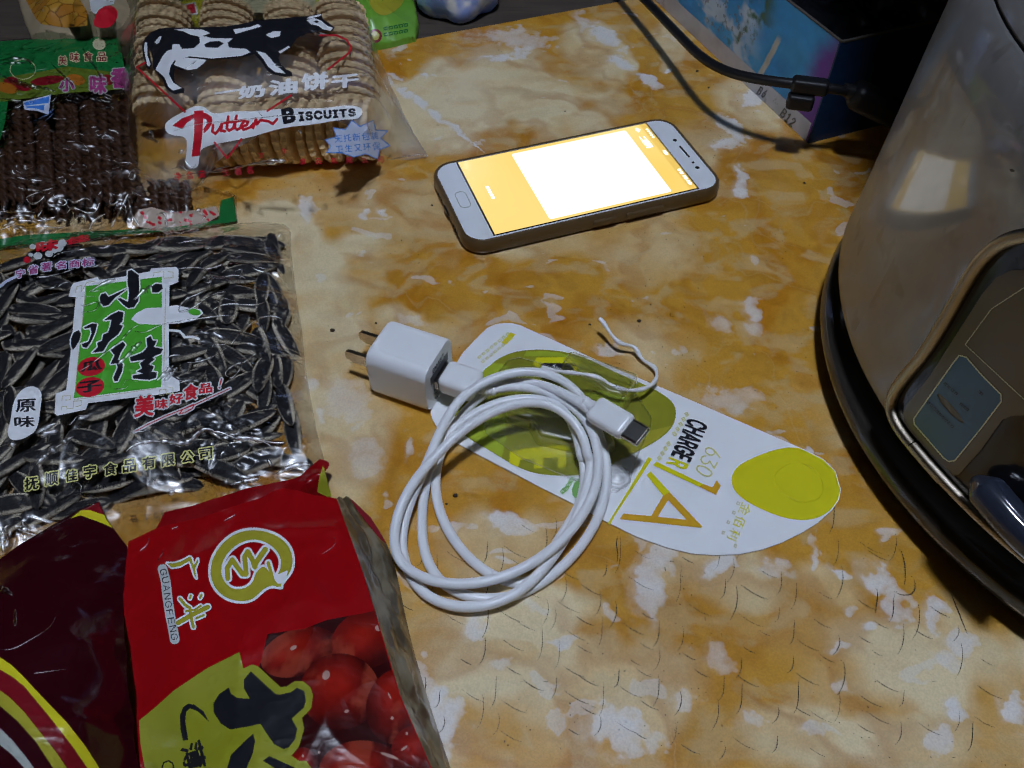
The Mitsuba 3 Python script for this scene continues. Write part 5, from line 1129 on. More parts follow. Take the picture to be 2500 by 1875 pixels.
obj('water_bottle__cap', lathe([(.05, 214), (14, 214), (15, 212), (15, 200)], 40, bc), 'white_plastic', 30)
dc = P(1284, -40, -3)[:2]
sc_ = lambda th, z: 1 + .035 * np.abs(np.sin(13 * th))
obj('scalloped_dish', lathe([(.05, -2.6), (16, -2.8), (21, -1), (25, 6), (28, 13), (28.6, 13.6), (27.6, 13.4), (24, 6), (20, 0), (.05, -1)], 156, dc, sc_), 'white_plastic', 40, label='small white dish with a scalloped edge at the top of the view', cat='dish')

# ---------------------------------------------------------------- bags of snacks
def folds(a, seed, s1=26, s2=9, zmin=1.5, fine=.34, patch=.5):
    """Soft creases s1 apart, sharper ones s2 apart, and patches of fine crinkle."""
    def ridge(q, k):
        return 1 - np.abs(2 * meshkit.noise(q, k) - 1)

    def f(X, Y, Z):
        m = np.clip((Z - zmin) / 5, .15, 1)
        q = np.stack([X / s1, Y / s1, X * 0 + seed], -1)
        w1 = meshkit.noise(q * 1.3 + 5.1, seed) - .5
        w2 = meshkit.noise(q * 1.3 + 9.7, seed + 3) - .5
        w = np.stack([w1, w2, w1 * 0], -1)
        r1 = ridge(q + w * .9, seed + 1)
        q3 = np.stack([X / s2, Y / s2 * .7, X * 0 + seed * 2], -1) + w[..., [1, 0, 2]] * 1.8
        r2 = ridge(q3, seed + 2)
        h = 1.1 * (r1 ** 3 - .25) + .55 * (r2 ** 2 - .35)
        q4 = np.stack([X / 4.4, Y / 2.9, X * 0 + seed * 3], -1) + w * 6
        on = np.clip((meshkit.noise(q * 1.6 + 2.2, seed + 9) - patch) * 4, 0, 1)
        h = h + fine * (.35 + on) * (ridge(q4, seed + 4) ** 2 + .45 * ridge(q4 * 2.1, seed + 6) - .6)
        return m * a * h
    return f


def closed(v, f, z0):
    """The sheet v, f with a flat underside at z0 joined along the rim."""
    n = len(v)
    b = v.copy()
    b[:, 2] = z0
    e = np.vstack([f[:, [0, 1]], f[:, [1, 2]], f[:, [2, 0]]])
    key = {(a, c) for a, c in map(tuple, e)}
    rim = np.array([(a, c) for a, c in key if (c, a) not in key])
    side = np.vstack([np.c_[rim[:, 1], rim[:, 0], rim[:, 0] + n], np.c_[rim[:, 1], rim[:, 0] + n, rim[:, 1] + n]])
    return np.vstack([v, b]), np.vstack([f, f[:, ::-1] + n, side])


# ---- sunflower seeds
S_out = [(-140, 655), (-60, 612), (0, 598), (150, 574), (300, 561), (450, 553), (580, 545), (690, 546), (708, 558), (708, 600), (713, 640), (722, 720), (735, 800), (742, 880), (755, 960), (770, 1040), (785, 1098), (792, 1128), (770, 1165), (745, 1230), (690, 1285), (540, 1318), (320, 1338), (100, 1362), (-60, 1400), (-140, 1400)]
S_ctl = [(x, y, 3.0) for x, y in S_out] + [(690, 572, 10), (696, 650, 12), (704, 760, 12), (720, 880, 12), (736, 1000, 11), (752, 1085, 9), (600, 565, 11), (450, 572, 12), (300, 580, 12), (120, 598, 12), (20, 640, 14), (200, 615, 15), (400, 590, 15), (580, 575, 14), (660, 580, 12), (680, 650, 13), (690, 760, 13), (705, 880, 13), (720, 1000, 12), (735, 1090, 9), (-60, 700, 15), (-60, 900, 17), (-60, 1100, 16),
        (100, 720, 18), (300, 700, 19), (500, 690, 19), (620, 740, 17), (100, 900, 20), (300, 880, 21), (500, 880, 21), (630, 920, 18), (100, 1060, 19), (300, 1050, 20), (500, 1040, 19), (640, 1060, 15), (-60, 1190, 14), (100, 1180, 15), (300, 1150, 15), (500, 1130, 14), (620, 1140, 9),
        (20, 1260, 10), (150, 1240, 7), (300, 1210, 7), (450, 1190, 6), (640, 1185, 4), (300, 1260, 2.4), (500, 1235, 2.2), (150, 1300, 2.2), (620, 1225, 2.2)]
SS = Surf(S_ctl, folds(1.6, 3, 28, 10, fine=.27))
tag('seed_bag', 'clear bag of dark sunflower seeds with a green and white printed panel', 'snack bag')
obj('seed_bag__film', SS.film(S_out, 3.0, .6), 'film', True, label='crinkled clear film')
_sb = poly(PZ(S_out, np.full(len(S_out), 3.0))[:, :2])
sv, sf = tri(_sb)
obj('seed_bag__under_film', up(np.c_[sv, np.full(len(sv), .5)], sf), 'clear_plastic')


def seed_mesh(L, W, H, k):
    n, m = 17, 20
    t = np.linspace(0, 1, n)
    prof = np.sin(np.pi * t ** .82) ** .5 * (1 - .10 * t)
    prof[0] = prof[-1] = .02
    th = np.arange(m) * 2 * np.pi / m
    st_ = np.sign(np.cos(th)) * np.abs(np.cos(th)) ** .9
    ct_ = np.sign(np.sin(th)) * np.abs(np.sin(th)) ** 1.15
    bend = k * 1.2 * np.sin(np.pi * t)
    v = np.stack([np.broadcast_to(((t - .5) * L)[:, None], (n, m)), prof[:, None] * W / 2 * st_[None] + bend[:, None], prof[:, None] * H / 2 * ct_[None]], -1).reshape(-1, 3)
    a = np.abs(np.cos(th))
    edge = np.clip((a - .74) / .05, 0, 1)
    line = np.exp(-((np.cos(th) - .42 * (1 if k > 0 else -1)) / .055) ** 2) * .75
    wt = np.maximum(edge, line)[None, :] * np.clip(.75 + .6 * np.sin(3.1 * t + k * 5), .35, 1)[:, None] * np.clip(np.sin(np.pi * t) * 4, 0, 1)[:, None]
    blot = meshkit.noise(v * .55 + k * 31).reshape(n, m)
    wt = np.clip(wt + np.clip((blot - .74) * 5, 0, .7), 0, 1)
    c = np.array([.016, .016, .019]) * (.7 + .7 * meshkit.noise(v * 1.5).reshape(n, m, 1)) * (1 - wt[..., None]) + np.array([.60, .53, .41]) * wt[..., None]
    i, j = np.meshgrid(np.arange(n - 1), np.arange(m), indexing='ij')
    q = np.stack([i * m + j, i * m + (j + 1) % m, (i + 1) * m + (j + 1) % m, (i + 1) * m + j], -1).reshape(-1, 4)
    return v, np.vstack([q[:, [0, 2, 1]], q[:, [0, 3, 2]]]), c.reshape(-1, 3)


scene['seed_shell'] = {'type': 'twosided', 'b': {'type': 'principled', 'base_color': {'type': 'mesh_attribute', 'name': 'vertex_color'}, 'roughness': .6, 'specular': .16}}
kinds = []
for i, (L, W, H, k) in enumerate([(31, 9.4, 5.2, .2), (28, 9.0, 5.0, -.4), (33, 8.8, 4.8, .8), (29, 10, 5.4, -.9), (26, 8.4, 4.8, .5)]):
    v, f, c = seed_mesh(L, W, H, k)
    kinds.append(mikit.ply((v * .001, f), 'seed_shell', True, color=c))
rs = np.random.default_rng(21)
S_in = poly(PZ([(-130, 660), (0, 622), (300, 585), (560, 566), (680, 566), (690, 640), (706, 760), (716, 880), (735, 1010), (752, 1095), (720, 1140), (600, 1165), (430, 1185), (300, 1215), (130, 1262), (-20, 1310), (-130, 1330)], np.full(17, 6.0))[:, :2]).buffer(-2.5)
bx0, by0, bx1, by1 = S_in.bounds
layers, pts_ = [], []
for lay, (dmin, dz) in enumerate(((9.0, 13.0), (8.8, 9.6), (8.6, 6.4))):
    got, tries = [], 0
    while tries < 9000 and len(got) < 112:
        tries += 1
        x, y = rs.uniform(bx0, bx1), rs.uniform(by0, by1)
        if S_in.contains(Point(x, y)) and all((x - a) ** 2 + (y - b) ** 2 > dmin * dmin * 1.75 for a, b in got):
            got.append((x, y))
    for x, y in got:
        pts_.append((x, y, dz, lay))
for x, y, dz, lay in pts_[:300]:
    zt = float(SS.z(x, y))
    z = max(3.0, zt - dz)
    if zt - z < 4.6:
        continue
    e = 3.0
    sx, sy = (float(SS.z(x + e, y)) - float(SS.z(x - e, y))) / (2 * e), (float(SS.z(x, y + e)) - float(SS.z(x, y - e))) / (2 * e)
    base = 20 * math.sin(x / 19) + 40 * math.cos(y / 23 + x / 41) + 20
    yaw = math.radians(base + rs.normal(0, 50))
    rim_d = S_in.exterior.project(Point(x, y))
    if S_in.exterior.distance(Point(x, y)) < 11:
        q0, q1 = S_in.exterior.interpolate(rim_d - 1.5), S_in.exterior.interpolate(rim_d + 1.5)
        yaw = math.atan2(q1.y - q0.y, q1.x - q0.x) + rs.normal(0, .22)
    tl_, rl_ = np.clip(math.atan(sx * math.cos(yaw) + sy * math.sin(yaw)), -.3, .3), np.clip(rs.normal(0, .25), -.5, .5)
    k = 'sunflower_seed'
    n = 1
    while k in scene:
        k = f'sunflower_seed_{n:03d}'
        n += 1
    scene[k] = {**kinds[rs.integers(5)], 'to_world': T().translate([x * .001, y * .001, z * .001]).rotate([0, 0, 1], math.degrees(yaw)).rotate([0, 1, 0], -math.degrees(tl_) + rs.uniform(-5, 5)).rotate([1, 0, 0], math.degrees(rl_)).scale(float(rs.uniform(.82, 1.02)))}
    tag(k, 'dark striped sunflower seed packed inside the clear printed bag', 'seed', 'sunflower seeds in the clear bag')
E_, F_, G_, H_ = cr(0, 540, .25012), cr(200, 540, .25012), cr(0, 880, .25012), cr(300, 880, .25012)
sp = Layers('seed_bag', SS, .18)
blk = [poly(E_(q)) for q in (
    [(1250, 490), (1285, 478), (1355, 530), (1360, 640), (1352, 780), (1310, 842), (1250, 850), (1200, 812), (1150, 760), (1172, 752), (1250, 790), (1262, 700), (1245, 600)],
    [(975, 750), (990, 715), (1030, 703), (1060, 742), (1250, 655), (1130, 745), (1060, 822), (1010, 832), (980, 792)],
    [(1480, 640), (1520, 613), (1580, 618), (1592, 660), (1545, 697), (1488, 697)],
    [(695, 1150), (720, 1090), (770, 1065), (790, 1100), (780, 1160), (740, 1230), (710, 1260), (695, 1210)],
    [(820, 1040), (900, 1000), (950, 1010), (930, 1090), (890, 1180), (850, 1238), (810, 1230), (798, 1200), (865, 1180), (895, 1095), (885, 1042), (830, 1052)],
    [(1015, 970), (1080, 920), (1160, 880), (1207, 892), (1197, 980), (1165, 1010), (1202, 1022), (1162, 1100), (1100, 1150), (1060, 1182), (1010, 1272), (900, 1286), (958, 1230), (948, 1190), (998, 1168), (1008, 1110), (1058, 1088), (1080, 1020), (1090, 965), (1060, 965)],
    [(1080, 1260), (1200, 1178), (1227, 1210), (1182, 1280), (1152, 1350), (1202, 1400), (1192, 1470), (1150, 1562), (1120, 1567), (1108, 1530), (1150, 1430), (1140, 1390), (1080, 1397), (1120, 1310)],
    [(1430, 1150), (1470, 1122), (1492, 1168), (1532, 1168), (1502, 1230), (1592, 1250), (1572, 1292), (1490, 1330), (1512, 1350), (1452, 1400), (1502, 1420), (1482, 1470), (1534, 1480), (1522, 1532), (1460, 1552), (1298, 1537), (1298, 1508), (1398, 1490), (1338, 1470), (1388, 1440), (1368, 1390), (1418, 1352), (1280, 1372), (1268, 1330), (1330, 1308), (1398, 1280), (1440, 1230)])]
black = unary_union(blk)
panel = poly(E_([(670, 740), (695, 640), (720, 605), (955, 548), (972, 575), (1190, 545), (1465, 492), (1480, 462), (1720, 448), (1745, 480), (1742, 595), (1655, 632), (1650, 1070), (1652, 1500), (1752, 1560)]) + G_([(1760, 300), (1500, 345), (1400, 352), (862, 420), (840, 482), (560, 542), (534, 520), (545, 325), (648, 290)]) + E_([(690, 1290), (740, 745)]))
sp('panel_print', unary_union([panel, black.buffer(3.2), poly(E_([(1280, 960), (1330, 900), (1430, 850), (1560, 850), (1720, 820), (1850, 850), (1960, 860), (1985, 900), (1905, 970), (1750, 1000), (1500, 1012), (1350, 1002)])), stroke(E_([(1440, 1090), (1600, 1062), (1750, 1075), (1790, 1110), (1800, 1135), (1880, 1130), (1940, 1152)]), 6)]), 'ink_white', -.55, 'white bordered panel')
green = poly(E_([(835, 637), (1580, 545), (1582, 1100), (1580, 1500)]) + G_([(1572, 262), (720, 372), (745, 200)]) + E_([(770, 1290), (810, 900)])).difference(poly(E_([(1280, 960), (1330, 900), (1430, 850), (1600, 845), (1600, 1010), (1500, 1012), (1350, 1002)]))).difference(black.buffer(3.2))
sp('green_print', unary_union([green, ell(*E_([(1900, 890)])[0], 15, 8, 10)]), 'ink_green', -.40, 'bright green field')
meander = unary_union([stroke(q, 1.6) for q in (E_([(840, 655), (815, 900), (770, 1290), (735, 1640)]), E_([(1618, 660), (1610, 1060), (1600, 1500)]), G_([(730, 385), (1150, 330), (1520, 275)]), G_([(600, 490), (605, 455), (650, 450), (655, 470), (715, 470), (720, 400), (800, 395), (795, 440), (740, 455)]),
    G_([(605, 395), (610, 350), (690, 345), (690, 385), (640, 390)]), G_([(1600, 340), (1560, 345), (1555, 290), (1620, 285), (1625, 330), (1690, 325), (1690, 270), (1640, 260)]), E_([(1500, 540), (1505, 505), (1600, 495), (1600, 560), (1690, 555), (1690, 500), (1640, 495)]), E_([(740, 700), (750, 640), (800, 630), (795, 690), (850, 600), (920, 590)]))])
sp('border_print', meander, 'ink_gold', -.3)
c1, c2 = ell(*E_([(892, 1422)])[0], 34, 23, -12), ell(*G_([(880, 262)])[0], 35, 24, -12)
sp('red_disc', unary_union([c1, c2]), 'ink_red', -.3)
sp('brush_characters', black, 'ink_black', -.25, 'black brush written characters')
sp('disc_characters', unary_union([char('瓜', *E_([(790, 1375)])[0], *E_([(1000, 1475)])[0], -.12, 3), char('子', *G_([(755, 215)])[0], *G_([(995, 325)])[0], -.12, 3)]), 'ink_black', -.15)
pill = smooth_closed(G_([(80, 720), (100, 600), (130, 430), (175, 335), (260, 265), (335, 258), (395, 300), (405, 400), (385, 560), (350, 680), (280, 740), (165, 780), (105, 770)]))
sp('pill_print', pill, 'ink_white', -.3)
sp('pill_characters', unary_union([char('原', *G_([(155, 385)])[0], *G_([(355, 510)])[0], -.06, 2), char('味', *G_([(138, 550)])[0], *G_([(340, 660)])[0], -.05, 2)]), 'ink_black', -.15)
slog = unary_union([char('美', *H_([(110, 350)])[0], *H_([(300, 560)])[0], -.1, 3.0, 3), char('味', *H_([(312, 385)])[0], *H_([(440, 485)])[0], -.12, 3), char('好', *H_([(452, 335)])[0], *H_([(590, 435)])[0], -.12, 3), char('食', *H_([(595, 240)])[0], *H_([(735, 395)])[0], -.12, 3), char('品', *H_([(742, 235)])[0], *H_([(875, 330)])[0], -.12, 3)])
excl = unary_union([stroke(H_([(965, 185), (948, 240)]), 3), Point(H_([(942, 268)])[0]).buffer(2)])
swo = unary_union([stroke(H_([(112, 700), (250, 625), (420, 545), (700, 435), (1045, 275)]), 2.2), stroke(H_([(700, 435), (680, 470), (610, 510), (550, 522), (590, 478), (690, 430)]), 2.4)])
sp('slogan_outline', unary_union([slog, excl, swo]).buffer(3.4), 'ink_light_grey', -.4)
sp('slogan', unary_union([slog, excl, swo]), 'ink_red', -.25, 'red handwritten slogan')
net = unary_union([char('净', *H_([(535, 605)])[0], *H_([(625, 680)])[0], -.1, 2), char('含', *H_([(650, 595)])[0], *H_([(730, 668)])[0], -.1, 2), char('量', *H_([(755, 575)])[0], *H_([(835, 645)])[0], -.1, 2), char(':', *H_([(870, 590)])[0], *H_([(886, 640)])[0], 0, 1), word('140', H_([(975, 618)])[0], H_([(1125, 598)])[0], 17, 2, .2), char('克', *H_([(1145, 535)])[0], *H_([(1225, 602)])[0], -.1, 2)])
sp('weight_print', net, 'ink_black', -.25)
firm = unary_union([char(c, *G_([(a, b)])[0], *G_([(a2, b2)])[0], -.16, 2.2) for c, a, b, a2, b2 in (('抚', 240, 1150, 375, 1280), ('顺', 440, 1102, 570, 1230), ('佳', 640, 1080, 755, 1190), ('宇', 818, 1035, 940, 1160), ('食', 1015, 1010, 1140, 1130), ('品', 1200, 980, 1330, 1100), ('有', 1390, 950, 1520, 1068), ('限', 1580, 925, 1705, 1040), ('公', 1770, 898, 1890, 1010), ('司', 1945, 868, 2072, 978))])
sp('maker_glow', firm.buffer(3.2), 'ink_pale_yellow', -.4)
sp('maker_name', firm, 'ink_black', -.25, 'black maker name outlined in yellow')
pin = 'FU SHUN JIA YU SHI PIN YOU XIAN GONG SI'
sp('maker_pinyin', word(pin, G_([(560, 1320)])[0], G_([(2320, 1070)])[0], 11, 1.0, .35), 'ink_black', -.25)
prov = unary_union([char(c, *E_([(a, b)])[0], *E_([(a2, b2)])[0], -.14, 2.0) for c, a, b, a2, b2 in (('宁', 155, 480, 245, 560), ('省', 275, 440, 375, 525), ('著', 402, 412, 505, 495), ('名', 545, 400, 645, 475), ('商', 672, 388, 780, 465), ('标', 800, 370, 920, 452))])
sp('province_outline', unary_union([prov.buffer(2.4), stroke(E_([(-20, 660), (60, 590), (160, 540)]), 7)]), 'ink_pale_blue', -.4)
sp('province_print', prov, 'ink_purple', -.25)
sp('corner_blobs', unary_union([ell(*E_([q])[0], r, r * .8) for q, r in (((320, 250), 8), ((370, 340), 11), ((480, 320), 10), ((420, 225), 9), ((570, 260), 13), ((610, 215), 11), ((300, 330), 6), ((530, 290), 8))]), 'ink_light_grey', -.4)
sp('corner_characters', unary_union([char('味', *E_([(350, 205)])[0], *E_([(570, 320)])[0], -.2, 4), char('佳', *E_([(640, 168)])[0], *E_([(880, 240)])[0], -.2, 4), ell(*E_([(265, 380)])[0], 9, 8)]), 'ink_red', -.25)
dt = affinity.rotate(crow('年05月01日', (0, 0), (150, 0), 19, .5), 180, origin=(0, 0))
dt = affinity.rotate(dt, -9.5, origin=(0, 0))
sp('date_print', affinity.translate(dt, *H_([(700, 1450)])[0]), 'ink_black', .25)
sp.flush()
LB = cr(0, 1150, .25012)
hi = [(E_(q), .3) for q in ([(0, 90), (90, 50), (180, 10)], [(0, 140), (110, 130), (200, 140)], [(340, 550), (420, 545), (560, 520), (720, 470)], [(340, 560), (370, 610), (430, 650), (520, 650), (550, 620)], [(570, 640), (640, 600), (690, 600)],
    [(520, 355), (640, 300), (760, 285), (860, 285), (890, 340), (950, 380), (985, 405), (940, 440), (860, 450)], [(870, 205), (930, 250), (990, 265), (1100, 220), (1300, 185)], [(870, 690), (940, 650), (1060, 600), (1180, 560)], [(880, 690), (920, 690), (960, 682), (1000, 670)],
    [(795, 815), (900, 805), (970, 800), (950, 850), (880, 885), (795, 895)], [(1300, 770), (1350, 730), (1400, 690), (1500, 620)], [(1690, 460), (1800, 460), (1960, 460), (2040, 500), (2060, 590), (1980, 690), (1760, 830), (1750, 880), (1830, 870), (1990, 770), (2200, 690)],
    [(1990, 470), (2050, 462), (2100, 450), (2211, 400)], [(1970, 570), (2030, 560), (2050, 590), (1990, 590)], [(780, 1460), (900, 1390), (1000, 1310), (1180, 1170), (1280, 1060), (1400, 1010)], [(1320, 1075), (1480, 1060), (1560, 1020), (1700, 990), (1900, 960), (2211, 920)], [(1640, 1340), (1665, 1320), (1700, 1310), (1770, 1310)],
    [(1830, 1380), (1950, 1370), (2060, 1330), (2211, 1240)], [(1750, 1560), (1820, 1556), (1900, 1560), (2040, 1600)], [(1100, 1640), (1150, 1643), (1200, 1640), (1250, 1610)])]
hi += [(E_(q), .75) for q in ([(1150, 1400), (1210, 1350), (1310, 1250), (1380, 1180)], [(1530, 1560), (1600, 1500), (1650, 1450), (1690, 1410)], [(1600, 1560), (1650, 1520), (1690, 1470), (1730, 1430)], [(1320, 770), (1380, 710), (1430, 670), (1480, 630)], [(900, 680), (1000, 625), (1060, 600), (1130, 570)])]
hi += [(F_(q), .28) for q in ([(1500, 490), (1560, 480), (1540, 560), (1620, 600)], [(1390, 550), (1440, 535), (1480, 530), (1600, 560)], [(1640, 420), (1690, 470), (1740, 490), (1790, 500)], [(1260, 890), (1450, 810), (1640, 820), (1800, 780)], [(1460, 1200), (1600, 1040), (1760, 940), (1950, 955)], [(1430, 1520), (1500, 1400), (1560, 1390), (1540, 1450), (1440, 1520)],
    [(960, 1580), (1020, 1560), (1080, 1550), (1200, 1590)], [(1560, 1390), (1610, 1360), (1650, 1330), (1700, 1290)])]
hi += [(G_(q), .7) for q in ([(350, 1020), (450, 930), (580, 830), (720, 740)], [(1230, 890), (1400, 800), (1560, 790), (1700, 800), (1830, 800), (1900, 740), (1980, 680), (2090, 690)], [(350, 720), (420, 675), (480, 645), (560, 610)], [(370, 740), (420, 722), (470, 710), (580, 680)])] + [(G_([(80, 820), (110, 822), (130, 822), (160, 820)]), .6)]
hi += [(H_(q), .6) for q in ([(880, 700), (1000, 720), (1080, 750), (1250, 760), (1400, 790), (1580, 800)], [(1420, 960), (1430, 990), (1440, 1010), (1450, 1040)], [(1500, 1110), (1620, 1050), (1720, 1020), (1830, 1020)], [(1050, 1215), (1120, 1195), (1200, 1180), (1340, 1150)], [(440, 1310), (460, 1300), (480, 1288), (510, 1270)])] + [(H_([(740, 1490), (790, 1400), (850, 1410), (800, 1470)]), .3)]
hi += [(LB(q), r) for q, r in (([(0, 610), (40, 570), (60, 550), (100, 520)], .4), ([(40, 580), (32, 640), (30, 700), (40, 800)], .8), ([(215, 490), (240, 560), (245, 620), (245, 680)], .8))]
obj('seed_bag__film__glint_crease', join(*[m for m in (glint_line(SS, q, r) for q, r in hi) if m is not None], *drift(SS, S_in, 26, 5, 4, 14, .16)), 'film_glint', True, label='highlights of the film shaped as thin glossy ridges', kind='stuff')  # highlight streaks of the film put into the shape as ridges

# ---- butter biscuits
B_out = [(322, 481), (408, 490), (470, 487), (575, 470), (690, 449), (800, 428), (900, 412), (985, 398), (1045, 383), (1036, 366), (1012, 328), (985, 280), (955, 215), (930, 160), (890, 108), (862, 60), (838, 0), (820, -60), (300, -60), (296, 60), (300, 180), (306, 300), (312, 400)]
B_ctl = [(x, y, 2.5 if y > 100 else 8) for x, y in B_out] + [(340, 430, 9), (330, 300, 24), (325, 180, 27), (320, 60, 24), (420, 450, 6), (560, 432, 7), (700, 412, 8), (850, 388, 8), (940, 372, 7), (430, 400, 16), (560, 385, 27), (700, 370, 27), (840, 350, 22), (920, 330, 12), (980, 350, 5),
        (400, 330, 32), (520, 320, 42), (650, 312, 44), (780, 300, 44), (880, 285, 34), (930, 265, 16), (400, 220, 40), (550, 215, 43), (700, 205, 43), (830, 190, 41), (890, 190, 28), (390, 120, 42), (550, 115, 44), (700, 105, 44), (810, 95, 40), (860, 110, 25), (400, 20, 41), (550, 10, 42), (700, 0, 40), (800, 0, 26), (400, -50, 25), (700, -50, 22)]
BS = Surf(B_ctl)
under = []
tag('biscuit_bag', 'clear bag of butter biscuits printed with a black and white cow', 'snack bag')


def biscuit_mesh(R, h, lobes=22):
    rr = [(.05, h / 2 - .7), (R * .2, h / 2 - .7), (R * .28, h / 2), (R * .42, h / 2), (R * .5, h / 2 - .6), (R * .62, h / 2 - .6), (R * .68, h / 2), (R * .86, h / 2), (R * .97, h / 2 - .6), (R, h * .2), (R, -h * .2), (R * .97, -h / 2 + .4), (R * .86, -h / 2), (.05, -h / 2)]
    return lathe(rr, 66, (0, 0), lambda th, z: 1 + 0 * z + .036 * np.cos(lobes * th))


mat('biscuit_crust', mikit.proc(lambda p, n, uv: mikit.mix((.70, .49, .24), (.82, .63, .37), fb(p.x * 380, p.y * 380, p.z * 380, 3)) * (.8 + .3 * nz(p.x * 1400, p.y * 1400, p.z * 1400))), .75, .2)
bm_ = biscuit_mesh(17.6, 4.7)
bply = mikit.ply((bm_[0] * .001, bm_[1]), 'biscuit_crust', 35)
rb_ = np.random.default_rng(4)


def biscuit(o, axis, label, group):
    a = np.array(axis, float)
    a /= np.linalg.norm(a)
    x = np.cross([0, 0, 1.0], a)
    x /= np.linalg.norm(x)
    m = np.eye(4)
    m[:3, 0], m[:3, 1], m[:3, 2], m[:3, 3] = x, np.cross(a, x), a, np.asarray(o) * .001
    k, n = 'butter_biscuit', 1
    while k in scene:
        k = f'butter_biscuit_{n:03d}'
        n += 1
    scene[k] = {**bply, 'to_world': T(m.tolist())}
    under.append(bm_[0] @ m[:3, :3].T + np.asarray(o))
    tag(k, label, 'biscuit', group)


f0, f1 = P(500, 372, 14), P(905, 352, 14)
nfr = 16
for i in range(nfr):
    o = f0 + (f1 - f0) * i / (nfr - 1)
    o = np.array([o[0], o[1] + 9.5, 18.2 + rb_.uniform(-.6, .6)])
    biscuit(o, [1, -.06 + rb_.normal(0, .05), .10 + rb_.normal(0, .05)], {0: 'leftmost butter biscuit standing on edge in the front row of the clear bag', nfr - 1: 'rightmost butter biscuit standing on edge in the front row, by the blue star print'}.get(i, 'round butter biscuit standing on edge within the front row of the clear bag'), 'butter biscuits in the front row')
for cx, rw_name in ((398, 'leftmost rear row'), (553, 'second rear row from the left'), (705, 'third rear row from the left'), (845, 'rightmost rear row')):
    q0, q1 = P(cx + (12 if cx > 800 else 0), 262, 22), P(cx - (14 if cx > 800 else 0), 20, 22)
    for i in range(13):
        o = q0 + (q1 - q0) * i / 12 + rb_.normal(0, .4, 3)
        o[2] = 18.6 + rb_.uniform(-.8, .8)
        biscuit(o, [rb_.normal(.04, .05), -1, -.62 + rb_.normal(0, .06)], f'round butter biscuit leaning in the {rw_name} of the clear bag', f'butter biscuits in the {rw_name}')
BS.drape(np.vstack(under), 1.6)
BS.glint_crease(folds(.8, 8, 34, 11, fine=.26))
obj('biscuit_bag__film', BS.film(B_out, 2.5, .8), 'hazy_film', True, label='crinkled clear film')
B2 = cr(300, 0, .36166)
bp_ = Layers('biscuit_bag', BS, .2)
cow = poly(B2([(1428, 186), (1398, 163), (1352, 133), (1336, 94), (1300, 97), (1250, 111), (1180, 114), (1100, 124), (1000, 131), (900, 139), (800, 164), (700, 179), (600, 184), (450, 189), (330, 187), (250, 194), (190, 219), (150, 258), (130, 308), (134, 370), (150, 425), (160, 462), (182, 470), (197, 440), (187, 398), (172, 350), (176, 318), (200, 380), (205, 460), (222, 484), (270, 540), (290, 592), (310, 617), (350, 637), (410, 631), (417, 600), (385, 583), (350, 558), (345, 500), (352, 462), (400, 477), (470, 470), (545, 432), (572, 405), (700, 402), (800, 387), (890, 368), (930, 412), (970, 472), (1010, 502), (1100, 522), (1145, 516), (1140, 488), (1100, 468), (1062, 430), (1052, 390), (1062, 362), (1132, 322), (1172, 262), (1232, 232), (1330, 212), (1422, 206)]))
bp_('cow_black', cow, 'ink_black', -.3, 'black part of the printed cow')
wht = [poly(B2(q)) for q in (
    [(345, 202), (420, 195), (540, 202), (590, 226), (540, 245), (600, 258), (742, 262), (708, 290), (716, 322), (760, 327), (832, 332), (862, 355), (800, 380), (600, 397), (450, 382), (352, 412), (322, 450), (312, 500), (340, 558), (398, 597), (340, 614), (308, 590), (280, 522), (220, 470), (268, 382), (300, 345), (332, 336), (336, 300), (380, 300), (400, 332), (480, 326), (522, 290), (516, 250), (450, 234), (410, 214)],
    [(215, 285), (250, 245), (263, 246), (246, 290), (225, 301)], [(745, 200), (860, 184), (912, 164), (936, 180), (850, 206), (760, 231)], [(965, 236), (1015, 214), (1066, 214), (1060, 246), (1000, 259)],
    [(1240, 138), (1290, 122), (1340, 142), (1380, 176), (1420, 190), (1400, 210), (1350, 200), (1320, 176), (1270, 166)], [(1240, 126), (1262, 112), (1340, 96), (1335, 108), (1260, 129)],
    [(900, 345), (962, 360), (1002, 402), (1032, 442), (1082, 482), (1100, 500), (1030, 490), (980, 452), (950, 402)], [(1050, 352), (1120, 310), (1130, 321), (1062, 363)],
    [(345, 440), (362, 402), (430, 391), (520, 399), (566, 406), (545, 430), (500, 466), (440, 476), (400, 461)], [(150, 286), (164, 290), (166, 375), (188, 432), (178, 452), (164, 440), (152, 380), (142, 330)])]
spots = [poly(B2(q)) for q in ([(550, 302), (590, 281), (650, 279), (682, 295), (640, 326), (560, 321)], [(1285, 148), (1310, 140), (1328, 150), (1310, 158)])]
legline = stroke(B2([(350, 412), (325, 452), (316, 505), (345, 560)]), 2.2)
bp_('cow_white', unary_union(wht).difference(unary_union(spots)).difference(legline), 'ink_white', -.12, 'white patches of the printed cow')
bp_('red_line', unary_union([stroke(B2(q), 4.6) for q in ([(150, 425), (93, 455), (420, 757)], [(1330, 240), (1440, 240), (1510, 270), (1542, 322), (1525, 360), (1385, 470)], [(1135, 645), (975, 752)], [(620, 965), (705, 1072), (800, 940)])]), 'ink_red', -.3)
milk = unary_union([stroke(B2([(625, 632), (780, 610)]), 4.6)] + [char(c, *B2([(a, b)])[0], *B2([(a2, b2)])[0], -.10, 4.2) for c, a, b, a2, b2 in (('奶', 778, 585, 962, 672), ('油', 985, 545, 1182, 650), ('饼', 1203, 500, 1390, 620), ('干', 1405, 515, 1592, 605))])
bp_('milk_characters', milk, 'ink_white', -.3, 'white printed characters')
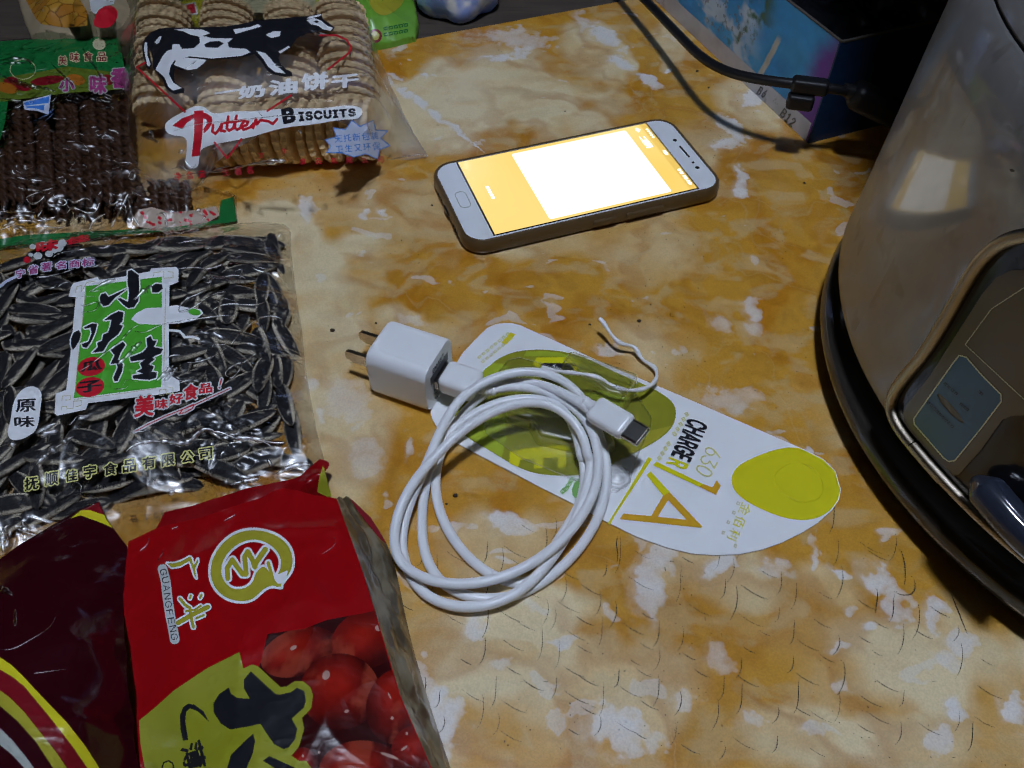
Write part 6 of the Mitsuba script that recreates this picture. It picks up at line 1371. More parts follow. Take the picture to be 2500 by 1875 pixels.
plaque = smooth_closed(B2([(285, 850), (330, 800), (420, 750), (460, 728), (550, 725), (592, 758), (700, 758), (860, 752), (1060, 737), (1200, 733), (1400, 726), (1575, 720), (1615, 742), (1600, 790), (1530, 808), (1300, 840), (1060, 872), (900, 917), (640, 972), (570, 990), (535, 1010), (515, 1080), (500, 1130), (442, 1136), (425, 1080), (415, 930), (330, 912), (288, 880)]), 200)
bp_('plaque', plaque, 'ink_white', -.35, 'white plaque behind the lettering')
but = unary_union([poly(B2([(482, 752), (545, 746), (538, 900), (520, 1052), (465, 1060), (482, 900)])), poly(B2([(335, 850), (400, 800), (480, 772), (560, 764), (600, 790), (606, 830), (575, 880), (545, 902), (545, 872), (572, 832), (560, 805), (480, 800), (432, 832), (402, 872)]))] + [stroke(B2(q), 6.5) for q in (
    [(610, 848), (604, 890), (625, 905), (655, 870), (668, 838), (664, 885), (690, 888)], [(712, 790), (702, 868), (718, 885), (745, 868), (768, 784), (756, 862), (772, 878), (800, 862)], [(685, 832), (820, 812)], [(800, 860), (838, 845), (845, 824), (820, 820), (798, 850), (815, 878), (860, 862), (880, 838)], [(880, 866), (898, 808), (905, 842), (930, 812), (985, 822), (1012, 840), (1040, 808)])])
bp_('lettering_butter', but, 'ink_red', -.15, 'red script lettering')
bp_('lettering_biscuits', unary_union([word('B', B2([(1085, 842)])[0], B2([(1172, 826)])[0], 38, 6), word('ISCUITS', B2([(1190, 822)])[0], B2([(1575, 786)])[0], (23, 19), 6, .12)]), 'ink_black', -.15, 'black capital lettering')
star = poly(B2([(1365, 945), (1442, 925), (1420, 865), (1505, 876), (1545, 814), (1600, 856), (1692, 813), (1706, 880), (1787, 885), (1740, 935), (1802, 985), (1732, 1012), (1720, 1075), (1640, 1040), (1560, 1062), (1480, 1035), (1375, 1032), (1405, 990)]))
bp_('star_print', star, 'ink_pale_blue', -.35)
bp_('star_outline', star.buffer(1.0).difference(star.buffer(-1.2)), 'ink_blue', -.2)
bp_('star_characters', unary_union([crow('无托新包装', B2([(1455, 938)])[0], B2([(1700, 918)])[0], 20, 1.0, -5), crow('卫生又环保', B2([(1462, 1008)])[0], B2([(1712, 988)])[0], 20, 1.0, -5)]), 'ink_blue', -.15)
bp_('maker_characters', unary_union([crow('食品有限公司', B2([(1215, 1092)])[0], B2([(1740, 1078)])[0], 17, 1.0, -4), crow('净含量 生著名', B2([(370, 1190)])[0], B2([(860, 1150)])[0], 20, 1.0, -8), crow('卫生', B2([(930, 1050)])[0], B2([(1090, 1020)])[0], 14, .6, -6)]), 'ink_red', -.3)

bp_.flush()
hi = [(B2(q), r) for q, r in (([(330, 1210), (500, 1170), (700, 1150), (900, 1100), (1100, 1085)], .3), ([(340, 890), (460, 850), (700, 820), (1000, 790), (1300, 775), (1590, 770)], .22), ([(170, 920), (190, 935), (215, 950), (240, 960)], .5), ([(880, 1110), (940, 1100), (980, 1095), (1100, 1085)], .7),
    ([(420, 1080), (440, 1115), (460, 1130), (500, 1110)], .5), ([(180, 880), (190, 900), (200, 915), (210, 930)], .5), ([(230, 660), (260, 650), (290, 648), (330, 650)], .3), ([(740, 690), (760, 705), (780, 715), (800, 720)], .25), ([(60, 1340), (150, 1300), (240, 1255), (330, 1215)], .3), ([(1780, 1080), (1840, 1072), (1900, 1060), (2060, 1050)], .4),
    ([(1700, 600), (1715, 615), (1725, 625), (1740, 640)], .35), ([(590, 1020), (605, 1012), (620, 1006), (640, 1000)], .4), ([(1190, 880), (1193, 890), (1197, 895), (1200, 905)], .4), ([(100, 1300), (150, 1293), (200, 1290), (250, 1290)], .25), ([(1600, 1050), (1640, 1065), (1670, 1072), (1700, 1080)], .35), ([(620, 1150), (660, 1135), (690, 1128), (720, 1120)], .35),
    ([(380, 1040), (390, 1028), (400, 1018), (410, 1010)], .5), ([(140, 920), (160, 930), (180, 935), (200, 940)], .4), ([(1630, 330), (1760, 560), (1900, 800), (2050, 1040)], .18))]
obj('biscuit_bag__film__glint_crease', join(*[m for m in (glint_line(BS, q, r) for q, r in hi) if m is not None], *drift(BS, poly(PZ([(315, 250), (900, 250), (990, 370), (420, 470), (330, 460)], np.full(5, 10.0))[:, :2]), 26, 9, 3, 10, .2)), 'film_glint', True, label='highlights of the film shaped as thin glossy ridges', kind='stuff')  # ridges laid where the bag's highlights run

# ---- brown twisted snacks
W_out = [(-160, 118), (0, 100), (150, 93), (306, 85), (330, 96), (345, 250), (350, 420), (420, 450), (560, 468), (578, 478), (580, 545), (500, 556), (300, 572), (150, 586), (0, 606), (-160, 640)]
W_ctl = [(x, y, 2.0) for x, y in W_out] + [(20, 130, 12), (160, 120, 13), (270, 115, 11), (0, 220, 20), (150, 210, 21), (290, 200, 19), (0, 320, 22), (150, 320, 22), (290, 310, 20), (20, 430, 20), (150, 430, 19), (280, 420, 17), (380, 480, 9), (480, 500, 6), (300, 510, 12), (150, 520, 11), (0, 540, 11), (100, 570, 5), (320, 550, 6), (-120, 300, 20), (-120, 500, 12)]
WS = Surf(W_ctl)
under = []
tag('twist_bag', 'clear bag of brown twisted snacks with a green header, under the biscuit bag', 'snack bag')
mat('twist_brown', mikit.proc(lambda p, n, uv: mikit.mix((.024, .010, .005), (.075, .03, .012), fb(p.x * 330, p.y * 330, p.z * 330, 3))), .45, .4)
rw = np.random.default_rng(9)
for row, (ya, yb, zc) in enumerate(((525, 235, 5.5), (500, 245, 12.0))):
    for i in range(22):
        xa = -60 + i * 24 + rw.uniform(-6, 6) + (row * 11)
        if xa > (470 if row == 0 else 318):
            continue
        a_, b_ = P(xa + 8, ya + rw.uniform(-14, 14), zc), P(xa - 4 + rw.uniform(-14, 14), (yb if xa < 318 else 440) + rw.uniform(-10, 10), zc)
        ax_ = (b_ - a_) / np.linalg.norm(b_ - a_)
        s1_ = np.cross(ax_, [0, 0, 1.0])
        s1_ /= np.linalg.norm(s1_)
        tt = np.linspace(0, 1, 60)
        L_ = np.linalg.norm(b_ - a_)
        parts = []
        for phs in (0, math.pi):
            ang = tt * L_ / 8.5 * 2 * math.pi / 2 + phs + i
            en = np.clip(np.sin(np.pi * tt) * 5, .35, 1)
            parts.append(tube(a_ + tt[:, None] * (b_ - a_) + (1.5 * en * np.cos(ang))[:, None] * s1_ + (1.5 * en * np.sin(ang))[:, None] * np.array([0, 0, 1.0]), 1.95 * en, 8))
        under.append(join(*parts)[0])
        obj('twisted_snack', join(*parts), 'twist_brown', True, label='brown twisted snack stick inside the clear bag with the green header', cat='snack', group='twisted snack sticks')
WS.drape(np.vstack(under), 1.4)
WS.glint_crease(folds(1.9, 15, 22, 8, fine=.36, patch=.3))
obj('twist_bag__film', WS.film(W_out, 2.0, .8), 'film', True, label='heavily crinkled clear film')
CW, C1 = cr(0, 0, .18083), cr(0, 0, .33746)
wp = Layers('twist_bag', WS, .18)
ink('print_green', (.008, .13, .03))
ink('print_orange', (.34, .11, .012))
ink('print_leaf', (.10, .14, .015))
wp('green_print', poly(CW([(-900, 640), (0, 560), (700, 520), (1240, 490), (1600, 478), (1680, 900), (1700, 1000), (1400, 960), (900, 900), (600, 960), (0, 1060), (-900, 1200)])), 'print_green', -.6, 'green printed header')
wp('green_side', poly(CW([(-900, 1300), (0, 1372), (110, 1375), (70, 1659), (0, 1900), (-900, 1900)])), 'print_green', -.6)
veg = poly(CW([(-900, 1200), (0, 1050), (600, 950), (900, 900), (1400, 950), (1690, 1000), (1700, 1200), (1400, 1230), (1000, 1250), (300, 1340), (0, 1380), (-900, 1380)]))
wp('vegetable_print', veg, 'print_leaf', -.7)
rv = np.random.default_rng(3)
for nm, bs, q in (('red_pepper_print', 'ink_red_dark', [(640, 1090, 230, 60, -8), (300, 1180, 120, 50, 10), (1450, 1080, 90, 70, 20), (150, 1100, 100, 60, 0)]), ('carrot_print', 'print_orange', [(1020, 1080, 130, 75, 10), (90, 1190, 150, 70, 15), (1300, 1130, 80, 60, 0)])):
    wp(nm, unary_union([ell(*CW([(a, b)])[0], rx * .18, ry * .18, r) for a, b, rx, ry, r in q]).intersection(veg), bs, -.5)
wp('emblem', unary_union([ell(*CW([(310, 940)])[0], 32, 25, 0).difference(ell(*CW([(310, 940)])[0], 30, 23, 0)), ell(*CW([(1340, 600)])[0], 16, 14, 10)]), 'ink_gold', -.4)
oval = unary_union([ell(*CW([q])[0], 11, 15, a) for q, a in (((845, 820), -15), ((1010, 780), -35), ((1190, 770), -35))])
top4 = unary_union([char('美', *CW([(790, 760)])[0], *CW([(905, 880)])[0], 0, 1), char('味', *CW([(950, 710)])[0], *CW([(1070, 840)])[0], 0, 1), char('食', *CW([(1130, 700)])[0], *CW([(1250, 830)])[0], 0, 1), char('品', *CW([(1310, 710)])[0], *CW([(1440, 830)])[0], 0, 1)])
wp('header_outline', top4.buffer(2.0), 'ink_gold', -.4)
wp('header_characters', top4, 'ink_red_dark', -.2)
big3 = unary_union([char('香', *CW([(1500, 910)])[0], *CW([(1730, 1190)])[0], .05, 4), char('味', *CW([(1210, 1010)])[0], *CW([(1440, 1270)])[0], 0, 4), char('小', *CW([(800, 1060)])[0], *CW([(1010, 1240)])[0], 0, 4)])
wp('flavour_outline', big3.buffer(2.4), 'ink_grey', -.4)
wp('flavour_characters', big3, 'ink_purple', -.2)
tri_ = poly(CW([(310, 1375), (690, 1280), (655, 1550), (500, 1500), (330, 1485)]))
wp('blue_tag_edge', tri_, 'ink_pale_blue', -.4)
wp('blue_tag', unary_union([tri_.buffer(-3).intersection(poly(CW([(300, 1370), (700, 1270), (690, 1390), (330, 1430)]))), poly(CW([(350, 1440), (600, 1420), (590, 1500), (500, 1470), (360, 1460)]))]), 'ink_blue', -.2)
wp('green_hem', poly(C1([(-400, 1790), (0, 1730), (200, 1700), (600, 1680), (1200, 1650), (1450, 1620), (1580, 1590), (1600, 1450), (1690, 1425), (1712, 1600), (1400, 1660), (900, 1700), (0, 1790), (-400, 1850)])), 'print_green', -.5)
paper = poly(C1([(965, 1580), (1000, 1520), (1100, 1500), (1240, 1540), (1420, 1520), (1560, 1492), (1590, 1560), (1500, 1612), (1300, 1640), (1120, 1660), (980, 1640)]))
ink('paper_cream', (.42, .33, .26))
wp('paper_print', paper, 'paper_cream', -.45)
wp('red_dots', unary_union([affinity.rotate(sbox(*(np.array(C1([q])[0]) - [r, r * .7]), *(np.array(C1([q])[0]) + [r, r * .7])), rv.uniform(0, 60)) for q, r in [((rv.uniform(980, 1570), rv.uniform(1510, 1650)), rv.uniform(2, 5.5)) for _ in range(34)]]).intersection(paper), 'ink_red', -.3)

wp.flush()
hi = [(C1(q), r) for q, r in (([(0, 440), (100, 430), (200, 440), (230, 470)], .9), ([(0, 470), (60, 462), (120, 458), (190, 462)], .7), ([(0, 540), (100, 590), (200, 620), (300, 640), (400, 665)], .8), ([(60, 585), (130, 612), (200, 632), (280, 648)], .6), ([(600, 350), (640, 420), (700, 510), (740, 590)], .45), ([(370, 460), (440, 530), (490, 580), (540, 630)], .4), ([(740, 190), (741, 220), (741, 245), (740, 270)], .5),
    ([(880, 270), (882, 290), (884, 305), (885, 320)], .3), ([(0, 715), (50, 722), (100, 728), (150, 730)], .5), ([(0, 960), (20, 955), (40, 948), (60, 940)], .5), ([(120, 1280), (200, 1300), (250, 1306), (300, 1310)], .4), ([(130, 1360), (220, 1375), (300, 1380), (400, 1350)], .35), ([(190, 1430), (320, 1420), (240, 1475), (192, 1436)], .4), ([(0, 1530), (80, 1532), (150, 1530), (250, 1540)], .4),
    ([(20, 1640), (90, 1610), (250, 1600), (400, 1570)], .7), ([(410, 1610), (440, 1590), (460, 1592), (480, 1600)], .5), ([(490, 1540), (520, 1510), (600, 1530), (720, 1470)], .45), ([(550, 1590), (610, 1570), (620, 1595), (600, 1620)], .5), ([(800, 1650), (850, 1560), (890, 1480), (930, 1400)], .6), ([(790, 1440), (820, 1480), (840, 1470), (860, 1450)], .5), ([(700, 1300), (725, 1350), (730, 1390), (710, 1410)], .3),
    ([(820, 1160), (860, 1190), (872, 1210), (880, 1230)], .3), ([(930, 1280), (970, 1240), (970, 1290), (930, 1290)], .3), ([(590, 1080), (605, 1084), (620, 1087), (640, 1090)], .45), ([(680, 1110), (700, 1118), (715, 1124), (730, 1130)], .45), ([(810, 940), (830, 948), (845, 958), (860, 970)], .3), ([(600, 1190), (610, 1198), (620, 1204), (630, 1210)], .4), ([(720, 1210), (745, 1225), (770, 1238), (790, 1250)], .3),
    ([(650, 1660), (690, 1590), (720, 1570), (760, 1550)], .45), ([(420, 1290), (435, 1285), (445, 1282), (460, 1280)], .4), ([(960, 1560), (975, 1590), (990, 1612), (1010, 1640)], .4), ([(1130, 1560), (1190, 1550), (1205, 1600), (1200, 1640)], .35), ([(1420, 1530), (1430, 1525), (1440, 1522), (1455, 1520)], .6), ([(580, 1320), (595, 1330), (610, 1340), (620, 1350)], .4), ([(810, 1400), (830, 1410), (850, 1415), (870, 1420)], .4),
    ([(90, 1650), (120, 1648), (150, 1648), (180, 1650)], .6), ([(500, 1440), (560, 1460), (600, 1440), (650, 1450)], .4), ([(400, 1450), (450, 1440), (480, 1460), (440, 1490)], .4), ([(250, 1650), (330, 1640), (400, 1650), (470, 1640)], .4), ([(40, 1590), (110, 1570), (170, 1560), (230, 1570)], .5))]
obj('twist_bag__film__glint_crease', join(*[m for m in (glint_line(WS, q, r) for q, r in hi) if m is not None], *drift(WS, poly(PZ([(0, 270), (310, 250), (330, 480), (520, 500), (300, 560), (0, 580)], np.full(6, 12.0))[:, :2]), 70, 19, 2.5, 9, .24)), 'film_glint', True, label='highlights of the film shaped as thin glossy ridges', kind='stuff')  # film highlights modelled as ridge lines, plus scattered short ones

# ---- packs at the back
def pack(name, outline, zs, ctl, label, bs, seed, amp=.9):
    s = Surf([(x, y, zs) for x, y in outline] + ctl, folds(amp, seed, 26, 10))
    tag(name, label, 'snack pack')
    v, f = s.film(outline, zs, 1.8)
    obj(name + '__pouch', closed(v, f, -2.6), bs, True)
    return s


mat('pouch_orange', mikit.proc(lambda p, n, uv: mikit.mix((.30, .24, .16), (.33, .25, .15), fb(p.x * 120, p.y * 120, 0, 2))), .3, .45)
OS = pack('orange_pack', [(40, -120), (45, 0), (62, 60), (78, 95), (200, 100), (330, 90), (345, 0), (345, -120)], 4, [(180, 30, 26), (180, -60, 30), (260, 20, 24), (110, 20, 20)], 'cream snack pack with an orange picture at the far left corner', 'pouch_orange', 31)


def crisps(p, n, uv):
    f, s, k = mikit.voronoi(p.x * 95 + fb(p.x * 60, p.y * 60) * .8, p.y * 120)
    return mikit.mix((.34, .13, .012), (.42, .22, .03), k) * sst(-.05, .3, s - f + .1)


ink('crisp_print', mikit.proc(crisps))
prt('orange_pack__crisp_print', poly(CW([(350, 0), (480, 250), (560, 330), (900, 380), (1180, 350), (1180, 160), (1080, 0)])), OS, .25, 'crisp_print', label='printed picture of orange crisps')
prt('orange_pack__heart', smooth_closed(CW([(1330, 150), (1430, 85), (1520, 90), (1585, 160), (1560, 290), (1480, 370), (1380, 385), (1270, 340), (1290, 230)])), OS, .35, 'ink_red')
prt('orange_pack__white_print', poly(CW([(1200, -60), (1560, -60), (1540, 60), (1400, 90), (1290, 200), (1230, 150)])), OS, .25, 'ink_light_grey')
mat('pouch_yellow', (.40, .37, .012), .3, .45)
YS = pack('yellow_pack', [(300, -140), (310, 20), (330, 62), (480, 70), (700, 55), (830, 40), (850, -140)], 4, [(420, -20, 30), (560, -30, 32), (700, -40, 28)], 'yellow snack pack with a red and blue emblem behind the biscuit bag', 'pouch_yellow', 37)
ex = B2([(160, 85), (490, 15), (510, 100), (180, 150)])
prt('yellow_pack__emblem_border', poly(ex), YS, .3, 'ink_light_grey')
prt('yellow_pack__emblem', poly(ex).buffer(-4), YS, .45, 'ink_red')
prt('yellow_pack__emblem_globe', ell(*B2([(330, 78)])[0], 29, 12.5, -10), YS, .6, 'ink_blue')
prt('yellow_pack__green_disc', ell(*B2([(300, 0)])[0], 42, 15, -5), YS, .45, 'print_green')
prt('yellow_pack__grey_field', poly(B2([(600, -60), (1300, -60), (1300, 80), (900, 90), (560, 60), (540, 0)])), YS, .3, 'ink_gold')
mat('pouch_lime', mikit.proc(lambda p, n, uv: mikit.mix((.13, .33, .03), (.19, .42, .05), fb(p.x * 90, p.y * 90, 0, 3))), .32, .45)
LS = pack('lime_pack', [(790, -130), (800, 30), (860, 100), (884, 119), (950, 108), (1014, 92), (1022, 60), (1010, 0), (1000, -130)], 3, [(900, 40, 18), (960, 30, 16), (900, -40, 22), (860, 20, 14)], 'lime green snack pack standing between biscuit bag and bottle', 'pouch_lime', 41)
prt('lime_pack__yellow_print', smooth_closed(cr(750, 0, .36166)([(420, -40), (440, 60), (510, 105), (600, 70), (650, 0), (600, -60)])), LS, .3, 'ink_olive')
prt('lime_pack__lid', ell(*cr(750, 0, .36166)([(460, 245)])[0], 16, 17), LS, .3, 'ink_red_dark')
prt('lime_pack__lid_centre', ell(*cr(750, 0, .36166)([(460, 245)])[0], 10, 11), LS, .45, 'ink_olive')
prt('lime_pack__small_print', unary_union([affinity.rotate(sbox(*(np.array(q) - [5, 4]), *(np.array(q) + [5, 4])).difference(sbox(*(np.array(q) - [2.5, 1.5]), *(np.array(q) + [3, 2]))), -10) for q in cr(750, 0, .36166)([(530 + 34 * i, 195 - 6 * i + 40 * j) for i in range(5) for j in range(2)])]), LS, .3, 'print_green')

# ---- red pouch with fruit picture
RD_out = [(313, 1322), (385, 1288), (500, 1262), (640, 1215), (690, 1190), (770, 1207), (822, 1216), (836, 1258), (880, 1380), (930, 1540), (978, 1700), (1060, 1890), (1120, 2040), (330, 2040), (345, 1890), (333, 1700), (318, 1580), (300, 1450)]
RD_z = np.array([10, 11, 12, 14, 15, 17, 17, 21, 27, 30, 32, 34, 36, 20, 20, 19, 17, 14.0])
RD_ctl = [(x, y, z) for (x, y), z in zip(RD_out, RD_z)] + [(430, 1400, 22), (600, 1380, 27), (750, 1350, 26), (420, 1550, 28), (600, 1550, 35), (800, 1550, 35), (450, 1750, 31), (650, 1750, 39), (850, 1750, 39), (700, 1950, 42)]
RS = Surf(RD_ctl, folds(1.6, 52, 36, 13, fine=.16))
tag('red_pouch', 'opened red snack pouch with gold ring emblem and red fruit picture', 'snack pouch')
mat('pouch_red', (.30, .0035, .006), .2, .6)
rv_, rf_ = RS.sheet(poly(PZ(RD_out, RD_z)[:, :2]), 1.8)
obj('red_pouch__front', (rv_, rf_), 'pouch_red', True)
# side gusset from the red edge down to the table
g_in = spline([(822, 1216), (836, 1258), (880, 1380), (930, 1540), (978, 1700), (1060, 1890)], 60)
g_out = spline([(850, 1213), (902, 1262), (947, 1335), (985, 1480), (1040, 1690), (1105, 1890)], 60)
zi = RS.at(g_in)
zo = PZ(g_out, np.full(60, 1.0))
rings = []
for k in np.linspace(0, 1, 22):
    q = zi * (1 - k) + zo * k
    ww = meshkit.fbm(np.c_[q[:, 0] / 13, q[:, 1] / 13, np.full(60, 4 * k)], 4) - .5
    q = q + np.c_[ww * 5.5 * math.sin(math.pi * k), ww * 2 * math.sin(math.pi * k), ww * 7 * math.sin(math.pi * k)]
    rings.append(q)
gv_ = np.vstack(rings)
i_, j_ = np.meshgrid(np.arange(21), np.arange(59), indexing='ij')
q_ = np.stack([i_ * 60 + j_, i_ * 60 + j_ + 1, (i_ + 1) * 60 + j_ + 1, (i_ + 1) * 60 + j_], -1).reshape(-1, 4)


def noodles(p, n, uv):
    x, y = p.x * 1000, p.y * 1000
    t = y + .2 * x
    w = fb(x / 7 + 3, y / 11, p.z * 90, 4)
    c = mikit.mix((.07, .05, .028), (.21, .18, .12), sst(.35, .7, w))
    c = mikit.mix(c, mi.Color3f(.07, .035, .02), sst(.62, .7, fb(x / 6 + 20, y / 10, p.z * 60, 3)) * .8)
    g = sst(-88, -68, t + 26 * (w - .5))
    return mikit.mix(c, mi.Color3f(.15, .17, .012), g)


mat('gusset_film', mikit.proc(noodles), .2, .5)
obj('red_pouch__gusset', up(gv_, np.vstack([q_[:, [0, 1, 2]], q_[:, [0, 2, 3]]])), 'gusset_film', True, label='see-through side gusset, olive green at its top')
prt('red_pouch__gusset_patch', poly([(852, 1214), (905, 1263), (946, 1330), (930, 1318), (890, 1270), (868, 1240)]), Plane(9.5), 0, 'ink_red_dark')
# torn back flap
FB_out = [(378, 1298), (402, 1250), (470, 1236), (560, 1208), (660, 1180), (735, 1165), (765, 1135), (782, 1122), (797, 1126), (806, 1132), (795, 1152), (790, 1190), (800, 1215), (770, 1225), (640, 1250), (500, 1290)]
FB_ctl = [(x, y, 6 if y > 1200 else 11) for x, y in FB_out] + [(600, 1220, 10), (750, 1180, 16), (780, 1150, 19)]
FS = Surf(FB_ctl, folds(.6, 61, 20, 9))
mat('pouch_red_dark', (.21, .0025, .005), .22, .5)
v1, f1_ = FS.film(FB_out, np.array([6 if y > 1200 else 11 for _, y in FB_out], float), 1.5)
obj('red_pouch__back_flap', (v1, f1_), 'pouch_red_dark', True, label='torn back flap of the opening')
mat('foil_gold', (.36, .37, .03), .2, .6)
prt('red_pouch__foil', poly([(789, 1138), (794, 1150), (800, 1180), (810, 1212), (800, 1214), (775, 1203), (780, 1165)]), FS, .4, 'foil_gold', 6)
rp_ = Layers('red_pouch', RS, .25, 8)
I_, J_, K2 = cr(280, 1240, .25012), cr(300, 1460, .25012), cr(700, 1180, .41885)
face = poly(RD_out).buffer(-3)
outer = smooth_closed(I_([(1370, 195), (1230, 212), (1090, 285), (985, 400), (925, 530), (918, 680), (960, 790), (1060, 890), (1210, 937), (1370, 905), (1500, 800), (1560, 790), (1645, 790), (1650, 760), (1660, 740), (1735, 640), (1762, 520), (1735, 395), (1650, 290), (1520, 222)]), 160)
inner = smooth_closed(I_([(1320, 340), (1200, 390), (1110, 480), (1066, 600), (1090, 700), (1150, 760), (1235, 770), (1320, 720), (1365, 620), (1480, 560), (1560, 640), (1600, 560), (1570, 450), (1460, 360)]), 120)
gap_ = poly(I_([(1500, 610), (1560, 560), (1600, 650), (1690, 610), (1670, 740), (1590, 745)]))
glyph_ = unary_union([stroke(I_([(1105, 690), (1100, 590), (1150, 510), (1190, 570), (1250, 650), (1285, 650), (1270, 480), (1300, 430), (1350, 520), (1370, 580)]), 12), stroke(I_([(1370, 560), (1420, 480), (1470, 410)]), 13), stroke(I_([(1500, 540), (1530, 640), (1550, 720), (1590, 760)]), 8)])
rp_('ring_white', unary_union([outer.difference(inner), glyph_.buffer(5)]), 'ink_white')
ring = outer.buffer(-6.5).difference(inner.buffer(6)).difference(gap_)
rp_('ring_olive', unary_union([ring, glyph_]), 'ink_olive', .4, 'olive gold ring emblem')
hz = unary_union([poly(I_(q)) for q in ([(512, 543), (580, 545), (660, 520), (735, 478), (755, 500), (768, 560), (790, 545), (812, 500), (815, 530), (785, 600), (800, 690), (780, 660), (745, 550), (730, 520), (640, 572), (560, 585)],)] + [stroke(I_(q), w) for q, w in (([(640, 890), (690, 950), (735, 980), (745, 1060), (770, 1165)], 7), ([(745, 860), (735, 885)], 5), ([(850, 850), (835, 880)], 5), ([(620, 1125), (750, 1050), (910, 970)], 11), ([(780, 1000), (840, 960)], 5), ([(800, 1080), (870, 1050)], 5), ([(700, 1010), (760, 1000)], 5))])
rp_('name_outline', hz.buffer(4.2), 'ink_white')
rp_('name_characters', hz, 'ink_olive', .4, 'olive characters outlined in white')
gp = I_([(468, 590), (500, 720), (520, 900), (545, 1060), (570, 1180), (590, 1300)])
gl = LineString(gp)
gtext = []
for i, c in enumerate('GUANGFENG'):
    d0 = gl.interpolate((i + .5) / 9, normalized=True)
    d1 = gl.interpolate((i + .55) / 9, normalized=True)
    an = math.degrees(math.atan2(d1.y - d0.y, d1.x - d0.x))
    g = glyph(c)
    g = affinity.translate(g, -(g.bounds[0] + g.bounds[2]) / 2, -54)
    g = affinity.scale(g, 15.5 / (g.bounds[2] - g.bounds[0]), -16 / 64, origin=(0, 0))
    gtext.append(affinity.translate(affinity.rotate(g, an, origin=(0, 0)), d0.x, d0.y))
rp_('latin_plaque', stroke(I_([(470, 600), (500, 720), (520, 900), (545, 1060), (570, 1180), (588, 1285)]), 24), 'ink_light_grey', .3)
rp_('latin_lettering', unary_union(gtext), 'ink_dark_grey', .5)
pic = poly(K2([(-110, 880), (100, 850), (230, 800), (330, 780), (520, 745), (640, 1030), (840, 1620), (880, 1740), (-400, 1740), (-180, 1160)])).intersection(face)


FRUITS = [(310, 1215, 232, 222, 0), (650, 1300, 185, 225, 15), (475, 905, 225, 170, -25), (70, 985, 230, 135, -20), (440, 1670, 250, 170, 0), (95, 1640, 90, 100, 0), (760, 1560, 150, 150, 0)]


def fruit_print(k):
    """The printed photograph of one fruit: mottled red, its printed shading darker towards the outline."""
    a, b, rx, ry, r = FRUITS[k]
    q = K2([(a, b)])[0]
    o, e1, e2 = RS.at([q, (q[0] + rx * .41885 * math.cos(math.radians(r)), q[1] + rx * .41885 * math.sin(math.radians(r))), (q[0] - ry * .41885 * math.sin(math.radians(r)), q[1] + ry * .41885 * math.cos(math.radians(r)))])
    ma, mb, mc, md = [float(t) for t in np.linalg.inv(np.array([(e1 - o)[:2], (e2 - o)[:2]]).T).ravel()]
    ox, oy = float(o[0]), float(o[1])

    def f(p, n, uv):
        x, y = p.x * 1000 - ox, p.y * 1000 - oy
        u, v = ma * x + mb * y, mc * x + md * y
        w = fb(p.x * 130 + k, p.y * 110, 0, 4) - .5
        d = dr.sqrt(dr.square(u + .15) + dr.square(v + .2)) + .5 * w
        c = mikit.mix((.30, .010, .005), (.17, .005, .003), sst(.1, .7, d))
        c = mikit.mix(c, mi.Color3f(.05, .002, .002), sst(.5, 1.15, d))
        return mikit.mix(c, mi.Color3f(.34, .05, .025), sst(.56, .72, fb(p.x * 110 + 9 * k, p.y * 75, 3, 5)) * .6)
    return f


for k in range(7):
    ink(f'fruit_ink_{k}', mikit.proc(fruit_print(k)))
ink('fruit_glint', (.42, .24, .2))
ink('fruit_dark', (.03, .0015, .002))
rp_('picture_ground', pic, 'fruit_dark', .2)
fe = [ell(*K2([(a, b)])[0], rx * .41885, ry * .41885, r) for a, b, rx, ry, r in FRUITS]
for i in (3, 2, 0, 1, 4, 5, 6):
    g = fe[i].intersection(pic)
    rp_('fruit_print', g, f'fruit_ink_{i}', .30 + .04 * [3, 2, 0, 1, 4, 5, 6].index(i))
rp_('fruit_seed', unary_union([ell(*K2([q])[0], rx, ry, a) for q, rx, ry, a in (((600, 1240), 2, 9, -25), ((615, 1370), 4, 4, 0), ((685, 1545), 10, 3, -40), ((230, 1120), 9, 12, 20), ((350, 1330), 6, 4, -20), ((535, 845), 8, 8, 0), ((40, 960), 9, 5, -30), ((600, 1590), 24, 4, 20), ((190, 1570), 3, 3, 0), ((95, 1590), 3, 4, 0), ((700, 1460), 3, 4, 0))]).intersection(pic), 'fruit_glint', .75)  # pale specks are the pictured fruit's highlights, put in as colour
sw = poly(J_([(145, 1210), (300, 1085), (500, 905), (820, 690), (1140, 530), (1178, 690), (1262, 650), (1322, 670), (1540, 872), (1602, 866), (1680, 812), (1760, 815), (1830, 870), (1857, 950), (1840, 1080), (1750, 1172), (1772, 1280), (1722, 1450), (1650, 1540), (1720, 1592), (1790, 1590), (1870, 1700), (2000, 2100), (250, 2300), (215, 1659), (170, 1400)])).intersection(face)
ink('swoosh_lime', mikit.proc(lambda p, n, uv: mikit.mix((.24, .25, .009), (.32, .32, .045), fb(p.x * 60, p.y * 60, 0, 2))))
rp_('swoosh', sw, 'swoosh_lime', .68, 'yellow green field')
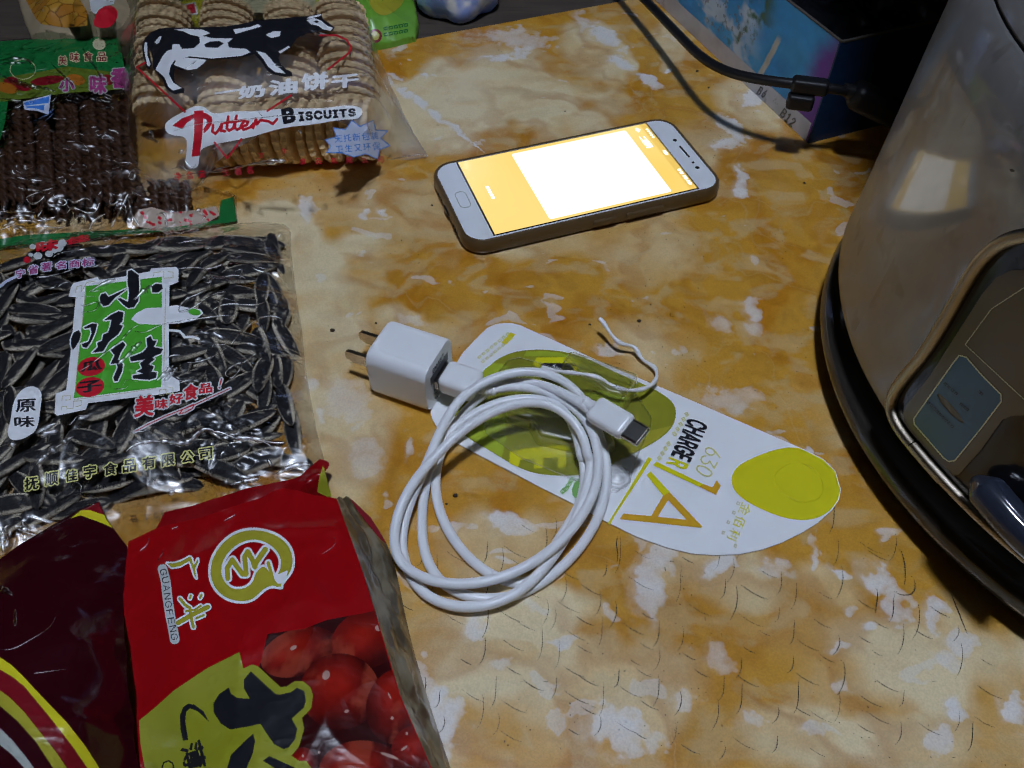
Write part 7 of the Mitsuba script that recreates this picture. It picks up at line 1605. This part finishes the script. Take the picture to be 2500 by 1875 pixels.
bigc = [J_(q) for q in ([(1250, 718), (1490, 938), (1530, 946), (1640, 922), (1700, 878), (1772, 910), (1787, 1000), (1770, 1070), (1650, 1180), (1702, 1280), (1682, 1380), (1620, 1460), (1570, 1477), (1480, 1430), (1430, 1360), (1345, 1230), (1200, 1260), (1050, 1286), (960, 1230), (890, 1120), (886, 1030), (940, 940), (1035, 877), (1060, 940), (1120, 978), (1240, 986), (1185, 885), (1183, 800)],
    [(1272, 1328), (1292, 1400), (1270, 1520), (1210, 1659), (1150, 1800), (1000, 1800), (1020, 1659), (1060, 1530), (1190, 1400)], [(1370, 1590), (1430, 1545), (1680, 1659), (1760, 1760), (1600, 1760), (1480, 1659)],
    [(590, 1395), (640, 1385), (610, 1200), (622, 1110), (660, 1080), (740, 1112), (847, 1217), (790, 1110), (700, 1044), (640, 1033), (590, 1068), (560, 1150), (563, 1280)])]
thin = glyph('薄').buffer(2.2)
rp_('big_characters', unary_union([poly(q) for q in bigc] + [quadmap(thin, *J_([(765, 1370), (832, 1640), (600, 1690), (560, 1470)]), thin.bounds), stroke(J_([(385, 1659), (400, 1610), (450, 1590), (490, 1620), (500, 1680)]), 3.5)]).intersection(face), 'ink_black', .85, 'large black brush characters')

rp_.flush()

# ---- maroon pouch at the lower left corner
MR_out = [(242, 1226), (262, 1270), (312, 1336), (322, 1400), (305, 1500), (312, 1600), (330, 1760), (345, 1890), (350, 2040), (-240, 2040), (-240, 1460), (-100, 1400), (0, 1366), (120, 1290), (200, 1245)]
MR_z = np.array([9, 9, 9, 10, 12, 13, 14, 15, 15, 20, 18, 14, 12, 10, 9.0])
MR_ctl = [(x, y, z) for (x, y), z in zip(MR_out, MR_z)] + [(150, 1370, 22), (60, 1420, 24), (230, 1420, 22), (50, 1560, 34), (200, 1560, 32), (0, 1750, 40), (200, 1750, 36), (100, 1950, 42), (-150, 1650, 36)]
MS = Surf(MR_ctl, folds(1.0, 73, 40, 17))
tag('maroon_pouch', 'glossy dark maroon pouch with yellow and red stripes at the lower left', 'snack pouch')
mat('pouch_maroon', (.030, .002, .005), .12, .5)
obj('maroon_pouch__front', MS.sheet(poly(PZ(MR_out, MR_z)[:, :2]), 1.8), 'pouch_maroon', True)
CM, CL_ = cr(0, 1380, .29844), cr(0, 1150, .25012)
mq = Layers('maroon_pouch', MS, .25, 8)
mp = lambda name, g, bs, lift=0.0: mq(name, g.intersection(poly(MR_out).buffer(-1)), bs, lift)
mp('yellow_stripe', poly(CM([(-300, 600), (0, 752), (100, 820), (200, 918), (350, 1080), (550, 1288), (700, 1480), (815, 1659), (900, 1900), (800, 1900), (715, 1659), (600, 1490), (400, 1232), (200, 992), (100, 912), (0, 855), (-300, 700)])), 'ink_yellow')
mp('red_stripe', poly(CM([(-300, 700), (0, 856), (100, 913), (200, 993), (400, 1233), (600, 1491), (715, 1660), (800, 1900), (640, 1900), (550, 1659), (470, 1540), (350, 1390), (200, 1200), (80, 1080), (0, 1022), (-300, 880)])), 'ink_red_dark', .2)
mp('yellow_band', poly(CM([(-300, 880), (0, 1023), (80, 1081), (200, 1201), (350, 1391), (470, 1541), (550, 1660), (640, 1900), (520, 1900), (435, 1659), (300, 1450), (150, 1280), (0, 1150), (-300, 1000)])), 'ink_olive')
mp('grey_band', poly(CM([(-300, 1150), (0, 1330), (100, 1430), (200, 1550), (280, 1659), (380, 1900), (290, 1900), (200, 1659), (100, 1550), (0, 1470), (-300, 1300)])), 'ink_grey')
mp('red_corner', poly(CL_([(955, 285), (1005, 300), (1064, 445), (870, 382), (795, 384)])), 'ink_red_dark', .3)
mp('yellow_corner', poly(CL_([(690, 466), (795, 384), (875, 381), (1064, 443), (1125, 570), (1020, 520), (790, 436)])), 'ink_yellow')
mq.flush()
obj('maroon_pouch__glint_crease', join(*[glint_line(MS, CM(q), r) for q, r in (([(-20, 180), (30, 206), (60, 222), (100, 245)], .7), ([(125, 360), (127, 410), (127, 450), (125, 500)], .35), ([(0, 690), (100, 685), (250, 610), (400, 510), (460, 390)], .12), ([(280, 885), (400, 870), (470, 860), (540, 850)], .12))]), 'film_glint', True, label='highlights of the pouch shaped as glossy ridges', kind='stuff')  # the pouch's highlight streaks, given shape as tubes
obj('red_pouch__glint_crease', join(*[m for m in (glint_line(RS, I_(q), r, .4) for q, r in (([(1070, 130), (1110, 108), (1140, 92), (1180, 70)], .14), ([(560, 215), (580, 200), (600, 195), (620, 180)], .16), ([(2140, 290), (2160, 330), (2110, 400), (2030, 455)], .10), ([(250, 420), (290, 390), (310, 370), (330, 300)], .14), ([(480, 410), (470, 450), (455, 470), (430, 520)], .10))) if m is not None]), 'film_glint', True, label='fine highlights of the red front shaped as glossy ridges', kind='stuff')  # faint highlights of the front, shaped as hairline ridges
fl2 = [(74, 1318), (92, 1296), (104, 1270), (128, 1246), (150, 1216), (176, 1206), (214, 1204), (236, 1212), (246, 1228), (120, 1294)]
FL = Surf([(x, y, 12) for x, y in fl2] + [(160, 1250, 13)], folds(1.0, 81, 9, 5))
obj('maroon_pouch__seal', FL.film(fl2, 12.0, .9), 'film', True, label='clear crimped seal')
